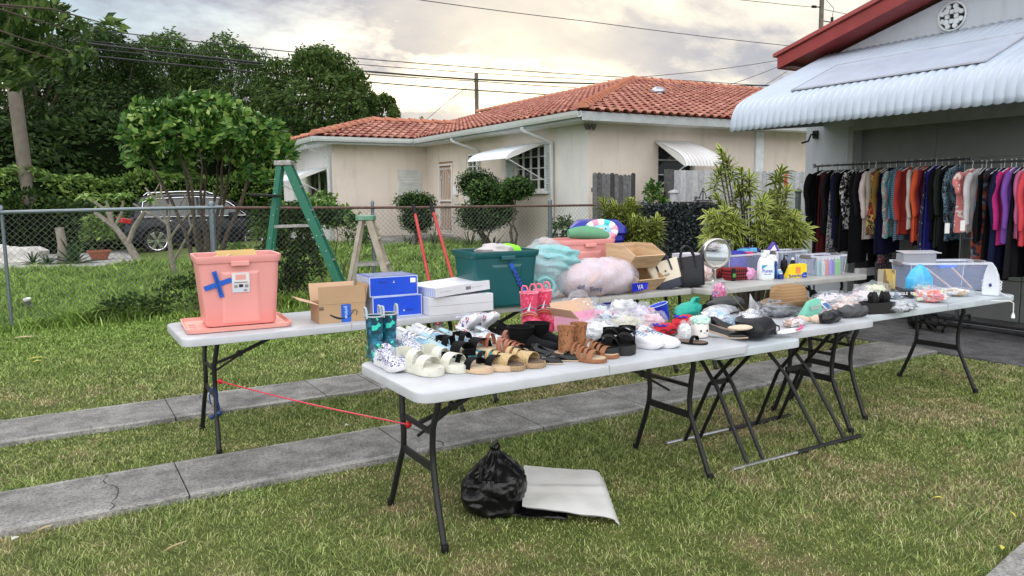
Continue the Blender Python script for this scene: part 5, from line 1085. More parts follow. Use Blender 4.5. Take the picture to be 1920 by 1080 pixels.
# small carton with smile arrow and blue tape
p = T_(645, 604); T = carton('cardboard_box', 'open brown shipping carton with a curved arrow and blue tape on its side', (p[0], p[1]+.12, p[2]), R(-3), .31, .24, .125, CARD, [('f', 93, .115), ('b', 75, .12), ('l', 18, .13), ('r', 80, .12)])
g = M(); g.box(-.01, .055, -.1225, -.1205, -.0, .118); q = g.build('tape', TAPE, T); text('lettering', 'prime', .035, mat('tape_print', (.45, .60, .85), .5), q, (.024, -.1235, .065), (PI/2, PI/2, 0), bold=.0005)
g = M(); ar = [(-.085+.16*t, -.1222, .055-.030*math.sin(PI*t)*1.0+(.012 if t > .9 else 0)) for t in [i/14 for i in range(15)]]; g.tube(ar, [.002+.0045*math.sin(PI*min(1, .15+i/16)) for i in range(15)], 6, flat=.15, up=(0, 1, 0)); g.tube([(.055, -.1222, .072), (.085, -.1222, .078), (.10, -.1222, .066), (.088, -.1222, .042)], .004, 5, flat=.3); g.build('arrow_mark', INK, T)
g = M(); g.box(-.155, -.125, -.1222, -.1202, .09, .096); g.box(-.155, -.125, -.1222, -.1202, .102, .108); g.build('print_bar', INK, T)
g = M(); g.tube([(.03*math.cos(t)-.09, .02, .1+.035*math.sin(t)) for t in [i*PI/8 for i in range(16)]], .004, 6, closed=True); tag(g.build('metal_ring', CHR, smooth=True), 'thin shiny metal ring poking out of the arrow carton', 'ring', loc=(p[0], p[1]+.12, p[2]+.02))
# blue boxes
def lined_box(label, loc, rz, w_, d_, h_, flip, rot=None):
    T = thing('blue_box', label, 'box', loc, rz, 'stacked glossy blue boxes'); g = M(); g.box(-w_/2, w_/2, -d_/2, d_/2, 0, h_); b_ = g.build('carton', [BLUE], T, bevel=.0015)
    g = M(); e = .006; y = -d_/2-.0008
    for a in ((-w_/2, w_/2, 0, e), (-w_/2, w_/2, h_-e, h_), (-w_/2, -w_/2+e, e, h_-e), (w_/2-e, w_/2, e, h_-e)): g.box(a[0], a[1], y, -d_/2+.001, a[2], a[3])
    g.build('edge_print', mat('box_edge_pale', (.50, .60, .85), .35), T)
    g = M(); g.add([(-w_/2-.0012, -d_/2, 0), (-w_/2-.0012, d_/2, 0), (-w_/2-.0012, d_/2, h_), (-w_/2-.0012, -d_/2, h_)], [(3, 2, 1, 0)]); g.build('side_panel', mat_stripe('barcode_side', [(0, (.60, .65, .75)), (.5, (.60, .65, .75)), (.52, (.25, .33, .60)), (.8, (.50, .55, .70)), (1, (.2, .3, .6))], 14, 'Y', .4), T)
    if not flip:
        g = M(); g.box(.11*w_/.32, .145*w_/.32, -d_/2-.0016, -d_/2-.0004, h_-.05, h_-.018); g.build('sticker', WHI, T); g = M(); g.add([(-w_/2+.02, -d_/2+.02, h_+.001), (w_/2-.02, -d_/2+.02, h_+.001), (w_/2-.02, d_/2-.02, h_+.001), (-w_/2+.02, d_/2-.02, h_+.001)], [(0, 1, 2, 3)]); g.build('top_panel', mat('box_top_pale', (.12, .25, .75), .15, c2=(.30, .42, .82), sc_=5, coat=.5), T)
    zt_ = h_-.045 if not flip else .035; g = M()
    for i in range(4): g.box(-.10+i*.014 if not flip else .065+i*.014, -.094+i*.014 if not flip else .071+i*.014, -d_/2-.0014, -d_/2-.0003, zt_, zt_+.012)
    g.build('print_mark', INKB, T)
    g = M(); g.tube([(0.0 if not flip else .045, -d_/2-.001, zt_), (0.0 if not flip else .045, -d_/2-.001, zt_+.014)], .002, 5); g.tube([(-.006 if not flip else .039, -d_/2-.001, zt_+.002), (.006 if not flip else .051, -d_/2-.001, zt_+.002)], .002, 5); g.build('logo_mark', WHI, T)
    return T
p = T_(748, 594); lined_box('lower glossy blue box, print near its bottom edge', (p[0]+.0, p[1]+.16, p[2]), R(-1), .36, .30, .145, True)
lined_box('upper glossy blue box with a small white sticker, pale bluish top', (p[0]-.015, p[1]+.165, p[2]+.146), R(-4), .345, .31, .135, False)
p = T_(868, 587)
W2 = carton('white_box', 'lower thick white box of the white stack beside the blue boxes', (p[0]+.0, p[1]+.2, p[2]), R(-2), .50, .40, .125, WHT); g = M(); g.box(-.2502, .2502, -.2012, -.199, .062, .064); g.build('lid_line', mat('line_grey', (.3, .3, .33), .7), W2)
W1 = carton('white_box', 'upper thin white box lying askew on the white stack, barcode on its edge', (p[0]-.02, p[1]+.21, p[2]+.135), 0, .47, .42, .065, WHT, rot=(R(-1), R(-2.5), R(9)))
g = M()
for i in range(6): g.box(.02+i*.0075, .024+i*.0075, -.2115, -.2095, .022, .045)
g.build('barcode', INK, W1)
g = M()
for a, b_, z in ((-.2, -.11, .02), (.07, .17, .02)): g.box(a, b_, -.2112, -.2098, z+.012, z+.014)
g.build('print_bar', mat('line_grey', (.3, .3, .33), .7), W1)
g = M(); g.add([(-.2358, -.2, .004), (-.2358, .2, .004), (-.2358, .2, .06), (-.2358, -.2, .06)], [(3, 2, 1, 0)]); g.build('side_panel', MC['barcode_side'], W1)
# green tote with gloves/cloth
p = T_(955, 577); T, yf = tote('large dark teal tote with GARAJE written on blue tape', (p[0], p[1]+.2, TZ+.001), R(-5), .54, .42, .42, GRN, .84)
o = tape_(T, yf(.22)-.010, .215, .085, R(-62), .26, .032, TAPE); text('lettering', 'GARAJE', .052, INKB, o, (0, -.0012, 0), (PI/2, 0, 0), bold=.001, sx=.95)
# crumpled soft stuff helper
def blobthing(name, label, cat, loc, r, m, seed, amp=.12, fr=2.2, rz=0, n_=34, k=20, flatz=True, rot=None, group=None):
    g = M(); g.blob((0, 0, r[2]*.92), r, n_, k, amp, fr, seed, 0 if flatz else None); o = g.build(name, m, smooth=True, ang=180); tag(o, label, cat, group, loc=loc, rz=rz)
    if rot: o.rotation_euler = rot
    return o
def ridged(c, r, folds, seed, n_=40, k=22, amp=.08):
    from mathutils import noise as N
    g = M(); rr = random.Random(seed); ph = [rr.uniform(0, 6) for _ in range(4)]
    def fn(u, v):
        a = 2*PI*u; b_ = PI*(v-.5); d = Vector((math.cos(a)*math.cos(b_), math.sin(a)*math.cos(b_), math.sin(b_)))
        q = 1+amp*math.sin(folds*(d.z*1.3+d.x*.5)+ph[0]+2*N.noise(d*2+Vector((seed, 0, 0))))+.10*N.noise(d*3+Vector((0, seed, 0)))
        p = [c[i]+d[i]*r[i]*q for i in range(3)]; p[2] = max(p[2], 0); return p
    g.grid(fn, n_, k, cu=True); return g
base = (p[0], p[1]+.2, TZ+.34)
g = ridged((0, 0, .055), (.17, .13, .075), 7, 3); tag(g.build('grey_cloth', mat('grey_glove_cloth', (.50, .47, .47), .9, var=.1, sc_=9, bmp=.4, bsc=200), smooth=True), 'pair of grey knit garden gloves heaped in the teal tote', 'gloves', loc=base, rz=.3)
g = ridged((0, 0, .04), (.10, .03, .075), 4, 5); tag(g.build('lime_cloth', mat('lime_cuff', (.25, .85, .03), .8), smooth=True), 'lime green cuff cloth sticking up in the teal tote', 'cloth', loc=(base[0]+.10, base[1]-.03, base[2]+.005), rz=-.5)
# comforter in clear bag
p = T_(1052, 563)
T = thing('bedding_bag', 'pale aqua comforter rolled inside a clear plastic bag, spiral end showing', 'bedding', (p[0]-.05, p[1]+.16, TZ+.001), R(-8))
AQ = mat('aqua_plush', (.33, .62, .64), .95, c2=(.24, .52, .55), sc_=7, bmp=.9, bsc=90, bd=.012, spec=.1)
g = ridged((-.03, .05, .14), (.17, .13, .145), 6, 11, 64, 40, .07); cf_ = g.build('comforter', AQ, T, smooth=True); g = ridged((.07, .0, .31), (.24, .14, .125), 9, 2, 72, 48, .09); g.build('comforter', AQ, T, smooth=True)
g = M(); sp = [(-.06+.0105*t*math.cos(t*1.0), -.15-.004*t*.0, .10+.0105*t*math.sin(t)) for t in [i*.35 for i in range(26)]]; g.tube(sp, .016, 8); g.build('comforter_roll', AQ, T, smooth=True)
FILM = mat_film('clear_film', (.72, .84, .90), .20, .15, 7)
g = ridged((.01, .03, .22), (.245, .19, .255), 5, 21, 50, 30, .05); g.build('clear_bag', FILM, T, smooth=True, ang=180)
# pink pillow bag
p = T_(1130, 558); T = thing('bedding_bag', 'plump pale pink duvet packed in clear plastic, blue printed corner', 'bedding', (p[0]+.04, p[1]+.17, TZ+.001), R(0))
PDU = mat('pale_pink_duvet', (.64, .50, .47), .75, c2=(.58, .46, .49), sc_=5, bmp=.4, bsc=8, bd=.03)
g = M()
def fn(u, v):
    a = 2*PI*u; t = v*2-1; k = (1-abs(t)**3.2)**.42 if abs(t) < 1 else 0; w_ = .022*math.sin(a*5+t*4)+.014*math.sin(t*13+a*2)+.008*math.sin(t*23-a*4)
    return (t*.36, math.cos(a)*.185*k*(1+w_*1.5), max(0, .145+math.sin(a)*.155*k*(1+w_*2)))
g.grid(fn, 64, 56, cu=True); g.build('duvet', PDU, T, smooth=True)
g = M()
def fn(u, v):
    a = 2*PI*u; t = v*2-1; k = (1-abs(t)**4)**.5*(1 if t < .3 else 1) if abs(t) < 1 else 0; w_ = .03*math.sin(a*7+t*9)
    return (t*.40+.03, math.cos(a)*.192*k*(1+w_), max(-.0, .145+math.sin(a)*.162*k*(1+w_)-.05*max(0, t-.5)))
g.grid(fn, 40, 30, cu=True); g.build('clear_bag', mat_film('clear_film_pink', (.80, .76, .88), .30, .15, 7), T, smooth=True, ang=180)
g = M(); g.add([(.26, -.178, .02), (.44, -.15, .03), (.47, -.13, .085), (.25, -.187, .095)], [(0, 1, 2, 3)]); q = g.build('printed_corner', mat('film_blue_print', (.01, .02, .50), .3), T, solid=.002); text('lettering', 'VA', .06, WHI, q, (.35, -.172, .055), (PI/2, 0, R(10)))
text('print_mark', 'Sleep', .06, INKB, T, (-.12, -.190, .075), (PI/2-.15, 0, 0)); text('print_mark', 'aby', .05, INKB, T, (-.25, -.165, .10), (PI/2-.15, -.2, -R(14)))
# second pink tote behind with plush toys
p = T_(1100, 545); pz = (p[0]+.10, p[1]+.28, TZ+.001)
T, yf = tote('second pink tote half hidden behind the bedding, plush toys on top', pz, R(-2), .56, .40, .435, PK); 
PLG = mat('green_plush', (.14, .34, .20), .95, var=.08, bmp=.6, bsc=150, bd=.004, spec=.1)
q = onD(1100, 437, (pz[0]*FX+pz[1]*FY)); g = M(); g.tube([(-.19+.38*t, 0, .02*math.sin(PI*t)-.03*t) for t in [i/12 for i in range(13)]], [.018+.042*math.sin(PI*min(1, .12+i/12*.85))**.7 for i in range(13)], 16)
o = tag(g.build('plush_cucumber', PLG, smooth=True), 'long dark green plush cushion lying across the rear pink tote', 'plush toy', loc=(q[0]-.02, q[1]-.06, q[2]+.0), rz=R(-18))
q = onD(1127, 431, (pz[0]*FX+pz[1]*FY)); T = thing('plush_pillow', 'round plush bird face pillow with a ring of pink, white and teal patches', 'plush toy', (q[0], q[1], q[2]-.005), R(-30), rot=(R(-14), 0, R(-30)))
pc = [mat('plush_pink', (.82, .33, .45), .9), mat('plush_white', (.78, .80, .86), .9), mat('plush_teal', (.06, .52, .55), .9), mat('plush_skyblue', (.28, .58, .84), .9)]
for i in range(14):
    a0, a1 = 2*PI*i/14, 2*PI*(i+1)/14; g = M(); g.tube([(.118*math.cos(a), 0, .068*math.sin(a)) for a in [a0+(a1-a0)*k/4 for k in range(5)]], .036, 12, up=(0, 1, 0)); g.build('ring_patch', pc[(0, 1, 2, 1)[i % 4]], T, smooth=True)
g = M(); g.blob((0, 0, 0), (.10, .045, .062), 22, 14); g.build('face', pc[3], T, smooth=True)
for x in (-.032, .036): g = M(); g.blob((x, -.042, .006), (.007, .005, .008), 8, 6); g.build('eye', INK, T, smooth=True)
g = M(); g.blob((0, -.047, .004), (.016, .012, .008), 10, 6); g.build('beak', mat('beak_orange', (.8, .30, .05), .7), T, smooth=True)
# wooden crates
WD_ = mat_stripe('crate_wood', [(0, (.52, .36, .21)), (.4, (.60, .43, .26)), (.7, (.46, .31, .18)), (1, (.60, .43, .26))], 3.2, 'Z', .6, 5, 'LINEAR', 3)
def crate(label, loc, rz, hole=True):
    T = thing('wooden_crate', label, 'crate', loc, rz, 'stacking wooden bins with slanted open fronts'); w_, t = .33, .010; D_, h_ = .30, .20; cut = .08
    side = [(-D_/2, 0), (D_/2, 0), (D_/2, h_), (-D_/2+cut, h_), (-D_/2-.07, h_*.62)]
    side = [(-D_/2+.03, 0), (D_/2, 0), (D_/2, h_), (-D_/2+.09, h_), (-D_/2-.08, h_*.55)]
    for s_ in (-1, 1): g = M(); g.prism(side, s_*w_/2-t/2, s_*w_/2+t/2, 'x'); g.build('side_panel', WD_, T)
    g = M(); i = w_/2-t/2; g.box(-i, i, -D_/2+.03, D_/2, 0, t); g.build('bottom_panel', WD_, T)
    g = M(); g.add([(-i, -D_/2+.03, .0), (i, -D_/2+.03, 0), (i, -D_/2-.08, h_*.55), (-i, -D_/2-.08, h_*.55)], [(0, 1, 2, 3)]); g.build('front_panel', WD_, T, solid=t)
    g = M(); zb = h_-.055; y0, y1 = D_/2-t, D_/2
    g.box(-i, i, y0, y1, t, zb); g.box(-i, i, y0, y1, zb+.03, h_); g.box(-i, -.04, y0, y1, zb, zb+.03); g.box(.04, i, y0, y1, zb, zb+.03); g.build('back_panel', WD_, T); return T
p = T_(1192, 548)
crate('lower wooden stacking bin, its dark inside in shade', (p[0]+.10, p[1]+.155, TZ+.001), R(6)); crate('upper wooden stacking bin with oval hand hole in the back', (p[0]+.085, p[1]+.15, TZ+.202), R(2))
# tote bags
CAN = mat('canvas_cream', (.66, .60, .48), .85, var=.06, bmp=.4, bsc=200); NAVY = mat('navy_leather', (.012, .016, .035), .45, var=.2); BLA = mat('black_leather', (.006, .007, .009), .42, spec=.3, c2=(.009, .010, .014), bmp=.3, bsc=14, bd=.01)
def shopper(label, loc, rz, w_, h_, d_, m, trim, tilt=0, split=.0, slump=.0):
    T = thing('tote_bag', label, 'bag', loc, rz, rot=(R(tilt), R(slump), rz)); g = M()
    def ring(z, k, kd): return [(p_[0]*1, p_[1], z) for p_ in rrect(w_*k, d_*kd, min(w_*k, d_*kd)*.3, 4)]
    sec = [ring(0, .85, 1), ring(.02, .88, 1.05), ring(h_*.4, .95, .95), ring(h_*.8, 1.02, .6), ring(h_, 1.06, .35), ring(h_-.005, 1.03, .28), ring(h_*.5, .9, .5)]
    if split:
        g.loft(sec[:2]+[ring(h_*split, .92, 1)], True, False); g.build('base_panel', trim, T, smooth=True); g = M(); g.loft([ring(h_*split, .922, 1.0)]+sec[2:], False, True)
    else: g.loft(sec, True, True)
    g.build('body', m, T, smooth=True, ang=60)
    for s_ in (-1, 1):
        g = M(); g.tube([(-w_*.22, s_*d_*.4, h_*.62), (-w_*.22, s_*d_*.24, h_*1.0), (-w_*.14, s_*d_*.25, h_*1.28), (0, s_*d_*.3, h_*1.36), (w_*.14, s_*d_*.25, h_*1.28), (w_*.22, s_*d_*.24, h_*1.0), (w_*.22, s_*d_*.4, h_*.62)], .008, 8); g.build('handle', trim, T, smooth=True)
    return T
p = T_(1268, 543); T = shopper('cream canvas tote with navy handles and navy base, leaning left', (p[0]-.015, p[1]+.07, TZ+.001), R(-25), .27, .25, .12, CAN, NAVY, -8, .30, -16)
text('lettering', 'SPADE', .026, mat('canvas_print', (.12, .10, .08), .8), T, (-.01, -.058, .125), (PI/2-.12, 0, 0)); g = M(); g.add([(0, -.057, .15), (.009, -.0565, .16), (0, -.056, .172), (-.009, -.0565, .16)], [(0, 1, 2, 3)]); g.build('logo_mark', INK, T, solid=.002)
p = T_(1308, 540); shopper('black leather tote slumped against the cream canvas one', (p[0]+.02, p[1]+.10, TZ+.001), R(-35), .27, .27, .16, BLA, BLA, -5, 0, -8)

# ================================================================ on the far right table
CLR = None
def clear_mat(name, c, a, rough=.15):
    if name in MC: return MC[name]
    m, n, l, b = nt(name); b.inputs['Base Color'].default_value = rgb(c); b.inputs['Roughness'].default_value = rough; b.inputs['Alpha'].default_value = a; b.inputs['Specular IOR Level'].default_value = .6; MC[name] = m; return m
CL1 = clear_mat('frosted_clear', (.52, .60, .88), .26); CL2 = clear_mat('rim_clear', (.80, .83, .92), .72); CL3 = clear_mat('violet_clear', (.45, .42, .85), .45)
def clearbin(label, loc, rz, w_, d_, h_, m=None, taper=.88, latch=True, nm='clear_bin'):
    T = thing(nm, label, 'bin', loc, rz); g = M(); rg = lambda k, z, r_=.03, i=0: [(p_[0], p_[1], z) for p_ in rrect(w_*k-2*i, d_*k-2*i, r_, 4)]
    g.loft([rg(taper, 0), rg((taper+1)/2, h_*.5), rg(1, h_-.02)], True, False); g.build('body', m or CL1, T, smooth=True)
    g = M(); g.loft([rg(1, h_-.02), rg(1.05, h_-.018), rg(1.06, h_), rg(1.0, h_)], False, False); g.build('rim', CL2, T, smooth=True)
    g = M()
    for sx in (-1, 1):
        for sy in (-1, 1): g.bar((sx*w_*.44, sy*d_*.44, 0), (sx*w_*.49, sy*d_*.49, h_), .004)
    g.build('corner_edge', CL2, T)
    if latch:
        for s_ in (-1, 1): g = M(); g.box(s_*w_*.53-.02, s_*w_*.53+.02, -.06, .06, h_-.035, h_+.005); g.build('latch', mat('latch_grey', (.17, .16, .16), .5), T, bevel=.006)
    return T
# vanity mirror
p = T_(1343, 532); T = thing('vanity_mirror', 'round chrome vanity mirror on a stand at the left end of the far table', 'mirror', (p[0], p[1]+.02, TZ+.001), R(-22))
BRU = mat('brushed_chrome', (.55, .53, .50), .22, .95); MIR = mat('mirror_glass', (.9, .9, .9), .02, 1)
MIR = bpy.data.materials.new('mirror_face'); MIR.use_nodes = True; q = MIR.node_tree.nodes['Principled BSDF']; q.inputs['Metallic'].default_value = 1; q.inputs['Roughness'].default_value = .03; q.inputs['Base Color'].default_value = (.85, .87, .88, 1)
g = M(); g.lathe([(.10, 0), (.10, .008), (.085, .014), (.03, .022), (.015, .035), (.011, .12), (.016, .13), (.01, .15)], 24); g.build('stand', BRU, T, smooth=True)
g = M(); g.tube([(.145*math.cos(t), 0, .285+.145*math.sin(t)) for t in [PI+PI*i/16 for i in range(17)]], .007, 8); g.build('yoke', BRU, T, smooth=True)
hd_ = M(); hd_.lathe([(.02, -.045), (.10, -.042), (.130, -.03), (.135, 0), (.135, .045), (.128, .052), (.110, .050), (.108, .044)], 40); o = hd_.build('drum', BRU, T, smooth=True); o.location = (0, 0, .285); o.rotation_euler = (R(94), 0, R(0))
g = M(); g.lathe([(.1085, .046), (.1085, .047)], 40, cap0=False); g.build('mirror_glass', MIR, o)
# things around
def P4(u, v, dx=0, dy=0): q = T_(u, v); return (q[0]+dx, q[1]+dy, TZ+.001)
blobthing('floral_cloth', 'crumpled white cloth with coral red flowers behind the mirror foot', 'cloth', P4(1337, 528, 0, .14), (.11, .07, .075), mat_spots('floral_coral', [(0, (.75, .12, .10)), (.35, (.75, .72, .70)), (1, (.78, .76, .74))], 26, .8, 'F1', dist=.2), 5)
carton('plastic_box', 'pale lilac plastic box behind the mirror', P4(1322, 520, .05, .30), R(5), .25, .2, .22, mat('pale_lilac', (.58, .56, .64), .4, var=.04), None, 'box')
PLD = mat_stripe('plaid_red', [(0, (.30, .015, .02)), (.45, (.30, .015, .02)), (.5, (.02, .01, .012)), (.8, (.10, .008, .012)), (1, (.30, .015, .02))], 12, 'X', .85)
T = thing('plaid_bag', 'red and black buffalo plaid lunch bag with green label', 'bag', P4(1388, 526, 0, .07), R(-3)); g = M(); g.box(-.10, .10, -.07, .07, 0, .12); g.build('body', PLD, T, bevel=.015)
g = M()
for z in (.02, .05, .08): g.box(-.1004, .1004, -.0712, .0712, z, z+.014)
g.build('plaid_band', mat('plaid_dark', (.015, .008, .01), .9, alpha=.6), T); g = M(); g.box(-.105, -.06, -.0745, -.06, .0, .121); g.build('side_strap', BLA, T, bevel=.004); g = M(); g.box(-.098, -.062, -.076, -.0746, .035, .07); g.build('label', mat('label_green', (.08, .30, .05), .6), T)
blobthing('plaid_bag', 'smaller red plaid pouch between the mirror and the lunch bag', 'bag', P4(1360, 524, .03, .12), (.06, .05, .075), PLD, 7, .08)
CB = clearbin('open clear tub piled with blue and purple packages, latch at its right', P4(1412, 520, .05, .30), R(0), .50, .34, .22)
carton('purple_package', 'violet blue package standing inside the heaped clear tub', P4(1412, 520, .03, .22), R(8), .19, .06, .18, mat('violet_box', (.09, .07, .50), .4, var=.2, sc_=9), None, 'package')
for k, (lab, dx, dy, dz, sz, col, rot) in enumerate((
    ('tall blue milk-style package with yellow dot leaning out of the clear tub', -.13, .30, .12, (.09, .06, .20), (.02, .12, .60), (R(-6), R(-8), .2)), ('royal blue flat pack lying on the heaped tub', .02, .27, .20, (.17, .12, .04), (.04, .05, .45), (0, R(8), .3)),
    ('hot pink box edge on the heaped tub', .13, .24, .19, (.09, .08, .04), (.75, .04, .16), (0, 0, .1)), ('light blue and white box behind the purple triangle pack', .22, .33, .21, (.18, .1, .045), (.10, .42, .70), (0, R(-4), -.1)), ('indigo box at the back right of the heaped tub', .30, .36, .20, (.16, .1, .06), (.03, .03, .25), (0, R(3), .05)), ('small red box tucked behind the milk-style package', -.06, .36, .18, (.04, .04, .14), (.45, .02, .03), (0, 0, 0)))):
    q = P4(1412, 520, .05+dx, dy); g = M(); g.box(-sz[0]/2, sz[0]/2, -sz[1]/2, sz[1]/2, 0, sz[2]); o = g.build('package', mat('pack_%d' % k, col, .35, var=.25, sc_=14), bevel=.003); tag(o, lab, 'package', 'packages heaped in the clear tub', loc=(q[0], q[1], TZ+dz)); o.rotation_euler = rot
q = P4(1412, 520, -.09, .268); g = M(); g.lathe([(.016, 0), (.016, .003)], 14); o = g.build('dot_print', mat('dot_yellow', (.8, .65, .1), .5), None); o.rotation_euler = (PI/2, 0, 0); o.location = (0, -.0315, .12); o.parent = [a for a in COL.objects if a.name == 'package'][0]
q = P4(1470, 512, .06, .22); T = thing('purple_package', 'purple triangular pack with white emblem standing on the tub rim', 'package', (q[0], q[1], TZ+.20), R(-20)); g = M(); g.prism([(-.07, 0), (.08, .01), (.02, .11)], -.03, .03); g.build('carton', mat('pack_purple', (.07, .03, .35), .4), T, bevel=.003); g = M(); g.prism([(-.035, .018), (.045, .022), (.015, .08)], -.0315, -.030); g.build('emblem', WHI, T)
q = P4(1402, 505, .10, .42); T = thing('coffee_tin', 'large pale blue tin with dark lid behind the blue packages', 'tin', (q[0], q[1], TZ+.18)); g = M(); g.lathe([(.075, 0), (.078, .004), (.078, .145), (.075, .15)], 26); g.build('can', mat('tin_paleblue', (.28, .38, .62), .35, .3), T, smooth=True); g = M(); g.lathe([(.08, .148), (.08, .162), (.074, .166)], 26); g.build('lid', BLK, T, smooth=True)
g = M(); g.lathe([(.0785, .05), (.0785, .12)], 40, cap0=False, cap1=False); o = g.build('label', mat_spots('tin_print', [(0, (.02, .02, .05)), (.55, (.30, .40, .64)), (1, (.3, .4, .64))], 14, .4), T, smooth=True)
# bottles
WPL = mat('bottle_white', (.80, .82, .84), .3, var=.02)
def detergent(label, loc, rz, s_=1.0):
    T = thing('detergent_bottle', label, 'bottle', loc, rz, 'white detergent jugs'); g = M(); sec = []
    for z, w_, x in ((0, .092, 0), (.008, .10, 0), (.10, .10, 0), (.15, .095, 0), (.18, .075, -.008), (.205, .05, -.018), (.212, .038, -.02)): sec.append([(p_[0]*s_+x*s_, p_[1]*s_, z*s_) for p_ in rrect(w_*1.55, w_*.85, w_*.28, 5)])
    g.loft(sec); g.build('body', WPL, T, smooth=True, ang=60)
    g = M(); g.tube([(x*s_, 0, z*s_) for x, z in ((.02, .205), (.055, .195), (.078, .16), (.07, .12))], .011*s_, 8); g.build('handle', WPL, T, smooth=True)
    g = M(); g.lathe([(.030*s_, 0), (.031*s_, .035*s_), (.027*s_, .04*s_)], 18, (-.02*s_, 0, .212*s_)); g.build('cap', mat('cap_white', (.75, .79, .83), .35), T, smooth=True)
    g = M(); g.box(-.062*s_, .062*s_, -.0435*s_, -.042*s_, .018*s_, .14*s_); lb = g.build('label', mat('label_pale', (.70, .78, .86), .4, var=.04), T); g = M(); g.add([(-.062*s_, -.0438*s_, .14*s_), (-.062*s_, -.0438*s_, .10*s_), (.0, -.0438*s_, .14*s_)], [(0, 1, 2)]); g.build('label_wedge', mat('label_sky', (.03, .30, .62), .4), lb)
    return T, lb
T, lb = detergent('front white detergent jug reading Purex in blue', P4(1437, 525, .02, .03), R(-20), 1.02); text('lettering', 'Purex', .045, mat('print_blue', (.01, .05, .40), .5), lb, (-.005, -.0450, .085), (PI/2, 0, 0), bold=.0008); text('lettering', 'free clear', .02, mat('print_blue', (0, 0, 0)), lb, (0, -.0450, .055), (PI/2, 0, 0))
detergent('rear white detergent jug peeking out right of the first one', P4(1450, 521, .03, .09), R(-25), 1.04)
g = M(); g.box(-.02, .02, -.03, .03, 0, .17); tag(g.build('blue_bottle', mat('bottle_blue', (.01, .06, .30), .3), bevel=.01), 'slim dark blue bottle between the two white jugs', 'bottle', loc=P4(1456, 523, .0, .04))
def pump(label, loc, h_, r_, m=None, head=True, group='dark toiletry bottles behind the yellow box'):
    T = thing('pump_bottle', label, 'bottle', loc, R(random.uniform(-40, 40)), group); g = M(); g.lathe([(r_*.95, 0), (r_, .006), (r_, h_*.75), (r_*.8, h_*.85), (r_*.4, h_*.9)], 18); g.build('body', m or BLK, T, smooth=True)
    if head: g = M(); g.lathe([(r_*.42, h_*.9), (r_*.42, h_*.96), (r_*.15, h_*.97), (r_*.15, h_*1.1)], 12); g.tube([(0, 0, h_*1.1), (.02, 0, h_*1.12), (.045, 0, h_*1.08)], .006, 6); g.build('pump_head', BLK, T, smooth=True)
    else: g = M(); g.lathe([(r_*.6, h_*.9), (r_*.6, h_*1.05)], 14); g.build('cap', WHI, T, smooth=True)
    return T
pump('short dark pump bottle with a white collar, leftmost behind the yellow box', P4(1460, 520, .02, .13), .16, .027); pump('broad black jar shaped pump bottle, second from the left', P4(1470, 519, .03, .15), .15, .033); pump('tallest black pump bottle just left of the yellow box top', P4(1484, 518, .03, .12), .175, .034); pump('black bottle behind the right half of the yellow box', P4(1499, 516, .04, .12), .16, .024, head=False)
pump('small white spray bottle at the right behind the yellow box', P4(1510, 515, .03, .10), .11, .017, WHI, False); pump('white capped lotion bottle standing tall behind the latch bin', P4(1494, 510, .12, .38), .24, .03, WHI, False)
pump('blue and white tub squeezed left of the yellow box', P4(1467, 523, .01, .05), .085, .032, mat('tub_skyblue', (.16, .40, .66), .35), False); pump('navy deodorant jar in front of the black pumps', P4(1463, 524, .03, .02), .055, .028, mat('jar_navy', (.01, .03, .22), .35), False)
YE = mat('pack_yellow', (.85, .62, .01), .4, var=.04); q = P4(1495, 521, .0, .03); T = thing('yellow_carton', 'yellow carton lettered in blue with an orange price tag stuck on', 'carton', q, R(-24))
g = M(); g.prism([(-.10, 0), (.10, 0), (.10, .135), (-.02, .13), (-.05, .12)], -.04, .04); g.build('carton', YE, T, bevel=.002); text('lettering', 'Butterdays', .04, mat('print_blue', (0, 0, 0)), T, (-.012, -.0412, .022), (PI/2, R(-4), 0), bold=.0008, sx=.8)
g = M(); g.box(-.012, .035, -.043, -.0412, .045, .105); g.build('price_tag', mat('tag_orange', (.80, .25, .08), .6), T); g = M(); g.prism([(.10, .003), (.10, .052), (.085, .056), (.065, .05), (.052, .035), (.048, .003)], -.0415, -.0402); q = g.build('corner_print', mat('print_blue', (0, 0, 0)), T); text('lettering', 'Clear', .016, WHI, q, (.077, -.0425, .025), (PI/2, 0, 0))
# clear bin with coloured bottles
B2 = clearbin('clear latch bin packed with orange, purple and green bottles', P4(1560, 517, .05, .17), R(-3), .42, .28, .20)
for k, (lab, dx, col, r_) in enumerate((('grey green bottle at the left inside the clear latch bin', -.155, (.25, .42, .38), .03), ('white bottle with pale label inside the clear latch bin', -.095, (.62, .68, .66), .033), ('orange bottle inside the clear latch bin', -.038, (.85, .22, .06), .024), ('lilac bottle inside the clear latch bin', .015, (.38, .28, .68), .026), ('purple bottle inside the clear latch bin', .062, (.25, .15, .60), .022), ('lime green bottle inside the clear latch bin', .115, (.25, .62, .12), .026), ('green bottle at the right inside the clear latch bin', .16, (.30, .58, .14), .022))):
    q = P4(1560, 517, .05+dx, .085); T = thing('toiletry_bottle', lab, 'bottle', q, 0, 'bottles packed in the clear latch bin'); g = M(); g.lathe([(r_, 0), (r_, .12), (r_*.8, .14), (r_*.35, .15)], 14); g.build('body', mat('shampoo_%d' % k, col, .3), T, smooth=True); g = M(); g.lathe([(r_*.6, .15), (r_*.6, .175)], 12); g.build('cap', WHI, T, smooth=True)
clearbin('larger empty looking clear bin behind the toiletry bottles', P4(1505, 512, .12, .34), R(0), .40, .28, .215, latch=True)
blobthing('pink_pouch', 'glossy pale pink plastic pouch left of the white jugs', 'pouch', P4(1412, 525, .01, .06), (.07, .05, .06), mat('pouch_pink', (.80, .38, .62), .25, var=.1, alpha=.85), 12, .12)
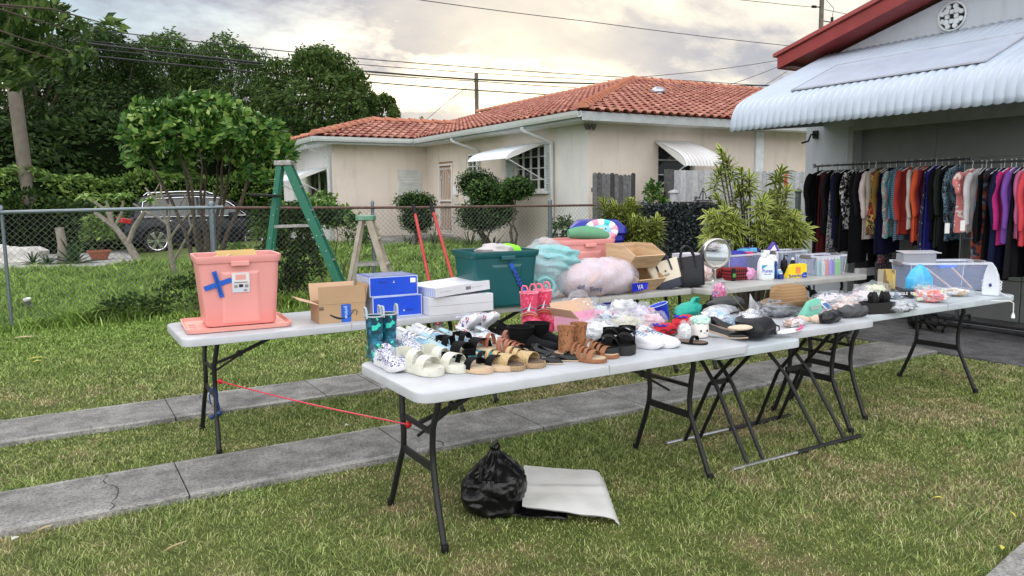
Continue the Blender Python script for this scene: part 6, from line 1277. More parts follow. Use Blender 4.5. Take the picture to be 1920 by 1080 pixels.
# ================================================================ shoes
def hw(t, W_=1., pt=0):
    r_ = np.interp(t, [0, .03, .1, .3, .5, .72, .86, .95, .985, 1], [.012, .024, .030, .031, .033, .043, .040, .028, .017, .006])
    if pt: r_ = np.interp(t, [0, .03, .1, .3, .5, .7, .85, .95, 1], [.010, .020, .026, .026, .030, .038, .026, .011, .003])
    return float(r_)*W_
def sole(g, L, W_, zb, zt_, pt=0, grow=0., n_=22):
    secs = []
    for i in range(n_+1):
        t = .5-.5*math.cos(PI*i/n_); w_ = hw(t, W_, pt)+grow; a, b_ = zb(t), zt_(t); x = t*L+(grow if t > .9 else (-grow if t < .1 else 0))
        secs.append([(x, -w_*.94, a), (x, w_*.94, a), (x, w_, a+.003), (x, w_, b_-.003), (x, w_*.96, b_), (x, -w_*.96, b_), (x, -w_, b_-.003), (x, -w_, a+.003)])
    g.loft(secs)
def upper(g, L, W_, z0, H, op0, op1, pt=0, n_=26, floor=.012, infl=1.0):
    """foot shell; H(t) rim/instep height; open between op0 and op1"""
    secs = []; K = 15
    for i in range(n_+1):
        t = .5-.5*math.cos(PI*i/n_); w_ = hw(t, W_, pt)*.97*infl; h_ = H(t); zz = z0(t); op = min(1, max(0, (t-op0)/.03))*min(1, max(0, (op1-t)/.04)); row = []
        for k in range(K):
            s_ = k/(K-1); a = PI*s_; cx_ = -math.cos(a); r_ = abs(cx_)**.75*(1 if cx_ > 0 else -1); z = zz+h_*math.sin(a)**.62
            if op > 0 and 4 <= k <= K-5:
                inn = (k-4)/(K-9); yi = (-1+2*inn); zo = zz+floor; z = z*(1-op)+op*(zz+h_*.97 if k in (4, K-5) else zo); r_ = r_*(1-op)+op*(yi*.72)
            row.append((t*L, r_*w_, z))
        secs.append(row)
    g.loft(secs, False, False, False)
def strap(g, L, W_, t0, t1, z0, h_, thick=.003, skew=0, pt=0, n_=14, both=True):
    """band over the foot between t0 and t1"""
    def ring(t, o_): 
        w_ = hw(min(.97, max(.03, t)), W_, pt)+.002+o_; return lambda a: (t*L, -math.cos(a)*w_, z0+(h_+o_)*math.sin(a)**.8)
    vs = []
    for i in range(n_+1):
        a = PI*i/n_; sk = skew*math.cos(a)
        vs.append([ring(t0+sk, 0)(a), ring(t1+sk, 0)(a), ring(t1+sk, thick)(a), ring(t0+sk, thick)(a)])
    g.loft(vs)
SH = {}
def lace_rows(T, L, W_, z0, H, ts, m):
    g = M()
    for j, t in enumerate(ts):
        w_ = hw(t, W_)*.62; h0 = z0(t)+H(t)
        g.tube([(t*L, -w_, h0*.93), (t*L+.004, 0, h0+.004), (t*L, w_, h0*.93)], .0028, 5)
    t = ts[0]; h0 = z0(t)+H(t)+.006
    for s_ in (-1, 1): g.tube([(t*L, 0, h0), (t*L-.01, s_*.018, h0+.012), (t*L+.006, s_*.030, h0+.002), (t*L+.004, 0, h0)], .0024, 5); g.tube([(t*L, 0, h0), (t*L+.02, s_*.02, h0-.004), (t*L+.03, s_*.034, h0-.02)], .0022, 5)
    g.build('laces', m, T, smooth=True)
def sneaker(T, L, W_, mu, ms, ml, velcro=False, thick=.026, hi=0):
    z0 = lambda t: thick; g = M(); sole(g, L, W_, lambda t: .004*max(0, (t-.85)/.15)**2*4, lambda t: thick+(.004 if t < .15 or t > .9 else 0), grow=.003); s_ = g.build('sole', ms, T, smooth=True)
    H = lambda t: float(np.interp(t, [0, .05, .2, .33, .42, .6, .8, .93, 1], [.035, .052+hi, .040+hi, .048+hi, .056, .044, .030, .024, .004])); g = M(); upper(g, L, W_, z0, H, .04, .36, infl=1.03); g.build('upper', mu, T, smooth=True, ang=80)
    g = M(); g.grid(lambda a, b_: ((.24+.20*b_)*L, (-.5+a)*.042, thick+.058+.018*(1-b_)+.004*math.sin(PI*a)), 6, 4); g.build('tongue', mu, T, smooth=True, solid=.004)
    g = M(); sole(g, L*.42, W_*.85, lambda t: thick+.006, lambda t: thick+.014); q = g.build('insole', mat('insole_grey', (.13, .13, .15), .9), T); q.location.x = .012
    if velcro:
        for t0 in (.40, .50, .60): g = M(); strap(g, L, W_, t0, t0+.075, thick*.7, H(t0+.03)+.013, .004, .015); g.build('velcro_strap', mu, T, smooth=True)
    else: lace_rows(T, L, W_, z0, H, (.40, .46, .52, .58, .64), ml)
def sandal(T, L, W_, mst, mso, mbed, straps, thick=(.022, .022), plat=0, back=None):
    zb = lambda t: .002*0; zt_ = lambda t: thick[0]+(thick[1]-thick[0])*t; g = M(); sole(g, L, W_, zb, zt_, grow=.004); g.build('sole', mso, T, smooth=True); g = M(); sole(g, L, W_*.94, lambda t: zt_(t)-.001, lambda t: zt_(t)+.003); g.build('footbed', mbed, T, smooth=True)
    for (t0, t1, h_, sk) in straps: g = M(); strap(g, L, W_, t0, t1, min(zt_(t0), zt_(t1))*.75, h_+.25*thick[0], .0035, sk); g.build('strap', mst, T, smooth=True)
    if back:
        g = M(); n_ = 14; vs = []
        for i in range(n_+1):
            a = -PI/2+PI*i/n_; x = .14*L-math.cos(a)*.14*L*1.0; y = math.sin(a)*hw(.2, W_)*1.05; b0 = back[0]; vs.append([(x, y, b0), (x, y, b0+back[1]), (x-.003, y*1.05, b0+back[1]), (x-.003, y*1.05, b0)])
        g.loft(vs); g.build('heel_strap', mst, T, smooth=True)
def bootie(T, L, W_, mu, ms, hs, rs=.045, thick=.015, heel=0, lip=None, inner=None, flare=1.1, loops=None):
    z0 = lambda t: thick; g = M(); sole(g, L, W_, lambda t: 0, lambda t: thick, grow=.003); g.build('sole', ms, T, smooth=True)
    H = lambda t: float(np.interp(t, [0, .05, .3, .45, .6, .8, .94, 1], [.05, .07, .085, .075, .052, .042, .032, .004])); g = M(); upper(g, L, W_, z0, H, 9, 9, infl=1.05); cx_ = .22*L
    pr = [(rs*.92, thick+.02), (rs*.95, thick+.06), (rs, hs*.6), (rs*flare, hs), (rs*flare*.9, hs-.002), (rs*.85, hs*.6), (rs*.8, thick+.05)]
    g.lathe([(r_, z) for r_, z in pr], 20, (cx_, 0, 0), 1.08, .92); g.build('upper', mu, T, smooth=True, ang=60)
    if lip: g = M(); g.tube([(cx_+rs*flare*1.07*math.cos(t), rs*flare*.93*math.sin(t), hs) for t in [i*PI/12 for i in range(24)]], .004, 6, closed=True); g.build('rim', lip, T, smooth=True)
    if loops:
        for s_ in (-1, 1):
            g = M(); y = s_*rs*flare*.9; g.tube([(cx_-.022, y, hs-.01), (cx_-.020, y*1.02, hs+.028), (cx_-.01, y*1.05, hs+.044), (cx_+.01, y*1.05, hs+.044), (cx_+.020, y*1.02, hs+.028), (cx_+.022, y, hs-.01)], .0055, 7); g.build('pull_loop', loops, T, smooth=True)
def flat(T, L, W_, mu, ms, mi, bow=None, heelh=0, op=.66):
    z0 = lambda t: heelh*max(0, 1-t*1.5)+.007; g = M(); sole(g, L, W_, lambda t: max(0, z0(t)-.007), z0, 1); g.build('sole', ms, T, smooth=True)
    H = lambda t: float(np.interp(t, [0, .05, .2, .5, .66, .75, .9, 1], [.045, .050, .034, .024, .026, .030, .022, .004])); g = M(); upper(g, L, W_, z0, H, .03, op, 1, floor=.004); g.build('upper', mu, T, smooth=True, ang=70)
    g = M(); sole(g, L*.8, W_*.85, lambda t: z0(t*.8)+.001, lambda t: z0(t*.8)+.005, 0); g.build('insole', mi, T)
    if heelh: g = M(); g.loft([[(.02+x*k*L, y*k, z) for x, y in ((-.02, -.018), (.09, -.018), (.09, .018), (-.02, .018))] for k, z in ((.6, 0), (.7, heelh*.5), (1.1, heelh))]); g.build('heel', mu, T)
    if bow: 
        for s_ in (-1, 1): g = M(); g.blob((.72*L, s_*.012, z0(.7)+.030), (.008, .014, .009), 8, 6); g.build('bow', bow, T, smooth=True)
def place(fn, name, label, cat, u, v, hd, L, group, *a, z=TZ, W_=1., rot=None, **k):
    L *= 1.15; W_ *= 1.22; p = onZ(u, v, z); d = R(hd); T = thing(name, label, cat, (p[0]-math.cos(d)*L/2, p[1]-math.sin(d)*L/2, z+.0015), d, group, rot=(rot[0], rot[1], d) if rot else None); fn(T, L, W_, *a, **k); return T
def fab(name, c, **k): 
    k.setdefault('var', .08); return mat(name, c, k.pop('rough', .8), bmp=.35, bsc=300, bd=.001, **k)
W1_ = fab('canvas_white', (.56, .58, .64)); W2_ = mat('leather_white', (.62, .64, .68), .45, var=.05); IV = mat('leather_ivory', (.60, .60, .52), .42, var=.04); SOLW = mat('sole_white', (.60, .61, .64), .55, var=.05, sc_=30); CORK = mat_spots('cork', [(0, (.14, .09, .05)), (.3, (.30, .20, .11)), (1, (.42, .30, .18))], 160, .85, 'F1', interp='LINEAR'); BK = fab('fabric_black', (.005, .005, .006), spec=.15); PAT = mat('patent_black', (.003, .004, .006), .12, spec=.4); TAN = mat('tan_leather', (.30, .125, .05), .6, c2=(.24, .095, .04), sc_=20); BRN = mat('brown_woven', (.26, .085, .045), .6, c2=(.36, .14, .08), sc_=40); BED = mat('footbed_beige', (.46, .36, .25), .8); DBED = mat('footbed_brown', (.12, .08, .055), .8); ESP = mat('espadrille', (.50, .36, .24), .9, bmp=.6, bsc=150)
LEO = mat_spots('leopard_blue', [(0, (.74, .75, .82)), (.42, (.74, .75, .82)), (.43, (.03, .03, .16)), (.62, (.08, .08, .30)), (.63, (.74, .75, .82)), (1, (.74, .75, .82))], 48, .8, 'F1', dist=.05)
SKY = fab('canvas_skyblue', (.30, .50, .64)); RUB = mat_spots('dino_rubber', [(0, (.010, .10, .14)), (.35, (.012, .05, .08)), (.6, (.03, .16, .26)), (.75, (.05, .62, .50)), (.86, (.012, .05, .09)), (1, (.02, .12, .18))], 42, .28, 'cell', dist=.03); RUBS = mat('rubber_teal', (.01, .11, .17), .35); GOLD = mat('gold_braid', (.62, .46, .24), .5, .25, c2=(.42, .29, .13), sc_=60, bmp=1, bsc=90, bd=.01); PNK = mat_spots('unicorn_pink', [(0, (.80, .10, .20)), (.30, (.84, .15, .26)), (.45, (.62, .05, .12)), (1, (.68, .06, .14))], 60, .3, 'F1', interp='LINEAR'); FLO = mat_spots('floral_tiny', [(0, (.70, .70, .74)), (.5, (.72, .72, .76)), (.55, (.10, .12, .40)), (.75, (.70, .70, .74)), (.8, (.55, .12, .06)), (.9, (.74, .74, .76)), (1, (.05, .06, .20))], 95, .6, 'cell')
SL_ = 'shoes set out in pairs on the nearest table'
PS = [(.60, .82, .040, .0), (.30, .50, .052, .02)]
for k, (u, v) in enumerate(((787, 698), (834, 692))): place(sandal, 'platform_sandal', ('ivory white platform sandal nearest the table corner, left of its pair', 'ivory white platform sandal with a green price dot, right of its pair')[k], 'sandal', u, v, -72, .235, SL_, IV, IV, IV, PS, (.055, .034), W_=1.1, back=(.055, .05))
for k, (u, v) in enumerate(((735, 690), (772, 668))): place(sneaker, 'sneaker', ('blue leopard print canvas sneaker, the left nearest the boots', 'blue leopard print canvas sneaker, the one behind the platform sandals')[k], 'sneaker', u, v, -86, .235, SL_, LEO, SOLW, W1_, W_=1.12, thick=.028)
for k, (u, v) in enumerate(((876, 694), (915, 690))): place(sandal, 'strap_sandal', ('black two strap sandal with cork sole next to the ivory platform', 'black two strap sandal with cork sole, right hand one')[k], 'sandal', u, v, -62, .235, SL_, BK, ESP, BED, [(.58, .74, .040, -.03), (.34, .44, .05, .02)], (.026, .022), W_=1.08, back=(.04, .035))
for k, (u, v) in enumerate(((857, 668), (888, 660))): place(sandal, 'strap_sandal', ('black wide strap sandal on a turquoise sole, left one', 'black wide strap sandal on a turquoise sole, right one')[k], 'sandal', u, v, -70, .23, SL_, BK, mat('sole_turquoise', (.03, .28, .34), .6), BED, [(.5, .78, .05, -.03), (.2, .36, .07, .02)], (.03, .025), back=(.045, .05))
for k, (u, v) in enumerate(((936, 689), (974, 684))): place(sandal, 'slide_sandal', ('gold braided slide with cork sole, left one', 'gold braided slide with cork sole, right one')[k], 'sandal', u, v, -62, .23, SL_, GOLD, CORK, DBED, [(.52, .80, .042, .0), (.40, .50, .05, .03), (.28, .36, .056, 0)], (.026, .024), W_=1.08)
for k, (u, v) in enumerate(((1008, 678), (1043, 673))): place(flat, 'ballet_flat', ('black patent flat with bow next to the gold slides', 'black patent flat with bow beside the brown heeled sandals')[k], 'shoe', u, v, -62, .245, SL_, PAT, BED, BK, PAT, .012)
for k, (u, v) in enumerate(((1088, 675), (1112, 667))):
    T = place(sandal, 'gladiator_heel', ('tan caged high heel bootie sandal, front one', 'tan caged high heel bootie sandal, rear one')[k], 'sandal', u, v, -62, .235, SL_, TAN, TAN, BED, [(.72, .82, .030, .0), (.62, .68, .036, .02), (.54, .60, .042, -.02), (.47, .52, .05, .02), (.40, .45, .058, -.02)], (.030, .018))
    for z, r_ in () if 1 else ((.07, .035), (.09, .033), (.108, .032), (.126, .032), (.144, .033), (.162, .035), (.182, .037)): g = M(); g.tube([(.055+r_*1.1*math.cos(t), r_*.9*math.sin(t), z+.01*math.cos(t)) for t in [i*PI/10 for i in range(20)]], .006, 6, closed=True, flat=.8); g.build('ankle_strap', TAN, T, smooth=True)
    g = M(); g.lathe([(.036, .03), (.036, .08), (.034, .11), (.043, .165), (.039, .163), (.030, .1)], 16, (.055, 0, 0), 1.1, .9, False, False); g.build('shaft', mat_spots('tan_cutout', [(0, (.06, .03, .015)), (.26, (.10, .045, .02)), (.34, (.30, .125, .05)), (1, (.34, .15, .065))], 95, .6, 'F1', (1, 1, .6), 'LINEAR'), T, smooth=True); g = M(); g.loft([[(x, y, z) for x, y in ((0, -.02), (.045, -.02), (.045, .02), (0, .02))] for z in (0, .032)]); g.build('heel', ESP, T, bevel=.003)
for k, (u, v) in enumerate(((1142, 662), (1172, 658))): place(sandal, 'chunky_sandal', ('chunky black platform sandal beside the tan heels', 'chunky black platform sandal beside the white sneakers')[k], 'sandal', u, v, -135, .235, SL_, BK, mat('sole_black', (.012, .013, .014), .7), BK, [(.52, .82, .046, 0), (.24, .42, .064, 0)], (.058, .048), W_=1.12, back=(.07, .045))
for k, (u, v) in enumerate(((1197, 650), (1228, 648))): place(sneaker, 'sneaker', ('plain white low sneaker touching the chunky sandals', 'plain white low sneaker pointing at the black sandals')[k], 'sneaker', u, v, -62, .24, SL_, W2_, SOLW, mat('lace_blue', (.22, .30, .48), .8), thick=.024)
for k, (u, v) in enumerate(((812, 664), (846, 654))): place(sneaker, 'sneaker', ('sky blue laced canvas sneaker, left one', 'sky blue laced canvas sneaker, right one')[k], 'sneaker', u, v, -66, .24, SL_, SKY, SOLW, mat('lace_pale', (.62, .70, .66), .8), thick=.026)
for k, (u, v) in enumerate(((880, 652), (915, 651))): place(sneaker, 'sneaker', ('white running sneaker with red flecks, left one', 'white running sneaker with lime dot on its side, right one')[k], 'sneaker', u, v, -66, .25, SL_, (mat_spots('runner_flecks', [(0, (.70, .72, .74)), (.8, (.72, .74, .76)), (.82, (.55, .12, .10)), (1, (.35, .45, .6))], 60, .6, 'cell'), mat('runner_ice', (.62, .72, .75), .5, var=.06))[k], SOLW, W1_, thick=.03)
g = M(); g.lathe([(.011, 0), (.011, .001)], 12); DOT = mat('lime_dot', (.42, .95, .10), .6)
for k, (u, v) in enumerate(((945, 662), (976, 656))): place(sandal, 'woven_sandal', ('brown woven leather sandal, left one', 'brown woven leather sandal, right one')[k], 'sandal', u, v, -60, .24, SL_, BRN, DBED, BED, [(.80, .86, .030, 0), (.72, .78, .036, .02), (.64, .70, .041, -.02), (.56, .62, .046, .02), (.48, .54, .05, -.02), (.40, .46, .056, .02), (.16, .24, .07, 0)], (.026, .022), W_=1.05, back=(.045, .02))
for k, (u, v) in enumerate(((1003, 660), (1033, 652))):
    T = place(bootie, 'ankle_boot', ('black suede ankle boot, left one', 'black suede ankle boot with a lime price dot, right one')[k], 'boot', u, v, -48, .24, SL_, BK, BLK, .13, rs=.060, flare=1.12, lip=BK)
    if k: q = M(); q.lathe([(.011, 0), (.011, .0015)], 12); o = q.build('price_dot', DOT, T); o.location = (.035, -.054, .10); o.rotation_euler = (PI/2, 0, 0)
for k, (u, v) in enumerate(((711, 674), (737, 668))):
    T = place(bootie, 'rain_boot', ('dark teal dinosaur print child rain boot with lime dot, left one', 'dark teal dinosaur print child rain boot, right one')[k], 'boot', u, v, -92, .18, SL_, RUB, RUBS, .215, rs=.044, flare=1.12, lip=mat('rim_grey', (.40, .42, .45), .5), loops=mat('loop_grey', (.42, .48, .52), .5), W_=1.0)
    if not k: q = M(); q.lathe([(.011, 0), (.011, .0015)], 12); o = q.build('price_dot', DOT, T); o.location = (.12, 0, .068); o.rotation_euler = (0, .35, 0)
for k, (u, v) in enumerate(((768, 652), (802, 644))): place(sneaker, 'sneaker', ('white three strap sneaker behind the leopard pair, left one', 'white three strap sneaker behind the sky blue pair, right one')[k], 'sneaker', u, v, -62, .25, SL_, W2_, SOLW, W1_, velcro=True, thick=.028, hi=.02, W_=1.05)
for k, (u, v) in enumerate(((836, 637), (866, 634))): place(flat, 'slipper', ('brown slipper at the back edge of the table, left one', 'brown slipper at the back edge of the table, right one')[k], 'shoe', u, v, 62, .2, SL_, mat('slipper_brown', (.13, .09, .08), .8), BLK, BK, None, .0, W_=1.25, op=.5)
for k, (u, v) in enumerate(((889, 632), (921, 628))): place(sneaker, 'toddler_shoe', ('tiny floral high top toddler shoe tipped upright, left one', 'tiny floral high top toddler shoe tipped upright, right one')[k], 'sneaker', u, v, -66, .15, SL_, FLO, SOLW, W1_, thick=.018, W_=.85, z=TZ+.05, rot=(0, R(-38)))
for k, (u, v) in enumerate(((945, 634), (972, 628))): place(flat, 'loafer', ('dull black loafer at the table back, left one', 'dull black loafer at the table back, right one')[k], 'shoe', u, v, -54, .24, SL_, BK, BLK, BK, None, .015, W_=1.15, op=.5, z=TZ+.01)
for k, (u, v) in enumerate(((1007, 622), (1033, 616))):
    T = place(bootie, 'rain_boot', ('bright pink unicorn child rain boot, left one', 'bright pink unicorn child rain boot, right one')[k], 'boot', u, v, -62, .17, SL_, PNK, mat('sole_pink', (.55, .04, .12), .4), .235, rs=.047, flare=1.15, lip=mat('rim_pink', (.85, .30, .40), .4), loops=mat('loop_pink', (.80, .16, .25), .4))
    for j, (c_, zz_) in enumerate(((mat('rainbow_teal', (.06, .50, .62), .4), .13), (mat('rainbow_white', (.78, .76, .8), .4), .105), (mat('rainbow_gold', (.80, .50, .15), .4), .09))):
        g = M(); g.tube([(.22*.17+.052*1.05*math.cos(t), .050*math.sin(t), zz_+.018*math.sin((t+1.9)*1.6)) for t in [-2.2+i*.2 for i in range(14)]], .007, 6, flat=.4); g.build('rainbow_print', c_, T, smooth=True)
    g = M(); g.loft([[(.06+.0*i, -.051, .13+.0*i), (.075, -.048, .13), (.085, -.047, .185)] for i in (0, 1)], True, True); g.build('horn_print', WHI, T, solid=.002)
for k, (u, v) in enumerate(((1352, 632), (1382, 628))):
    place(flat, 'pointed_pump', ('black pointed pump with nude lining, left one', 'black pointed pump with nude lining and lime dot, right one')[k], 'shoe', u, v, -52, .26, SL_, PAT, mat('nude_sole', (.48, .36, .27), .6), mat('nude_lining', (.55, .42, .32), .6), None, .05, W_=1.0)
place(sandal, 'thong_sandal', 'flat black sandal with a thin sole near the glasses', 'sandal', 1283, 642, -62, .22, SL_, BK, BLK, DBED, [(.68, .76, .03, 0)], (.008, .008))
# ================================================================ clutter on the right half of the nearest table
def B_(u, v, dx=0, dy=0, z=TZ): q = onZ(u, v, z); r_ = ray(u, v); return (q[0]+dx+.75*dy*r_[0]/r_[1], q[1]+.75*dy, z+.001)
PB = mat('pink_card', (.78, .42, .56), .6, var=.04)
carton('shoe_box', 'open pale pink shoe box behind the tan heels, full of small bags', B_(1100, 622, 0, .06), R(12), .36, .2, .10, PB, [('l', 40, .09), ('b', 60, .08)])
FW = mat_film('white_film', (.70, .72, .76), .26, .3, 10); FW2 = mat_film('white_film_dense', (.70, .72, .75), .62, .35, 12); FC = mat_film('cool_film', (.60, .64, .70), .15, .2, 9)
LACE = mat_spots('lacy_white', [(0, (.30, .36, .45)), (.25, (.60, .66, .70)), (.6, (.78, .79, .78)), (1, (.80, .80, .76))], 60, .7, 'F1', interp='LINEAR', dist=.15)
def bagged(name, label, loc, r, inner, film, seed, rz=0, amp=.22, cat='bag'):
    T = thing(name, label, cat, loc, rz); g = M(); g.blob((0, 0, r[2]*.8), [r[0]*.8, r[1]*.8, r[2]*.8], 26, 16, .22, 3.2, seed, 0); g.build('contents', inner, T, smooth=True)
    g = M(); g.blob((0, 0, r[2]*.95), r, 34, 20, amp, 2.6, seed+5, .001)
    from mathutils import noise as N
    g.v = [(x+.008*N.noise(Vector((x*40, y*40, z*40+seed))), y, max(.001, z+.009*N.noise(Vector((y*35, x*35, z*20+seed))))) for x, y, z in g.v]
    g.build('film', film, T, smooth=True, ang=35); return T
bagged('bagged_shoes', 'lacy white baby shoes in a clear bag, left end of the bag row', B_(1122, 640, 0, .06), (.12, .09, .06), LACE, FW, 2, .3); bagged('bagged_shoes', 'cream frilly item in clear plastic right of the lacy baby shoes', B_(1175, 630, 0, .06), (.13, .10, .065), mat('cream_frill', (.68, .66, .52), .8, bmp=1, bsc=60, bd=.02), FW, 8, .2)
bagged('white_bag', 'white plastic bag bunched behind the cream frilly item', B_(1170, 612, .0, .1), (.10, .08, .08), W1_, FW2, 14); bagged('bagged_shoes', 'small bag of tan straps spilling from the pink shoe box', B_(1085, 612, .0, .06), (.13, .07, .10), mat_spots('tan_mix', [(0, (.70, .70, .74)), (.5, (.45, .20, .08)), (.75, (.70, .5, .3)), (1, (.72, .72, .78))], 18, .5, 'cell'), FC, 19)
bagged('white_bag', 'pale translucent bag with pink tint before the blue bucket', B_(1222, 618, .0, .03), (.10, .07, .055), mat('pale_pink_stuff', (.72, .50, .56), .7), FC, 23)
bagged('white_bag', 'flat clear bag of grey grids between boxes and chunky sandals', B_(1130, 625, .03, .05), (.12, .06, .07), mat_spots('grid_mix', [(0, (.10, .12, .18)), (.4, (.45, .52, .60)), (.7, (.70, .72, .76)), (1, (.70, .22, .3))], 30, .5, 'cell'), FC, 27)
T = thing('toy_bucket', 'small royal blue toy bucket tipped toward the viewer', 'bucket', B_(1243, 603, 0, .05), .3, rot=(R(-14), R(-12), .3)); g = M(); g.lathe([(.045, 0), (.062, .10), (.066, .105), (.062, .108), (.055, .10), (.042, .008)], 24); g.build('shell', mat('bucket_blue', (.015, .03, .50), .35), T, smooth=True); g = M(); g.tube([(.064*math.cos(t), .064*math.sin(t), .107) for t in [i*PI/10 for i in range(20)]], .003, 5, closed=True); g.build('rim', mat('rim_skyblue', (.4, .6, .85), .4), T)
blobthing('pink_scrunchie', 'knotted coral pink hair band on the bucket rim', 'hair band', B_(1222, 590, .0, .07, TZ+.055), (.028, .018, .018), mat('coral_pink', (.80, .08, .14), .7), 9, .3, 5, n_=18, k=12)
REDM = mat('red_knit', (.55, .008, .025), .8, bmp=.5, bsc=90, bd=.004)
for lab, (u, v), r_, z in (('red slipper with blue stitched rim in front of the bucket', (1245, 630), (.115, .048, .042), TZ), ('red slipper with blue stitched rim behind, right of the bucket', (1283, 613), (.12, .048, .042), TZ)):
    q = B_(u, v, 0, .05, z); T = thing('red_slipper', lab, 'slipper', q, R(12), 'red child slippers'); g = M(); g.blob((0, 0, r_[2]*.6), r_, 26, 16, .05, 2, 4, 0); g.build('upper', REDM, T, smooth=True); g = M(); g.tube([(-r_[0]*.35+r_[0]*.42*math.cos(t), r_[1]*.62*math.sin(t), r_[2]*1.42+.004*math.sin(6*t)-.006*math.cos(t)) for t in [i*PI/12 for i in range(24)]], .006, 6, closed=True); g.build('stitched_rim', mat('rim_blue', (.03, .03, .40), .7), T, smooth=True)
TEAL = mat('teal_fabric', (.01, .40, .31), .65, c2=(.01, .32, .25), sc_=5, bmp=.3, bsc=30, bd=.01)
T = thing('teal_bag', 'bright emerald teal soft bag slumped beside the silver purse', 'bag', B_(1290, 598, 0, .09), R(28)); g = ridged((0, 0, .045), (.18, .075, .052), 4, 6, amp=.03); g.build('body', TEAL, T, smooth=True); g = M(); g.tube([(-.02, -.02, .09), (.03, -.03, .125), (.10, -.03, .12), (.15, -.01, .07)], .014, 8, flat=.35); g.build('handle', TEAL, T, smooth=True)
SILV = mat('silver_film', (.62, .68, .78), .16, .75, c2=(.75, .78, .80), sc_=8, bmp=.8, bsc=10, bd=.02)
T = thing('silver_purse', 'large iridescent silver handbag lying flat, black edged', 'handbag', B_(1348, 607, 0, .09), R(18)); g = ridged((0, 0, .045), (.19, .10, .058), 5, 16, amp=.04); g.build('body', SILV, T, smooth=True); g = M(); g.tube([(.185*math.cos(t), .10*math.sin(t), .055+.01*math.sin(3*t)) for t in [i*PI/14 for i in range(28)]], .006, 6, closed=True); g.build('piping', BLA, T, smooth=True)
blobthing('black_pouch', 'flat dark charcoal pouch behind the silver handbag', 'pouch', B_(1362, 585, 0, .16), (.16, .08, .045), mat('charcoal', (.04, .042, .045), .7), 31, .1); bagged('patterned_pouch', 'clear bag of pink, teal and violet print standing behind the charcoal pouch', B_(1335, 575, .07, .20), (.13, .05, .085), mat_spots('tie_dye', [(0, (.75, .12, .30)), (.35, (.10, .45, .50)), (.6, (.40, .45, .80)), (.8, (.80, .50, .62)), (1, (.8, .2, .4))], 16, .6, 'cell', dist=.3), FC, 33, .5)
g = M()
for lab, a0, a1, r_ in (('long dry green leaf blade poking up from the clutter', (1352, 528), (1398, 585), .006),): 
    A = Vector(onZ(a0[0], a0[1]+40, TZ)); D_ = 4.6; p0 = Vector(onD(*a0, D_)); p1 = Vector(onD(*a1, D_)); g = M(); g.tube([p0-p1, (p0-p1)*.5+Vector((.01, 0, -.01)), Vector((0, 0, 0))], [.001, .007, .003], 6, flat=.25); tag(g.build('dry_leaf', mat('dry_leaf', (.25, .28, .12), .7), smooth=True), lab, 'leaf', loc=tuple(p1))
# face planter in plastic and lacy cup
T = thing('face_planter', 'white ceramic pot with a simple face, mint cloth bunched on top', 'pot', B_(1312, 635, 0, .04), R(-18)); CER = mat('ceramic_white', (.74, .70, .66), .25, var=.03)
g = M(); g.lathe([(.035, 0), (.045, .006), (.052, .04), (.048, .08), (.044, .085), (.040, .08)], 26); g.build('pot', CER, T, smooth=True)
for x in (-.018, .02): g = M(); g.blob((x, -.0515, .045), (.0055, .003, .0065), 10, 8); g.build('eye', INK, T, smooth=True)
g = M(); g.tube([(.0, -.0525, .034), (.004, -.0535, .030), (.009, -.0525, .034)], .0012, 5); g.build('mouth', INK, T); g = M(); g.blob((0, -.001, .098), (.055, .05, .028), 28, 16, .2, 5, 3); g.build('mint_cloth', mat('mint', (.50, .72, .62), .8, var=.1, sc_=20), T, smooth=True)
bagged('lace_cup', 'clear cup of white lace left of the face pot', B_(1284, 637, 0, .02), (.042, .035, .055), LACE, FC, 40)
T = thing('eyeglasses', 'black framed eyeglasses folded on the table edge', 'glasses', B_(1253, 632, 0, .0), R(-10)); g = M()
for s_ in (-1, 1): g.tube([(s_*.034+.026*math.cos(t), 0, .024+.019*math.sin(t)) for t in [i*PI/9 for i in range(18)]], .0032, 6, closed=True)
g.tube([(-.008, 0, .028), (.008, 0, .028)], .003, 5); g.build('frame', BLK, T, smooth=True)
for s_ in (-1, 1): g = M(); g.tube([(s_*.06, 0, .030), (s_*.06, .06, .028), (s_*.055, .12, .008)], .0025, 5); g.build('temple', BLK, T, smooth=True)
# black and silver handbag with beige slipper
T = thing('black_handbag', 'black leather handbag with crinkled silver panel at the table join', 'handbag', B_(1420, 632, -.01, .08), R(22)); g.loft([[(x_*k, y_*k+.02*o, z) for x_, y_ in rrect(.27, .17, .05, 5)] for k, o, z in ((.92, 0, 0), (1, 0, .015), (1, 0, .05), (.93, 1, .085), (.7, 2, .10))]); g.build('body', BLA, T, smooth=True); g = ridged((.04, .04, .075), (.10, .07, .065), 9, 12, amp=.08); g.build('silver_panel', mat('silver_crinkle', (.55, .57, .62), .18, .9, bmp=1, bsc=22, bd=.03), T, smooth=True)
g = M(); g.tube([(.14, -.05, .05), (.16, -.08, .03), (.10, -.10, .012), (.02, -.10, .012)], .008, 6, flat=.5); g.build('strap', BLA, T, smooth=True)
blobthing('beige_mule', 'matt beige padded sole lying on the black and silver handbag', 'slipper', B_(1388, 622, .0, .04, TZ+.05), (.075, .038, .016), mat('beige_suede', (.62, .50, .38), .85), 3, .03, rz=R(-18))
bagged('bagged_item', 'small clear bag with sky blue print tucked by the black handbag', B_(1378, 622, .0, .03), (.05, .04, .045), mat('skyprint', (.35, .55, .75), .5, var=.4, sc_=20), FC, 44)
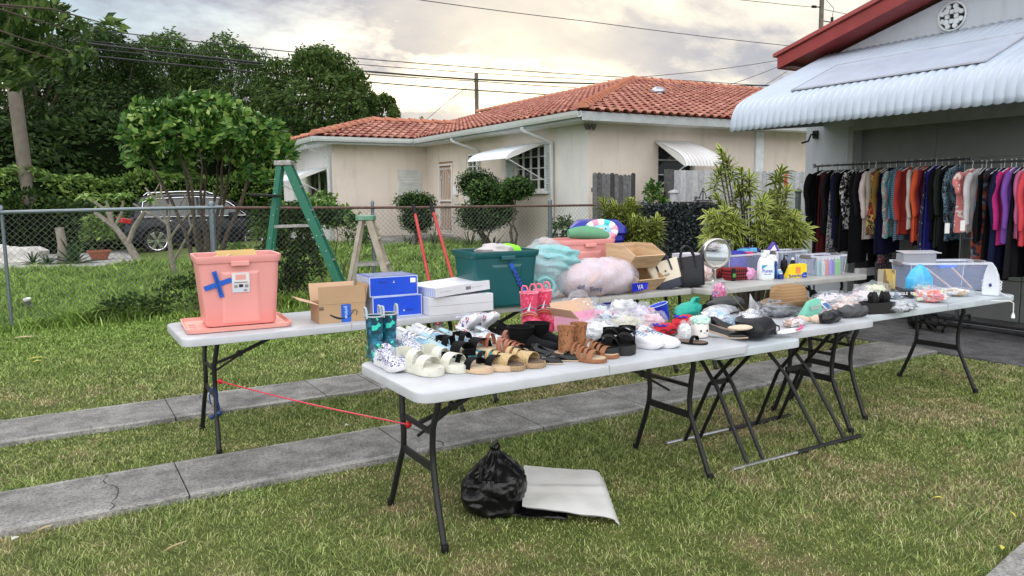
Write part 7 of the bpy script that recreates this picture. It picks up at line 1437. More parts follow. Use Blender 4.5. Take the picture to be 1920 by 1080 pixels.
# ================================================================ goods on the two middle tables
bagged('bagged_item', 'large clear crinkled bag with dark handle left of the green pouch', B_(1465, 598, .0, .10), (.17, .11, .065), mat('dark_grey_goods', (.05, .055, .06), .5, c2=(.35, .37, .4), sc_=14), FC, 50)
T = thing('white_visor', 'pair of pale pointed paper visors fanned above the silver handbag', 'paper fan', B_(1415, 592, .0, .14), R(30)); g = M(); g.add([(-.15, 0, .03), (.02, -.02, .015), (.10, -.01, .02), (-.08, .01, .12)], [(0, 1, 2, 3)]); g.add([(-.10, .02, .02), (.06, 0, .015), (.14, .02, .03), (-.02, .03, .13)], [(0, 1, 2, 3)]); g.build('sheet', mat('paper_white', (.66, .67, .70), .7), T, solid=.002)
T = thing('straw_hat', 'tan straw fedora with black band resting on the clutter', 'hat', B_(1475, 582, .02, .16, TZ+.06), R(-20), rot=(R(-4), R(-3), R(-20))); T.scale = (1.08, 1.08, 1.5); STRAW = mat_stripe('straw', [(0, (.26, .155, .07)), (.5, (.33, .20, .095)), (.8, (.20, .115, .05)), (1, (.31, .19, .09))], 24, 'Z', .85, 1.5, 'LINEAR'); g = M()
def fn(u, v):
    a = 2*PI*u; r_, z = [(.105, .0), (.103, .035), (.100, .065), (.092, .092), (.070, .098), (.0, .086)][min(5, int(round(v*5)))]
    pinch = max(0, z-.05)*.35*math.sin(a)**2; return ((r_*1.12)*math.cos(a), (r_-pinch)*math.sin(a), z-(.022*math.exp(-((r_*math.sin(a))/.03)**2) if z > .08 else 0))
g.grid(fn, 36, 5, cu=True); cr_ = g.build('crown', STRAW, T, smooth=True, ang=80); g = M()
def fn2(u, v): a = 2*PI*u; r_ = .104+.05*v; return (r_*1.12*math.cos(a), r_*math.sin(a), .002+.012*v*math.sin(a)**2+.02*v*v)
g.grid(fn2, 36, 4, cu=True); g.build('brim', STRAW, T, smooth=True, solid=.003); g = M(); g.loft([[(1.12*.1065*math.cos(t), .1065*math.sin(t), z) for t in [i*PI/18 for i in range(36)]] for z in (.003, .032)], False, False); g.build('hat_band', BLK, T, smooth=True, solid=.002)
MINT = mat('mint_pouch', (.16, .50, .38), .45, var=.06, bmp=.3, bsc=12, bd=.01); T = thing('mint_pouch', 'mint green quilted pouch with a grey price label standing upright', 'pouch', B_(1517, 600, .0, .10, TZ+.02), R(-12)); g = M(); g.loft([[(-.075, y, 0), (.06, y, .0), (.085, y*.6, .06), (.08, y*.2, .115), (.04, y*.2, .12), (-.02, y*.4, .10)] for y in (-.03, .03)]); g.build('body', MINT, T, bevel=.012, seg=3); g = M(); g.obox((.02, -.031, .065), (.07, .002, .028), (R(12), R(-10), 0)); g.build('price_label', mat('label_grey', (.42, .52, .48), .6), T)
def pouch(label, loc, rz, r_, m, seed, zip_=True, name='black_pouch'):
    T = thing(name, label, 'pouch', loc, rz, 'zip pouches at the end of the middle table'); g = M()
    def fn(u, v):
        a = 2*PI*u; t = v*2-1; k = (1-abs(t)**3.5)**.5 if abs(t) < 1 else 0; return (t*r_[0], math.cos(a)*r_[1]*k, max(0, r_[2]+math.sin(a)*r_[2]*(.25+.75*k)+.006*math.sin(t*9+a*2+seed)))
    g.grid(fn, 28, 20, cu=True); g.build('body', m, T, smooth=True)
    if zip_: g = M(); g.tube([(-r_[0]*.8+i*r_[0]*.16, -.01, r_[2]*2.0-.004-.02*abs(i-5)/5) for i in range(11)], .004, 5); g.build('zipper', STEEL, T)
    return T
pouch('glossy black oval zip pouch, front one beside the beige roll', B_(1556, 607, .0, .04), R(14), (.12, .055, .036), PAT, 1); pouch('dark grey leather zip pouch at the table corner', B_(1600, 598, -.01, .06), R(-8), (.12, .055, .04), mat('grey_leather', (.055, .058, .062), .5), 2)
BOWM = mat('beige_roll', (.60, .46, .36), .7, var=.08); T = thing('beige_roll', 'beige cloth roll tied in the middle like a bow', 'cloth roll', B_(1517, 609, .0, .03), R(-22)); g = M(); g.tube([(-.08+.16*t, 0, .028) for t in [i/12 for i in range(13)]], [.022, .026, .027, .025, .021, .016, .012, .016, .022, .027, .029, .027, .022], 14); g.build('roll', BOWM, T, smooth=True); g = M(); g.tube([(0, .016*math.cos(t), .028+.016*math.sin(t)) for t in [i*PI/8 for i in range(16)]], .004, 5, closed=True); g.build('tie', mat('tie_tan', (.5, .36, .26), .7), T)
bagged('bagged_item', 'clear pouch of red, blue and tan odds before the beige roll', B_(1487, 616, .0, .06), (.10, .06, .03), mat_spots('odds_mix', [(0, (.72, .70, .72)), (.35, (.50, .36, .28)), (.6, (.70, .10, .2)), (.7, (.05, .2, .6)), (.8, (.75, .72, .70)), (1, (.6, .62, .7))], 22, .5, 'cell'), FC, 55, .2)
T = thing('pink_edged_cloth', 'white folded cloth with pink and navy edge hanging at the table edge', 'cloth', B_(1480, 627, .0, .03), R(6)); g = ridged((0, 0, .012), (.12, .03, .014), 3, 3); g.build('cloth', WHI, T, smooth=True); g = M(); g.tube([(.02, -.03, .02), (.09, -.025, .026), (.12, 0, .035)], .006, 6); g.build('edge_trim', mat('trim_pink', (.75, .08, .25), .7), T)
T = thing('photo_frame', 'tilted card with blue picture and white border behind the pouches', 'picture card', B_(1560, 590, .0, .14), R(20), rot=(R(-50), 0, R(20))); g = M(); g.box(-.06, .06, -.003, .003, 0, .09); g.build('card', WHI, T); g = M(); g.box(-.045, .045, -.0045, -.0031, .02, .075); g.build('picture', mat('picture_blue', (.05, .16, .42), .3, var=.4, sc_=30), T)
T = thing('pink_wallet', 'thin pink wallet under the tilted blue picture card', 'wallet', B_(1548, 594, 0, .10), R(22)); g = M(); g.box(-.07, .05, -.025, .025, 0, .018); g.build('body', mat('wallet_pink', (.78, .40, .58), .5), T, bevel=.005)
# right hand table
def G7(u, v, dx=0, dy=0, z=TZ+.003): return B_(u, v, dx, dy, z)
for k, (lab, u, v, dy, r_, c_) in enumerate((('crinkled silver grey bag left of the black organiser', 1555, 583, .20, (.15, .10, .055), [(0, (.10, .12, .20)), (.3, (.55, .57, .62)), (.7, (.72, .66, .68)), (1, (.70, .50, .52))]), ('pinkish clear bag heaped behind the black organiser', 1620, 578, .24, (.15, .10, .055), [(0, (.75, .62, .62)), (.5, (.72, .40, .42)), (.7, (.75, .70, .72)), (1, (.3, .35, .45))]), ('bag of yellow and cream trinkets behind the black organiser', 1640, 570, .30, (.13, .10, .06), [(0, (.70, .66, .40)), (.4, (.76, .72, .62)), (.7, (.55, .60, .40)), (1, (.7, .3, .25))]),
    ('clear bag of silver jewellery right of the black organiser', 1700, 579, .0, (.10, .06, .035), [(0, (.30, .33, .40)), (.4, (.60, .64, .68)), (.7, (.20, .22, .24)), (1, (.72, .74, .76))]), ('dark striped bag in front of the black lettered box', 1676, 563, .06, (.07, .05, .03), [(0, (.16, .19, .26)), (.5, (.50, .55, .64)), (1, (.25, .28, .35))]),
    ('clear bag with lime and coral pouches on the right table', 1745, 573, .13, (.13, .09, .06), [(0, (.55, .20, .34)), (.3, (.45, .80, .30)), (.5, (.80, .18, .12)), (.75, (.70, .66, .66)), (1, (.10, .42, .55))]), ('flat clear bag of white and orange papers near the iron', 1790, 560, .12, (.13, .08, .035), [(0, (.74, .72, .70)), (.5, (.55, .35, .15)), (.7, (.70, .70, .72)), (1, (.15, .40, .45))]), ('small clear bag of grey and black cords at the front of the right table', 1690, 588, .04, (.10, .06, .04), [(0, (.10, .11, .13)), (.5, (.50, .52, .55)), (1, (.22, .24, .26))]), ('clear bag of rose and cream odds between the two right bags', 1590, 585, .16, (.12, .08, .05), [(0, (.62, .30, .34)), (.5, (.72, .66, .60)), (1, (.30, .34, .42))]),
    ('clear bag of folded teal and purple cloth before the big clear bin', 1730, 563, .26, (.14, .09, .05), [(0, (.45, .12, .35)), (.4, (.60, .40, .45)), (.7, (.2, .5, .45)), (1, (.75, .72, .74))]))):
    bagged('bagged_item', lab, G7(u, v, 0, dy), r_, mat_spots('bagmix_%d' % k, c_, 13, .5, 'cell', dist=.25), FC, 60+k, R(k*23))
T = thing('black_organiser', 'black plastic desk organiser full of black cables near the table end', 'organiser', G7(1645, 590, -.01, .07), R(-14)); g = M(); w_, d_, h_ = .21, .11, .075
g.box(-w_/2, w_/2, -d_/2, -d_/2+.004, 0, h_); g.box(-w_/2, w_/2, d_/2-.004, d_/2, 0, h_); g.box(-w_/2, -w_/2+.004, -d_/2+.004, d_/2-.004, 0, h_); g.box(w_/2-.004, w_/2, -d_/2+.004, d_/2-.004, 0, h_); g.box(-w_/2, w_/2, -d_/2, d_/2, -.0, .004); g.build('tray', mat('organiser_black', (.010, .010, .012), .35), T)
rr = random.Random(4)
for k in range(7): g = M(); x = rr.uniform(-.07, .08); y = rr.uniform(-.03, .03); g.lathe([(.013, 0), (.017, .07+rr.uniform(0, .03)), (.022, .09+rr.uniform(0, .035)), (.006, .145)], 10, (x, y, 0)); g.build('contents', BLK, T, smooth=True)
T = thing('gold_box', 'tall golden picture box standing by the big clear bin', 'box', G7(1661, 553, .0, .10), R(-30)); g = M(); g.box(-.05, .05, -.045, .045, 0, .19); g.build('carton', mat_spots('gold_picture', [(0, (.20, .13, .03)), (.3, (.45, .32, .08)), (.6, (.60, .48, .18)), (.8, (.16, .11, .05)), (1, (.34, .25, .15))], 14, .4, 'cell', (1, 1, .4), 'LINEAR', dist=.3), T, bevel=.002); g = M(); g.box(-.0515, -.0502, -.0455, .0455, 0, .19); g.build('side_panel', mat('box_beige', (.45, .38, .30), .5), T)
T = thing('black_box', 'low black box with white TikTok lettering', 'box', G7(1700, 560, .0, .04), R(-28)); g = M(); g.box(-.115, .115, -.06, .06, 0, .065); g.build('carton', mat('box_black', (.010, .011, .013), .35), T, bevel=.002); text('lettering', 'JINGLE  TikTok', .030, WHI, T, (-.02, -.0608, .040), (PI/2, 0, 0), bold=.0006); text('lettering', 'GOTHAM', .015, WHI, T, (.078, -.0608, .030), (PI/2, 0, 0))
T = thing('big_clear_bin', 'x', 'bin', (0, 0, 0)); bpy.data.objects.remove(T)
q = G7(1752, 548, .04, .20); BB = clearbin('large clear bin on the right table with wooden sticks and a grey latch', q, R(-33), .64, .36, .23, CL1, .93)
for lab, a, b_ in (('pale wooden stick leaning inside the large clear bin, left one', (-.16, -.12, .18), (.06, -.12, .01)), ('pale wooden stick leaning inside the large clear bin, right one', (.06, -.1, .18), (.24, -.08, .01))):
    g = M(); g.bar(a, b_, .012); tag(g.build('wooden_stick', mat('pine_stick', (.66, .48, .36), .7)), lab, 'stick', 'sticks in the clear bin', loc=q, rz=R(-33))
g = M(); g.box(-.09, .06, -.05, .05, 0, .03); o = g.build('blue_item', mat('item_blue', (.02, .16, .70), .4), bevel=.01); tag(o, 'bright blue lid lying inside the large clear bin', 'lid', loc=(q[0]+.1, q[1]-.02, q[2]+.165), rz=R(-33))
T = thing('clear_organiser', 'smoky clear acrylic tray propped on the rear of the large clear bin', 'tray', (q[0]-.10, q[1]+.14, q[2]+.20), R(-33)); g = M(); w_, d_, h_ = .27, .14, .09; ac = clear_mat('acrylic', (.45, .47, .52), .45)
for a in ((-w_/2, w_/2, -d_/2, -d_/2+.004, 0, h_), (-w_/2, w_/2, d_/2-.004, d_/2, 0, h_), (-w_/2, -w_/2+.004, -d_/2, d_/2, 0, h_), (w_/2-.004, w_/2, -d_/2, d_/2, 0, h_), (-w_/2, w_/2, -d_/2, d_/2, 0, .004)): g.box(*a)
g.build('tray', ac, T); g = M(); g.obox((.02, 0, h_+.012), (w_+.04, d_+.02, .006), (R(4), 0, 0)); g.build('lid', clear_mat('acrylic_edge', (.75, .78, .82), .6), T, bevel=.002)
T = thing('blue_crystal_bag', 'faceted turquoise blue cellophane bag leaning on the large clear bin', 'bag', G7(1722, 556, .0, .13), R(-25)); T.scale = (1.3, 1.3, 1.25); g = M(); pr = [(.085, 0), (.09, .05), (.088, .10), (.06, .15), (.022, .18), (.008, .19)]; g.lathe(pr, 8, sx=1, sy=.6); g.build('cellophane', mat('cellophane_blue', (.06, .46, .80), .12, var=.25, sc_=14, bmp=.8, bsc=14, bd=.02, alpha=.86, coat=.5), T, smooth=True, ang=20)
T = thing('clothes_iron', 'small white steam iron standing on its heel, cord wrapped round', 'iron', G7(1855, 557, .02, .07), R(-60), rot=(0, 0, R(-70))); IW = mat('iron_white', (.72, .76, .84), .3, var=.03)
g = M(); g.loft([[(x*k, y*q+o_, z) for x, y in ((-.055, -.05), (.055, -.05), (.06, .03), (.03, .07), (-.03, .07), (-.06, .03))] for k, q, o_, z in ((1, 1, 0, 0), (1.05, 1.05, 0, .03), (.98, .9, -.01, .09), (.85, .6, -.03, .16), (.55, .4, -.055, .22), (.15, .2, -.085, .262))]); g.build('body', IW, T, bevel=.008); g = M(); g.tube([(0, .05, .02), (0, .10, .04), (0, .105, .11), (0, .06, .17), (0, -.01, .20)], .013, 8); g.build('handle', IW, T, smooth=True)
g = M(); g.tube([((.066+.004*math.sin(3*t))*math.cos(t), .06*math.sin(t)+.005, .045+.012*t/3+.012*math.sin(2*t)) for t in [i*PI/9 for i in range(54)]], .0035, 5); g.tube([(.06, -.02, .03), (.11, -.06, .008), (.14, -.10, .004)], .0035, 5); g.build('cord', WHI, T, smooth=True); g = M(); g.blob((.0, -.066, .085), (.010, .004, .016), 8, 6); g.blob((.03, -.045, .05), (.006, .004, .012), 8, 6); g.build('control_mark', mat('dial_navy', (.02, .03, .20), .4), T, smooth=True)
p = Vector(onZ(1893, 566, TZ)); T = thing('power_plug', 'white electrical plug on a cord dangling off the table end', 'plug', (p[0], p[1]-.02, TZ)); g = M(); g.tube([(-.1, .10, .006), (0, .02, .006), (.0, -.008, -.005), (0, -.01, -.08)], .0035, 6); g.build('cord', WHI, T, smooth=True); g = M(); g.lathe([(.005, -.08), (.012, -.095), (.014, -.115), (.010, -.12)], 8, (0, -.01, 0)); g.build('plug_body', WHI, T, smooth=True)

for k, (lab, u, v, dy, r_, c_, fl) in enumerate((('clear bag of mint and white baby socks behind the pink shoe box', 1120, 606, .08, (.11, .08, .06), [(0, (.60, .72, .70)), (.5, (.74, .74, .76)), (1, (.40, .46, .55))], FC), ('crumpled clear bag of lilac cloth beside the blue bucket', 1200, 612, .08, (.10, .08, .07), [(0, (.55, .50, .70)), (.6, (.74, .72, .78)), (1, (.70, .40, .50))], FW),
    ('small bag with coral and white print in front of the white plastic bag', 1205, 632, .03, (.07, .05, .04), [(0, (.75, .30, .28)), (.4, (.76, .74, .74)), (1, (.5, .6, .7))], FC), ('shiny silver and sky blue folded pouch behind the face pot', 1345, 612, .06, (.10, .07, .05), [(0, (.35, .55, .75)), (.5, (.70, .72, .76)), (1, (.55, .58, .62))], FC),
    ('dark clear bag of black straps behind the mint pouch', 1490, 585, .14, (.14, .09, .05), [(0, (.02, .02, .025)), (.6, (.10, .10, .12)), (1, (.45, .46, .50))], FC), ('clear bag of tan and rose odds behind the grey pouch', 1585, 592, .10, (.11, .07, .05), [(0, (.50, .36, .30)), (.5, (.70, .62, .60)), (1, (.60, .25, .35))], FC))):
    bagged('bagged_item', lab, B_(u, v, 0, dy), r_, mat_spots('extra_%d' % k, c_, 15, .5, 'cell', dist=.25), fl, 90+k, R(k*31))
# ================================================================ clothes racks
STL = mat('rack_steel', (.10, .105, .11), .35, .7); HGW = mat('hanger_white', (.60, .62, .64), .4); HGB = mat('hanger_black', (.02, .02, .022), .4); HGC = mat('hanger_clear', (.45, .48, .50), .25)
RXX = 8.9
def rack(label, x, y0, y1, z):
    T = thing('clothes_rack', label, 'clothes rack', (x, (y0+y1)/2, .02), 0, 'rolling garment racks'); h_ = (y1-y0)/2; z -= .02
    g = M(); g.tube([(0, -h_-.05, z), (0, h_+.05, z)], .013, 8); g.build('rail', STL, T, smooth=True)
    for s_ in (-1, 1):
        g = M(); g.tube([(0, s_*h_, .1), (0, s_*h_, z)], .013, 8); g.tube([(0, s_*(h_+.05), z-.02), (0, s_*(h_+.06), z+.03)], .018, 8); g.build('post', STL, T, smooth=True)
        g = M(); g.tube([(-.26, s_*h_, .1), (.26, s_*h_, .1)], .014, 8); g.build('base_bar', STL, T, smooth=True)
        for sx in (-1, 1): g = M(); g.lathe([(.03, -.012), (.05, -.01), (.05, .01), (.03, .012)], 14); o = g.build('wheel', BLK, T, smooth=True); o.location = (sx*.25, s_*h_, .05); o.rotation_euler = (PI/2, 0, .4)
    g = M(); g.tube([(-.06, -h_, .1), (-.06, h_, .1)], .012, 8); g.tube([(.06, -h_, .1), (.06, h_, .1)], .012, 8); g.build('base_bar', STL, T, smooth=True); return T
rack('long clothes rack at the left, packed with mostly black and dark clothes', RXX, 4.90, 6.86, 1.92); rack('right hand clothes rack with pink, grey and pale clothes', 8.55, 2.6, 4.72, 1.86)
def garment(label, kind_, x, y, z, L, m, hm, seed, wd=.20, col=None):
    rr = random.Random(seed); T = thing('garment', label, 'clothes', (x, y, z), rr.uniform(-.22, .22), 'clothes hanging on the two racks')
    g = M(); g.tube([(0, 0, -.06), (0, 0, -.02), (.012, 0, .012), (0, 0, .026), (-.014, 0, .014)], .0032, 5); g.tube([(-wd*.85, 0, -.125), (-.06, 0, -.075), (0, 0, -.06), (.06, 0, -.075), (wd*.85, 0, -.125)], .006, 6); g.build('hanger', hm, T, smooth=True)
    w0 = wd; fl = {'dress': 1.25, 'skirt': 1.35, 'coat': 1.1}.get(kind_, 1.0); th = rr.uniform(.020, .030); ph = rr.uniform(0, 6); kf = rr.choice((3, 4, 5)); NS = 28; secs = []
    if kind_ == 'skirt': zs = [(-.09, .13), (-.12, .14), (-.3, .15), (-L*.7, .17), (-L, .19)]
    else: zs = [(-.062, .055), (-.08, .09), (-.125, w0*.93), (-.16, w0*1.0), (-.26, w0*.93), (-.42, w0*.88*(.5+.5*fl)), (-L*.75, w0*.93*fl), (-L+.01, w0*.96*fl), (-L, w0*.95*fl)]
    for i, (zz_, w_) in enumerate(zs):
        k = min(1, max(0, -zz_-.1)/.5); row = []
        for j in range(NS):
            a = 2*PI*j/NS; c_, s_ = math.cos(a), math.sin(a); fo = .35+.65*k
            y_ = s_*th*(1+.5*k)+k*.018*math.sin(kf*c_*3.0+ph+zz_*1.5)+.006*math.sin(7*c_+ph*2); row.append((c_*w_, y_, zz_+(.01*math.sin(5*a+ph) if i == len(zs)-1 else 0)-(.012 if abs(c_) > .9 else 0)))
        secs.append(row)
    g = M(); g.loft(secs, True, True); g.build('body', m, T, smooth=True, ang=80)
    if kind_ in ('jacket', 'shirt', 'coat', 'tee', 'puffer'):
        SL2 = .20 if kind_ == 'tee' else rr.uniform(.50, .58); r0 = .062 if kind_ in ('coat', 'puffer') else .050
        for s_ in (-1, 1):
            g = M(); n_ = 12; ps = []; rs = []
            for i in range(n_+1):
                t = i/n_; ps.append((s_*(w0*.86+.07*math.sin(min(1, t*2.2)*PI/2)-.03*t*t), -.012-.02*t+.008*math.sin(t*9+ph), -.125-SL2*t+.01*(1-t))); rs.append(r0*(1-.30*t)*(1+(.12*abs(math.sin(t*PI*6)) if kind_ == 'puffer' else .05*math.sin(t*19+ph)))*(.7 if i == 0 else 1)*(.86 if i == n_ else 1))
            g.tube(ps, rs, 12, flat=.62, up=(0, 1, 0)); g.build('sleeve', m if not col else col, T, smooth=True, ang=70)
    return T
def cl(n_, c, **k): k.setdefault('rough', .85); k.setdefault('var', .15); return mat('cloth_'+n_, c, k.pop('rough'), bmp=.4, bsc=60, bd=.004, sub=0, **k)
def pr(n_, stops, s_=22, kd='cell', **k): return mat_spots('print_'+n_, stops, s_, .85, kd, **k)
C_BLK = cl('black', (.0045, .0045, .006), spec=.15); C_BL2 = cl('washed_black', (.010, .010, .013), spec=.15); C_NVY = cl('navy', (.006, .008, .035), spec=.2); C_RED = cl('dark_red', (.10, .005, .008))
D_ = (('coat', .92, C_BLK, 'black coat with long sleeves, first garment at the left end of the left rack'), ('dress', 1.05, C_BLK, 'plain black dress right behind the first black coat'), ('skirt', 1.12, C_RED, 'narrow dark red dress near the left end of the left rack'), ('shirt', .80, C_BL2, 'washed black top after the dark red dress'),
 ('dress', 1.12, mat_stripe('cloth_white_grid', [(0, (.60, .60, .58)), (.9, (.60, .60, .58)), (.91, (.08, .08, .1)), (1, (.08, .08, .1))], 4, 'Z', .85, .3), 'long white dress with thin dark check lines'), ('dress', 1.10, pr('grey_speckle', [(0, (.03, .03, .04)), (.5, (.30, .30, .32)), (1, (.10, .10, .12))], 60), 'long grey and black speckled dress next to the white one'), ('jacket', .86, C_NVY, 'deep navy jacket after the speckled dress'),
 ('coat', .97, C_BLK, 'long black coat between the navy top and the floral sprig top'), ('dress', 1.0, C_BL2, 'plain washed black tunic beside the floral sprig top'), ('shirt', .72, pr('bw_floral', [(0, (.01, .01, .012)), (.62, (.01, .01, .012)), (.63, (.55, .55, .55)), (1, (.4, .4, .4))], 45), 'black top with white floral sprigs'), ('coat', .95, C_BLK, 'heavy black coat in the left third of the left rack'), ('jacket', .95, C_BLK, 'black zip jacket next to the heavy black coat'), ('jacket', .90, C_BL2, 'charcoal black jacket with long drooping sleeve'), ('dress', 1.1, C_BLK, 'black dress squeezed before the pale puffer'),
 ('puffer', .84, mat('cloth_blush', (.60, .50, .49), .6, bmp=.3, bsc=20), 'pale blush quilted jacket with a full sleeve'), ('jacket', .70, cl('khaki', (.36, .32, .26)), 'light khaki jacket behind the blush quilted one'), ('dress', .86, pr('scarf', [(0, (.30, .01, .02)), (.3, (.05, .09, .03)), (.5, (.60, .42, .10)), (.65, (.02, .02, .02)), (.85, (.36, .30, .12)), (1, (.3, .02, .04))], 16, dist=.25), 'red, gold and green baroque scarf print blouse'),
 ('shirt', .74, cl('mustard', (.20, .11, .018)), 'mustard yellow shirt showing one sleeve'), ('dress', .95, C_NVY, 'dark navy dress after the mustard shirt'), ('shirt', .82, cl('denim', (.16, .27, .42)), 'light blue denim shirt with rolled sleeve'), ('shirt', .84, pr('teal_floral', [(0, (.02, .20, .24)), (.5, (.03, .28, .30)), (.6, (.55, .15, .10)), (.8, (.60, .55, .50)), (1, (.03, .12, .16))], 34, dist=.2), 'teal shirt with coral flowers down the front'),
 ('shirt', .86, cl('teal', (.01, .13, .14)), 'plain dark teal long sleeved shirt'), ('jacket', .92, mat_stripe('cloth_teal_stripes', [(0, (.02, .06, .10)), (.5, (.02, .06, .10)), (.52, (.16, .20, .26)), (1, (.16, .20, .26))], 14, 'Z', .9), 'knit top with fine grey and teal stripes'), ('shirt', .78, cl('brick', (.36, .03, .02)), 'brick red cardigan with long sleeve'), ('shirt', .70, cl('oat', (.52, .46, .42)), 'oatmeal sweater with a narrow pale sleeve'),
 ('dress', .95, cl('plum', (.05, .012, .03)), 'dark plum dress between the oatmeal and orange tops'), ('shirt', .90, cl('orange', (.66, .09, .025)), 'vivid orange red long sleeved blouse'), ('jacket', .75, cl('maroon', (.17, .012, .03)), 'maroon jacket right of the orange blouse'), ('dress', .90, pr('navy_star', [(0, (.012, .015, .07)), (.93, (.012, .015, .07)), (.94, (.45, .45, .5)), (1, (.5, .5, .5))], 55), 'navy blouse sprinkled with tiny stars'), ('dress', 1.18, cl('royal', (.012, .012, .20)), 'long royal blue dress, longest in the middle'),
 ('coat', .80, C_BLK, 'black coat at the right of the royal blue dress'), ('coat', .95, cl('bottle_black', (.01, .018, .016)), 'greenish black coat near the right end of the left rack'), ('dress', 1.10, C_BLK, 'black dress at the right end of the left rack'), ('shirt', .78, pr('blue_floral', [(0, (.01, .012, .03)), (.45, (.01, .012, .03)), (.5, (.14, .28, .38)), (.8, (.28, .40, .48)), (1, (.35, .30, .08))], 30, dist=.2), 'navy shirt with light blue floral print, last on the left rack'))
for i, (k_, L_, m_, lab) in enumerate(D_): garment(lab, k_, RXX+random.uniform(-.03, .03), 6.80-(i+random.uniform(-.35, .35))*1.86/len(D_), 1.92, L_*random.uniform(1., 1.17), m_, (HGB, HGW, HGC, HGW)[i % 4], 100+i, wd=random.uniform(.17, .24))
E_ = (('tee', .62, pr('coral_dots', [(0, (.62, .20, .20)), (.8, (.62, .20, .20)), (.82, (.70, .65, .62)), (1, (.7, .65, .62))], 40), 'coral pink tee with white dots, first on the right rack'), ('shirt', .62, cl('soft_white', (.55, .54, .56)), 'soft white top with a drooping sleeve after the coral tee'), ('dress', .70, C_BLK, 'black tank top after the white top'), ('dress', .95, pr('rust_pattern', [(0, (.22, .04, .02)), (.4, (.10, .14, .20)), (.6, (.02, .02, .03)), (1, (.35, .10, .03))], 24), 'long rust, navy and black patterned dress'),
 ('dress', 1.05, C_BLK, 'long black dress left of the fuchsia jacket'), ('coat', .95, C_NVY, 'dark navy coat left of the fuchsia jacket'), ('jacket', .72, cl('fuchsia', (.42, .015, .16)), 'fuchsia zip jacket on the right rack'), ('jacket', .70, cl('violet', (.16, .06, .34)), 'violet jacket next to the fuchsia one'), ('dress', 1.0, C_BL2, 'washed black dress between the violet and rose tops'), ('shirt', .66, cl('rose', (.48, .12, .26)), 'dusty rose top beside the violet jacket'), ('shirt', .72, cl('coral_red', (.60, .05, .07)), 'coral red long sleeved top'), ('skirt', .95, cl('crimson', (.36, .008, .07)), 'crimson skirt hanging below the coral red top'), ('shirt', .50, cl('ash', (.42, .43, .45)), 'ash grey short top with an anchor trim'), ('dress', 1.42, cl('sage', (.44, .46, .38)), 'very long pale sage dress reaching the floor'),
 ('shirt', .70, mat_stripe('cloth_salmon_rib', [(0, (.66, .26, .20)), (.5, (.66, .26, .20)), (.52, (.45, .15, .12)), (1, (.5, .17, .13))], 17, 'Z', .9), 'salmon pink ribbed sweater'), ('dress', 1.12, C_BLK, 'long black dress directly right of the salmon sweater'), ('dress', .85, C_BLK, 'black blouse right of the long black dress, near the palm print skirt'), ('dress', 1.05, pr('teal_palm', [(0, (.10, .26, .28)), (.5, (.30, .42, .42)), (1, (.05, .16, .2))], 18, dist=.2), 'muted teal palm print skirt'), ('shirt', .82, cl('magenta', (.40, .01, .12)), 'magenta red long top'), ('tee', .88, cl('baby_pink', (.62, .38, .42)), 'baby pink tee below the magenta top'),
 ('shirt', .72, cl('grey_marl', (.38, .40, .44)), 'light grey marl sweatshirt with thick cuff'), ('skirt', 1.35, cl('pale_denim', (.16, .24, .34)), 'pair of long pale denim jeans'), ('tee', .66, mat_stripe('cloth_navy_stripe', [(0, (.6, .6, .6)), (.5, (.6, .6, .6)), (.52, (.02, .03, .12)), (1, (.02, .03, .12))], 12, 'Z', .9), 'navy and white striped tee'), ('dress', 1.0, C_NVY, 'long navy dress after the striped tee'), ('shirt', .8, cl('wine', (.2, .01, .04)), 'wine red top toward the cut right edge'), ('shirt', .75, cl('pale_lilac', (.5, .45, .6)), 'pale lilac top at the cut right edge'), ('dress', .9, C_BL2, 'washed black dress at the cut right edge'))
for i, (k_, L_, m_, lab) in enumerate(E_): garment(lab, k_, 8.55+random.uniform(-.03, .03), 4.62-(i+random.uniform(-.35, .35))*1.62/len(E_), 1.86, L_*1.18, m_, (HGW, HGW, HGC)[i % 3], 200+i, wd=.19+random.uniform(-.01, .02))
STR = mat_stripe('cloth_bw_stripe', [(0, (.62, .62, .63)), (.5, (.62, .62, .63)), (.505, (.010, .010, .014)), (1, (.010, .010, .014))], 1.55, 'Z', .85)
garment('black and white broadly striped long skirt reaching below the far table', 'skirt', 8.92, 6.12, 1.92, 1.86, STR, HGC, 301, wd=.2); garment('long black skirt with grey leafy print beside the striped one', 'skirt', 8.92, 5.86, 1.92, 1.80, pr('grey_leaf', [(0, (.012, .012, .016)), (.5, (.012, .012, .016)), (.55, (.10, .10, .12)), (.8, (.16, .16, .18)), (.9, (.25, .04, .05)), (1, (.02, .02, .02))], 20, dist=.25), HGC, 302, wd=.2)
for lab, u, v in (('white paper price tag hanging among the dark clothes, left one', 1776, 428), ('white paper price tag hanging below the white top, right one', 1805, 423)):
    p = onX(u, v, 8.25); g = M(); g.box(-.001, .001, -.022, .022, -.055, .055); g.tube([(0, 0, .055), (0, .01, .12)], .001, 4); tag(g.build('price_tag', WHI), lab, 'tag', 'price tags', loc=p, rz=.5)
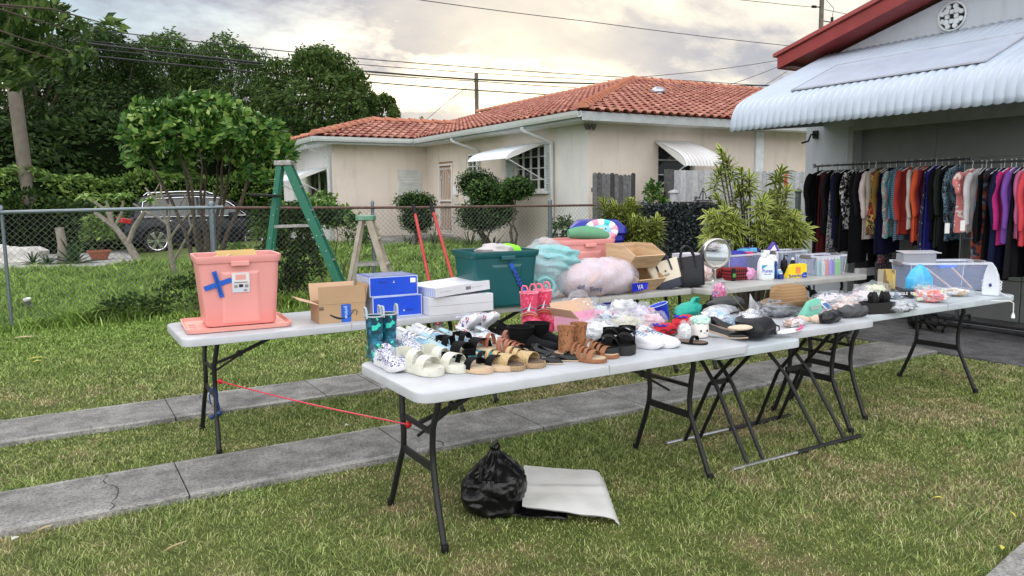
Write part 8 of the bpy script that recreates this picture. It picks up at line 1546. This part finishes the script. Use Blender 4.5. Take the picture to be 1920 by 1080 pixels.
# folded cart under the right table
T = thing('folded_cart', 'black folding hand cart lying low behind the right table', 'cart', (8.35, 4.55, .02), 0); g = M()
for z in (.10, .16): g.tube([(0, .55, z), (0, -.9, z-.02)], .012, 8)
g.tube([(-.15, .5, .08), (.2, .5, .08)], .015, 8); g.build('frame', BLK, T, smooth=True)
for y in (.52, .30): g = M(); g.lathe([(.05, -.04), (.085, -.03), (.085, .03), (.05, .04)], 18); o = g.build('wheel', BLK, T, smooth=True); o.location = (-.05, y, .11); o.rotation_euler = (PI/2, 0, .9)
T = thing('toy_scooter', 'small dark wheeled toy showing two tyres under the right table', 'toy', (onZ(1718, 620)[0], onZ(1718, 620)[1], .02), .5)
for x, y, r_ in ((-.03, 0, .09), (.06, .02, .085), (.36, -.16, .07)): g = M(); g.lathe([(r_*.5, -.02), (r_, -.018), (r_, .018), (r_*.5, .02)], 18); o = g.build('wheel', BLK, T, smooth=True); o.location = (x, y, r_); o.rotation_euler = (PI/2, 0, .5)
g = M(); g.box(-.04, .42, -.06, .04, .13, .20); g.build('deck', mat('toy_purple', (.05, .04, .12), .6), T, bevel=.02)
# ================================================================ on and near the ground
p = onZ(930, 955); T = thing('trash_bag', 'crumpled glossy black bin bag with knotted top under the shoe table', 'trash bag', (p[0], p[1], 0), R(-30)); T.scale = (.88, .88, .9); from mathutils import noise as NZ
TB = mat('bin_bag_black', (.004, .004, .005), .26, bmp=.7, bsc=9, bd=.008, spec=.4); g = M()
def fn(u, v):
    a = 2*PI*u; z = .36*v; r_ = float(np.interp(v, [0, .08, .3, .55, .75, .88, .95, 1], [.14, .175, .18, .15, .09, .04, .020, .026])); d = Vector((math.cos(a), math.sin(a), v*1.8))
    q = 1+.22*NZ.noise(d*1.3)+(.10*abs(math.sin(a*3.5+4*NZ.noise(d*1.6)))+.05*abs(math.sin(a*8+v*5+5*NZ.noise(d*2.2))))*min(1, v*2.2)*(1.6 if v > .6 else 1)-.06; return (math.cos(a)*r_*q*1.05, math.sin(a)*r_*q, max(0, z+.012*NZ.noise(d*3)))
g.grid(fn, 96, 48, cu=True); g.build('bag', TB, T, smooth=True, ang=40)
g = M(); g.tube([(0, 0, .34), (.015, .01, .37), (.01, .0, .39), (-.012, 0, .37)], .010, 6); g.build('knot', TB, T, smooth=True)
g = M(); g.grid(lambda u, v: (.03+.36*u, -.12+.12*v-.08*u, .018+.02*math.sin(u*9+v*5)*math.sin(v*PI)+.01*abs(NZ.noise(Vector((u*6, v*3, 0))))), 22, 8); g.build('bag_tail', TB, T, smooth=True, ang=30, solid=.003)
A, B, C_, E2 = [Vector(onZ(u, v)) for u, v in ((986, 975), (1154, 986), (1124, 896), (988, 893))]
def sheetf(dz, shx=0.):
    def fn(u, v):
        p_ = (A*(1-u)+B*u)*(1-v)+(E2*(1-u)+C_*u)*v; p_.x += shx; p_.z = .035+dz+.012*math.sin(u*3.1+.5)*(1-v*.5)+.008*NZ.noise(Vector((u*4, v*3, 2)))+.035*math.exp(-((v-.42-.18*u)/.05)**2)*.3+(.02*(1-u)**3); return tuple(p_-A)
    return fn
SHT = mat('drop_sheet', (.78, .79, .78), .3, bmp=.25, bsc=5, bd=.02, c2=(.60, .59, .55), sc_=3); T = thing('plastic_sheet', 'folded milky white plastic sheet lying on the grass against the bin bag', 'plastic sheet', tuple(A)); 
for k in range(3): g = M(); g.grid(sheetf(.006*k, -.01*k), 30, 24); g.build('sheet_layer', SHT, T, smooth=True, ang=70)
g = M(); gr_ = sheetf(-.01); g.grid(lambda u, v: tuple(Vector(gr_(1, v))*(1-u)+Vector((gr_(1, v)[0]+.02, gr_(1, v)[1]-.01, .0))*u), 3, 10); g.build('sheet_edge', SHT, T, smooth=True)
p0 = Vector(onX(413, 715, .83)); p1 = Vector(onX(766, 796, 1.40)); T = thing('bungee_cord', 'bright red elastic cord stretched between the two table legs', 'cord', tuple(p0)); g = M(); d = p1-p0
g.tube([d*t+Vector((0, 0, -.012*math.sin(PI*t))) for t in [i/12 for i in range(13)]], .0042, 7); g.build('cord', mat('cord_red', (.60, .04, .08), .45), T, smooth=True)
for q in (Vector((0, 0, 0)), d): g = M(); g.blob(tuple(q), (.017, .014, .017), 12, 8, .1); g.build('end_knob', mat('knob_red', (.50, .008, .015), .35), T, smooth=True)
p = Vector(onX(398, 760, .80)); T = thing('bar_clamp', 'blue handled clamp hung on the leg of the far left table', 'clamp', (.80, 4.90, .18), .3); T.scale = (.55, .55, .55); CB_ = mat('clamp_blue', (.006, .03, .14), .4); g = M(); g.tube([(-.02, -.01, .40), (-.04, -.01, .42), (-.075, -.01, .41), (-.09, -.01, .33), (-.08, -.01, .25)], .008, 7); g.build('handle', CB_, T, smooth=True); g = M(); g.tube([(-.02, -.02, .40), (-.01, -.02, .30), (.01, -.02, .20), (.005, -.02, .12)], .010, 7); g.blob((.01, -.02, .13), (.035, .025, .03), 10, 8); g.blob((-.07, .0, .10), (.03, .02, .03), 10, 8); g.build('jaw', CB_, T, smooth=True)
# blue recycling cart behind the totes
c0 = onD(1120, 410, 9.3); T = thing('recycling_cart', 'blue lidded recycling cart standing behind the plush toys', 'recycling bin', (c0[0], c0[1], 0), YAW-PI/2-.1); RB = mat('cart_blue', (.008, .012, .26), .4, var=.08)
g = M(); g.loft([[(p_[0], p_[1], z) for p_ in rrect(w_, d_, .05, 4)] for w_, d_, z in ((.46, .50, .08), (.58, .66, 1.02), (.62, .70, 1.04), (.62, .70, 1.10))]); g.build('body', RB, T, smooth=True); g = M(); g.loft([[(p_[0], p_[1]-.0, z) for p_ in rrect(w_, d_, .06, 4)] for w_, d_, z in ((.66, .76, 1.11), (.68, .78, 1.13), (.66, .74, 1.19), (.5, .58, 1.26), (.46, .5, 1.27))]); g.build('lid', RB, T, smooth=True, ang=35)
for s_ in (-1, 1): g = M(); g.lathe([(.05, -.03), (.12, -.025), (.12, .025), (.05, .03)], 18); o = g.build('wheel', BLK, T, smooth=True); o.location = (s_*.27, .25, .12); o.rotation_euler = (0, PI/2, 0)
# litter on the lawn
def leaflet(label, u, v, L, w_, m, rz, z=.035):
    p = onZ(u, v); g = M(); g.loft([[(L*(t-.5), -w_*math.sin(PI*min(.98, t+.02)), .004*math.sin(5*t)), (L*(t-.5), 0, -.003), (L*(t-.5), w_*math.sin(PI*min(.98, t+.02)), .006*math.sin(4*t))] for t in [i/8 for i in range(9)]], False, False, False); tag(g.build('fallen_leaf', m, smooth=True), label, 'leaf', 'fallen leaves on the lawn', loc=(p[0], p[1], z), rz=rz)
YL = mat('leaf_yellow', (.62, .55, .10), .6); DL = mat('leaf_straw', (.45, .36, .20), .8)
leaflet('short yellow leaf lying on the front lawn at the right', 1757, 945, .055, .010, YL, 2.2); leaflet('long thin yellow leaf by the bottom right path', 1898, 976, .10, .006, YL, .7); leaflet('yellow leaf at the very bottom right path edge', 1878, 1040, .06, .01, YL, .5); leaflet('pale straw strip below the left strip edge', 85, 1003, .10, .008, DL, .8); leaflet('straw coloured twig left of the nearest table', 330, 1037, .14, .005, DL, .6); leaflet('yellow green strip on the upper left lawn, upper', 68, 677, .16, .012, YL, .5); leaflet('yellow green strip on the upper left lawn, lower', 72, 683, .14, .012, YL, .8)
leaflet('tan scrap lying by the fence at far left', 48, 637, .24, .04, DL, .3); leaflet('whitish curled scrap at the lower left corner', 30, 1022, .05, .012, mat('scrap_white', (.6, .6, .58), .7), 1); leaflet('pale bit of litter between the strips', 651, 806, .035, .014, MC['scrap_white'], .2); leaflet('small white bit on the right lawn', 1640, 789, .035, .008, MC['scrap_white'], 2)
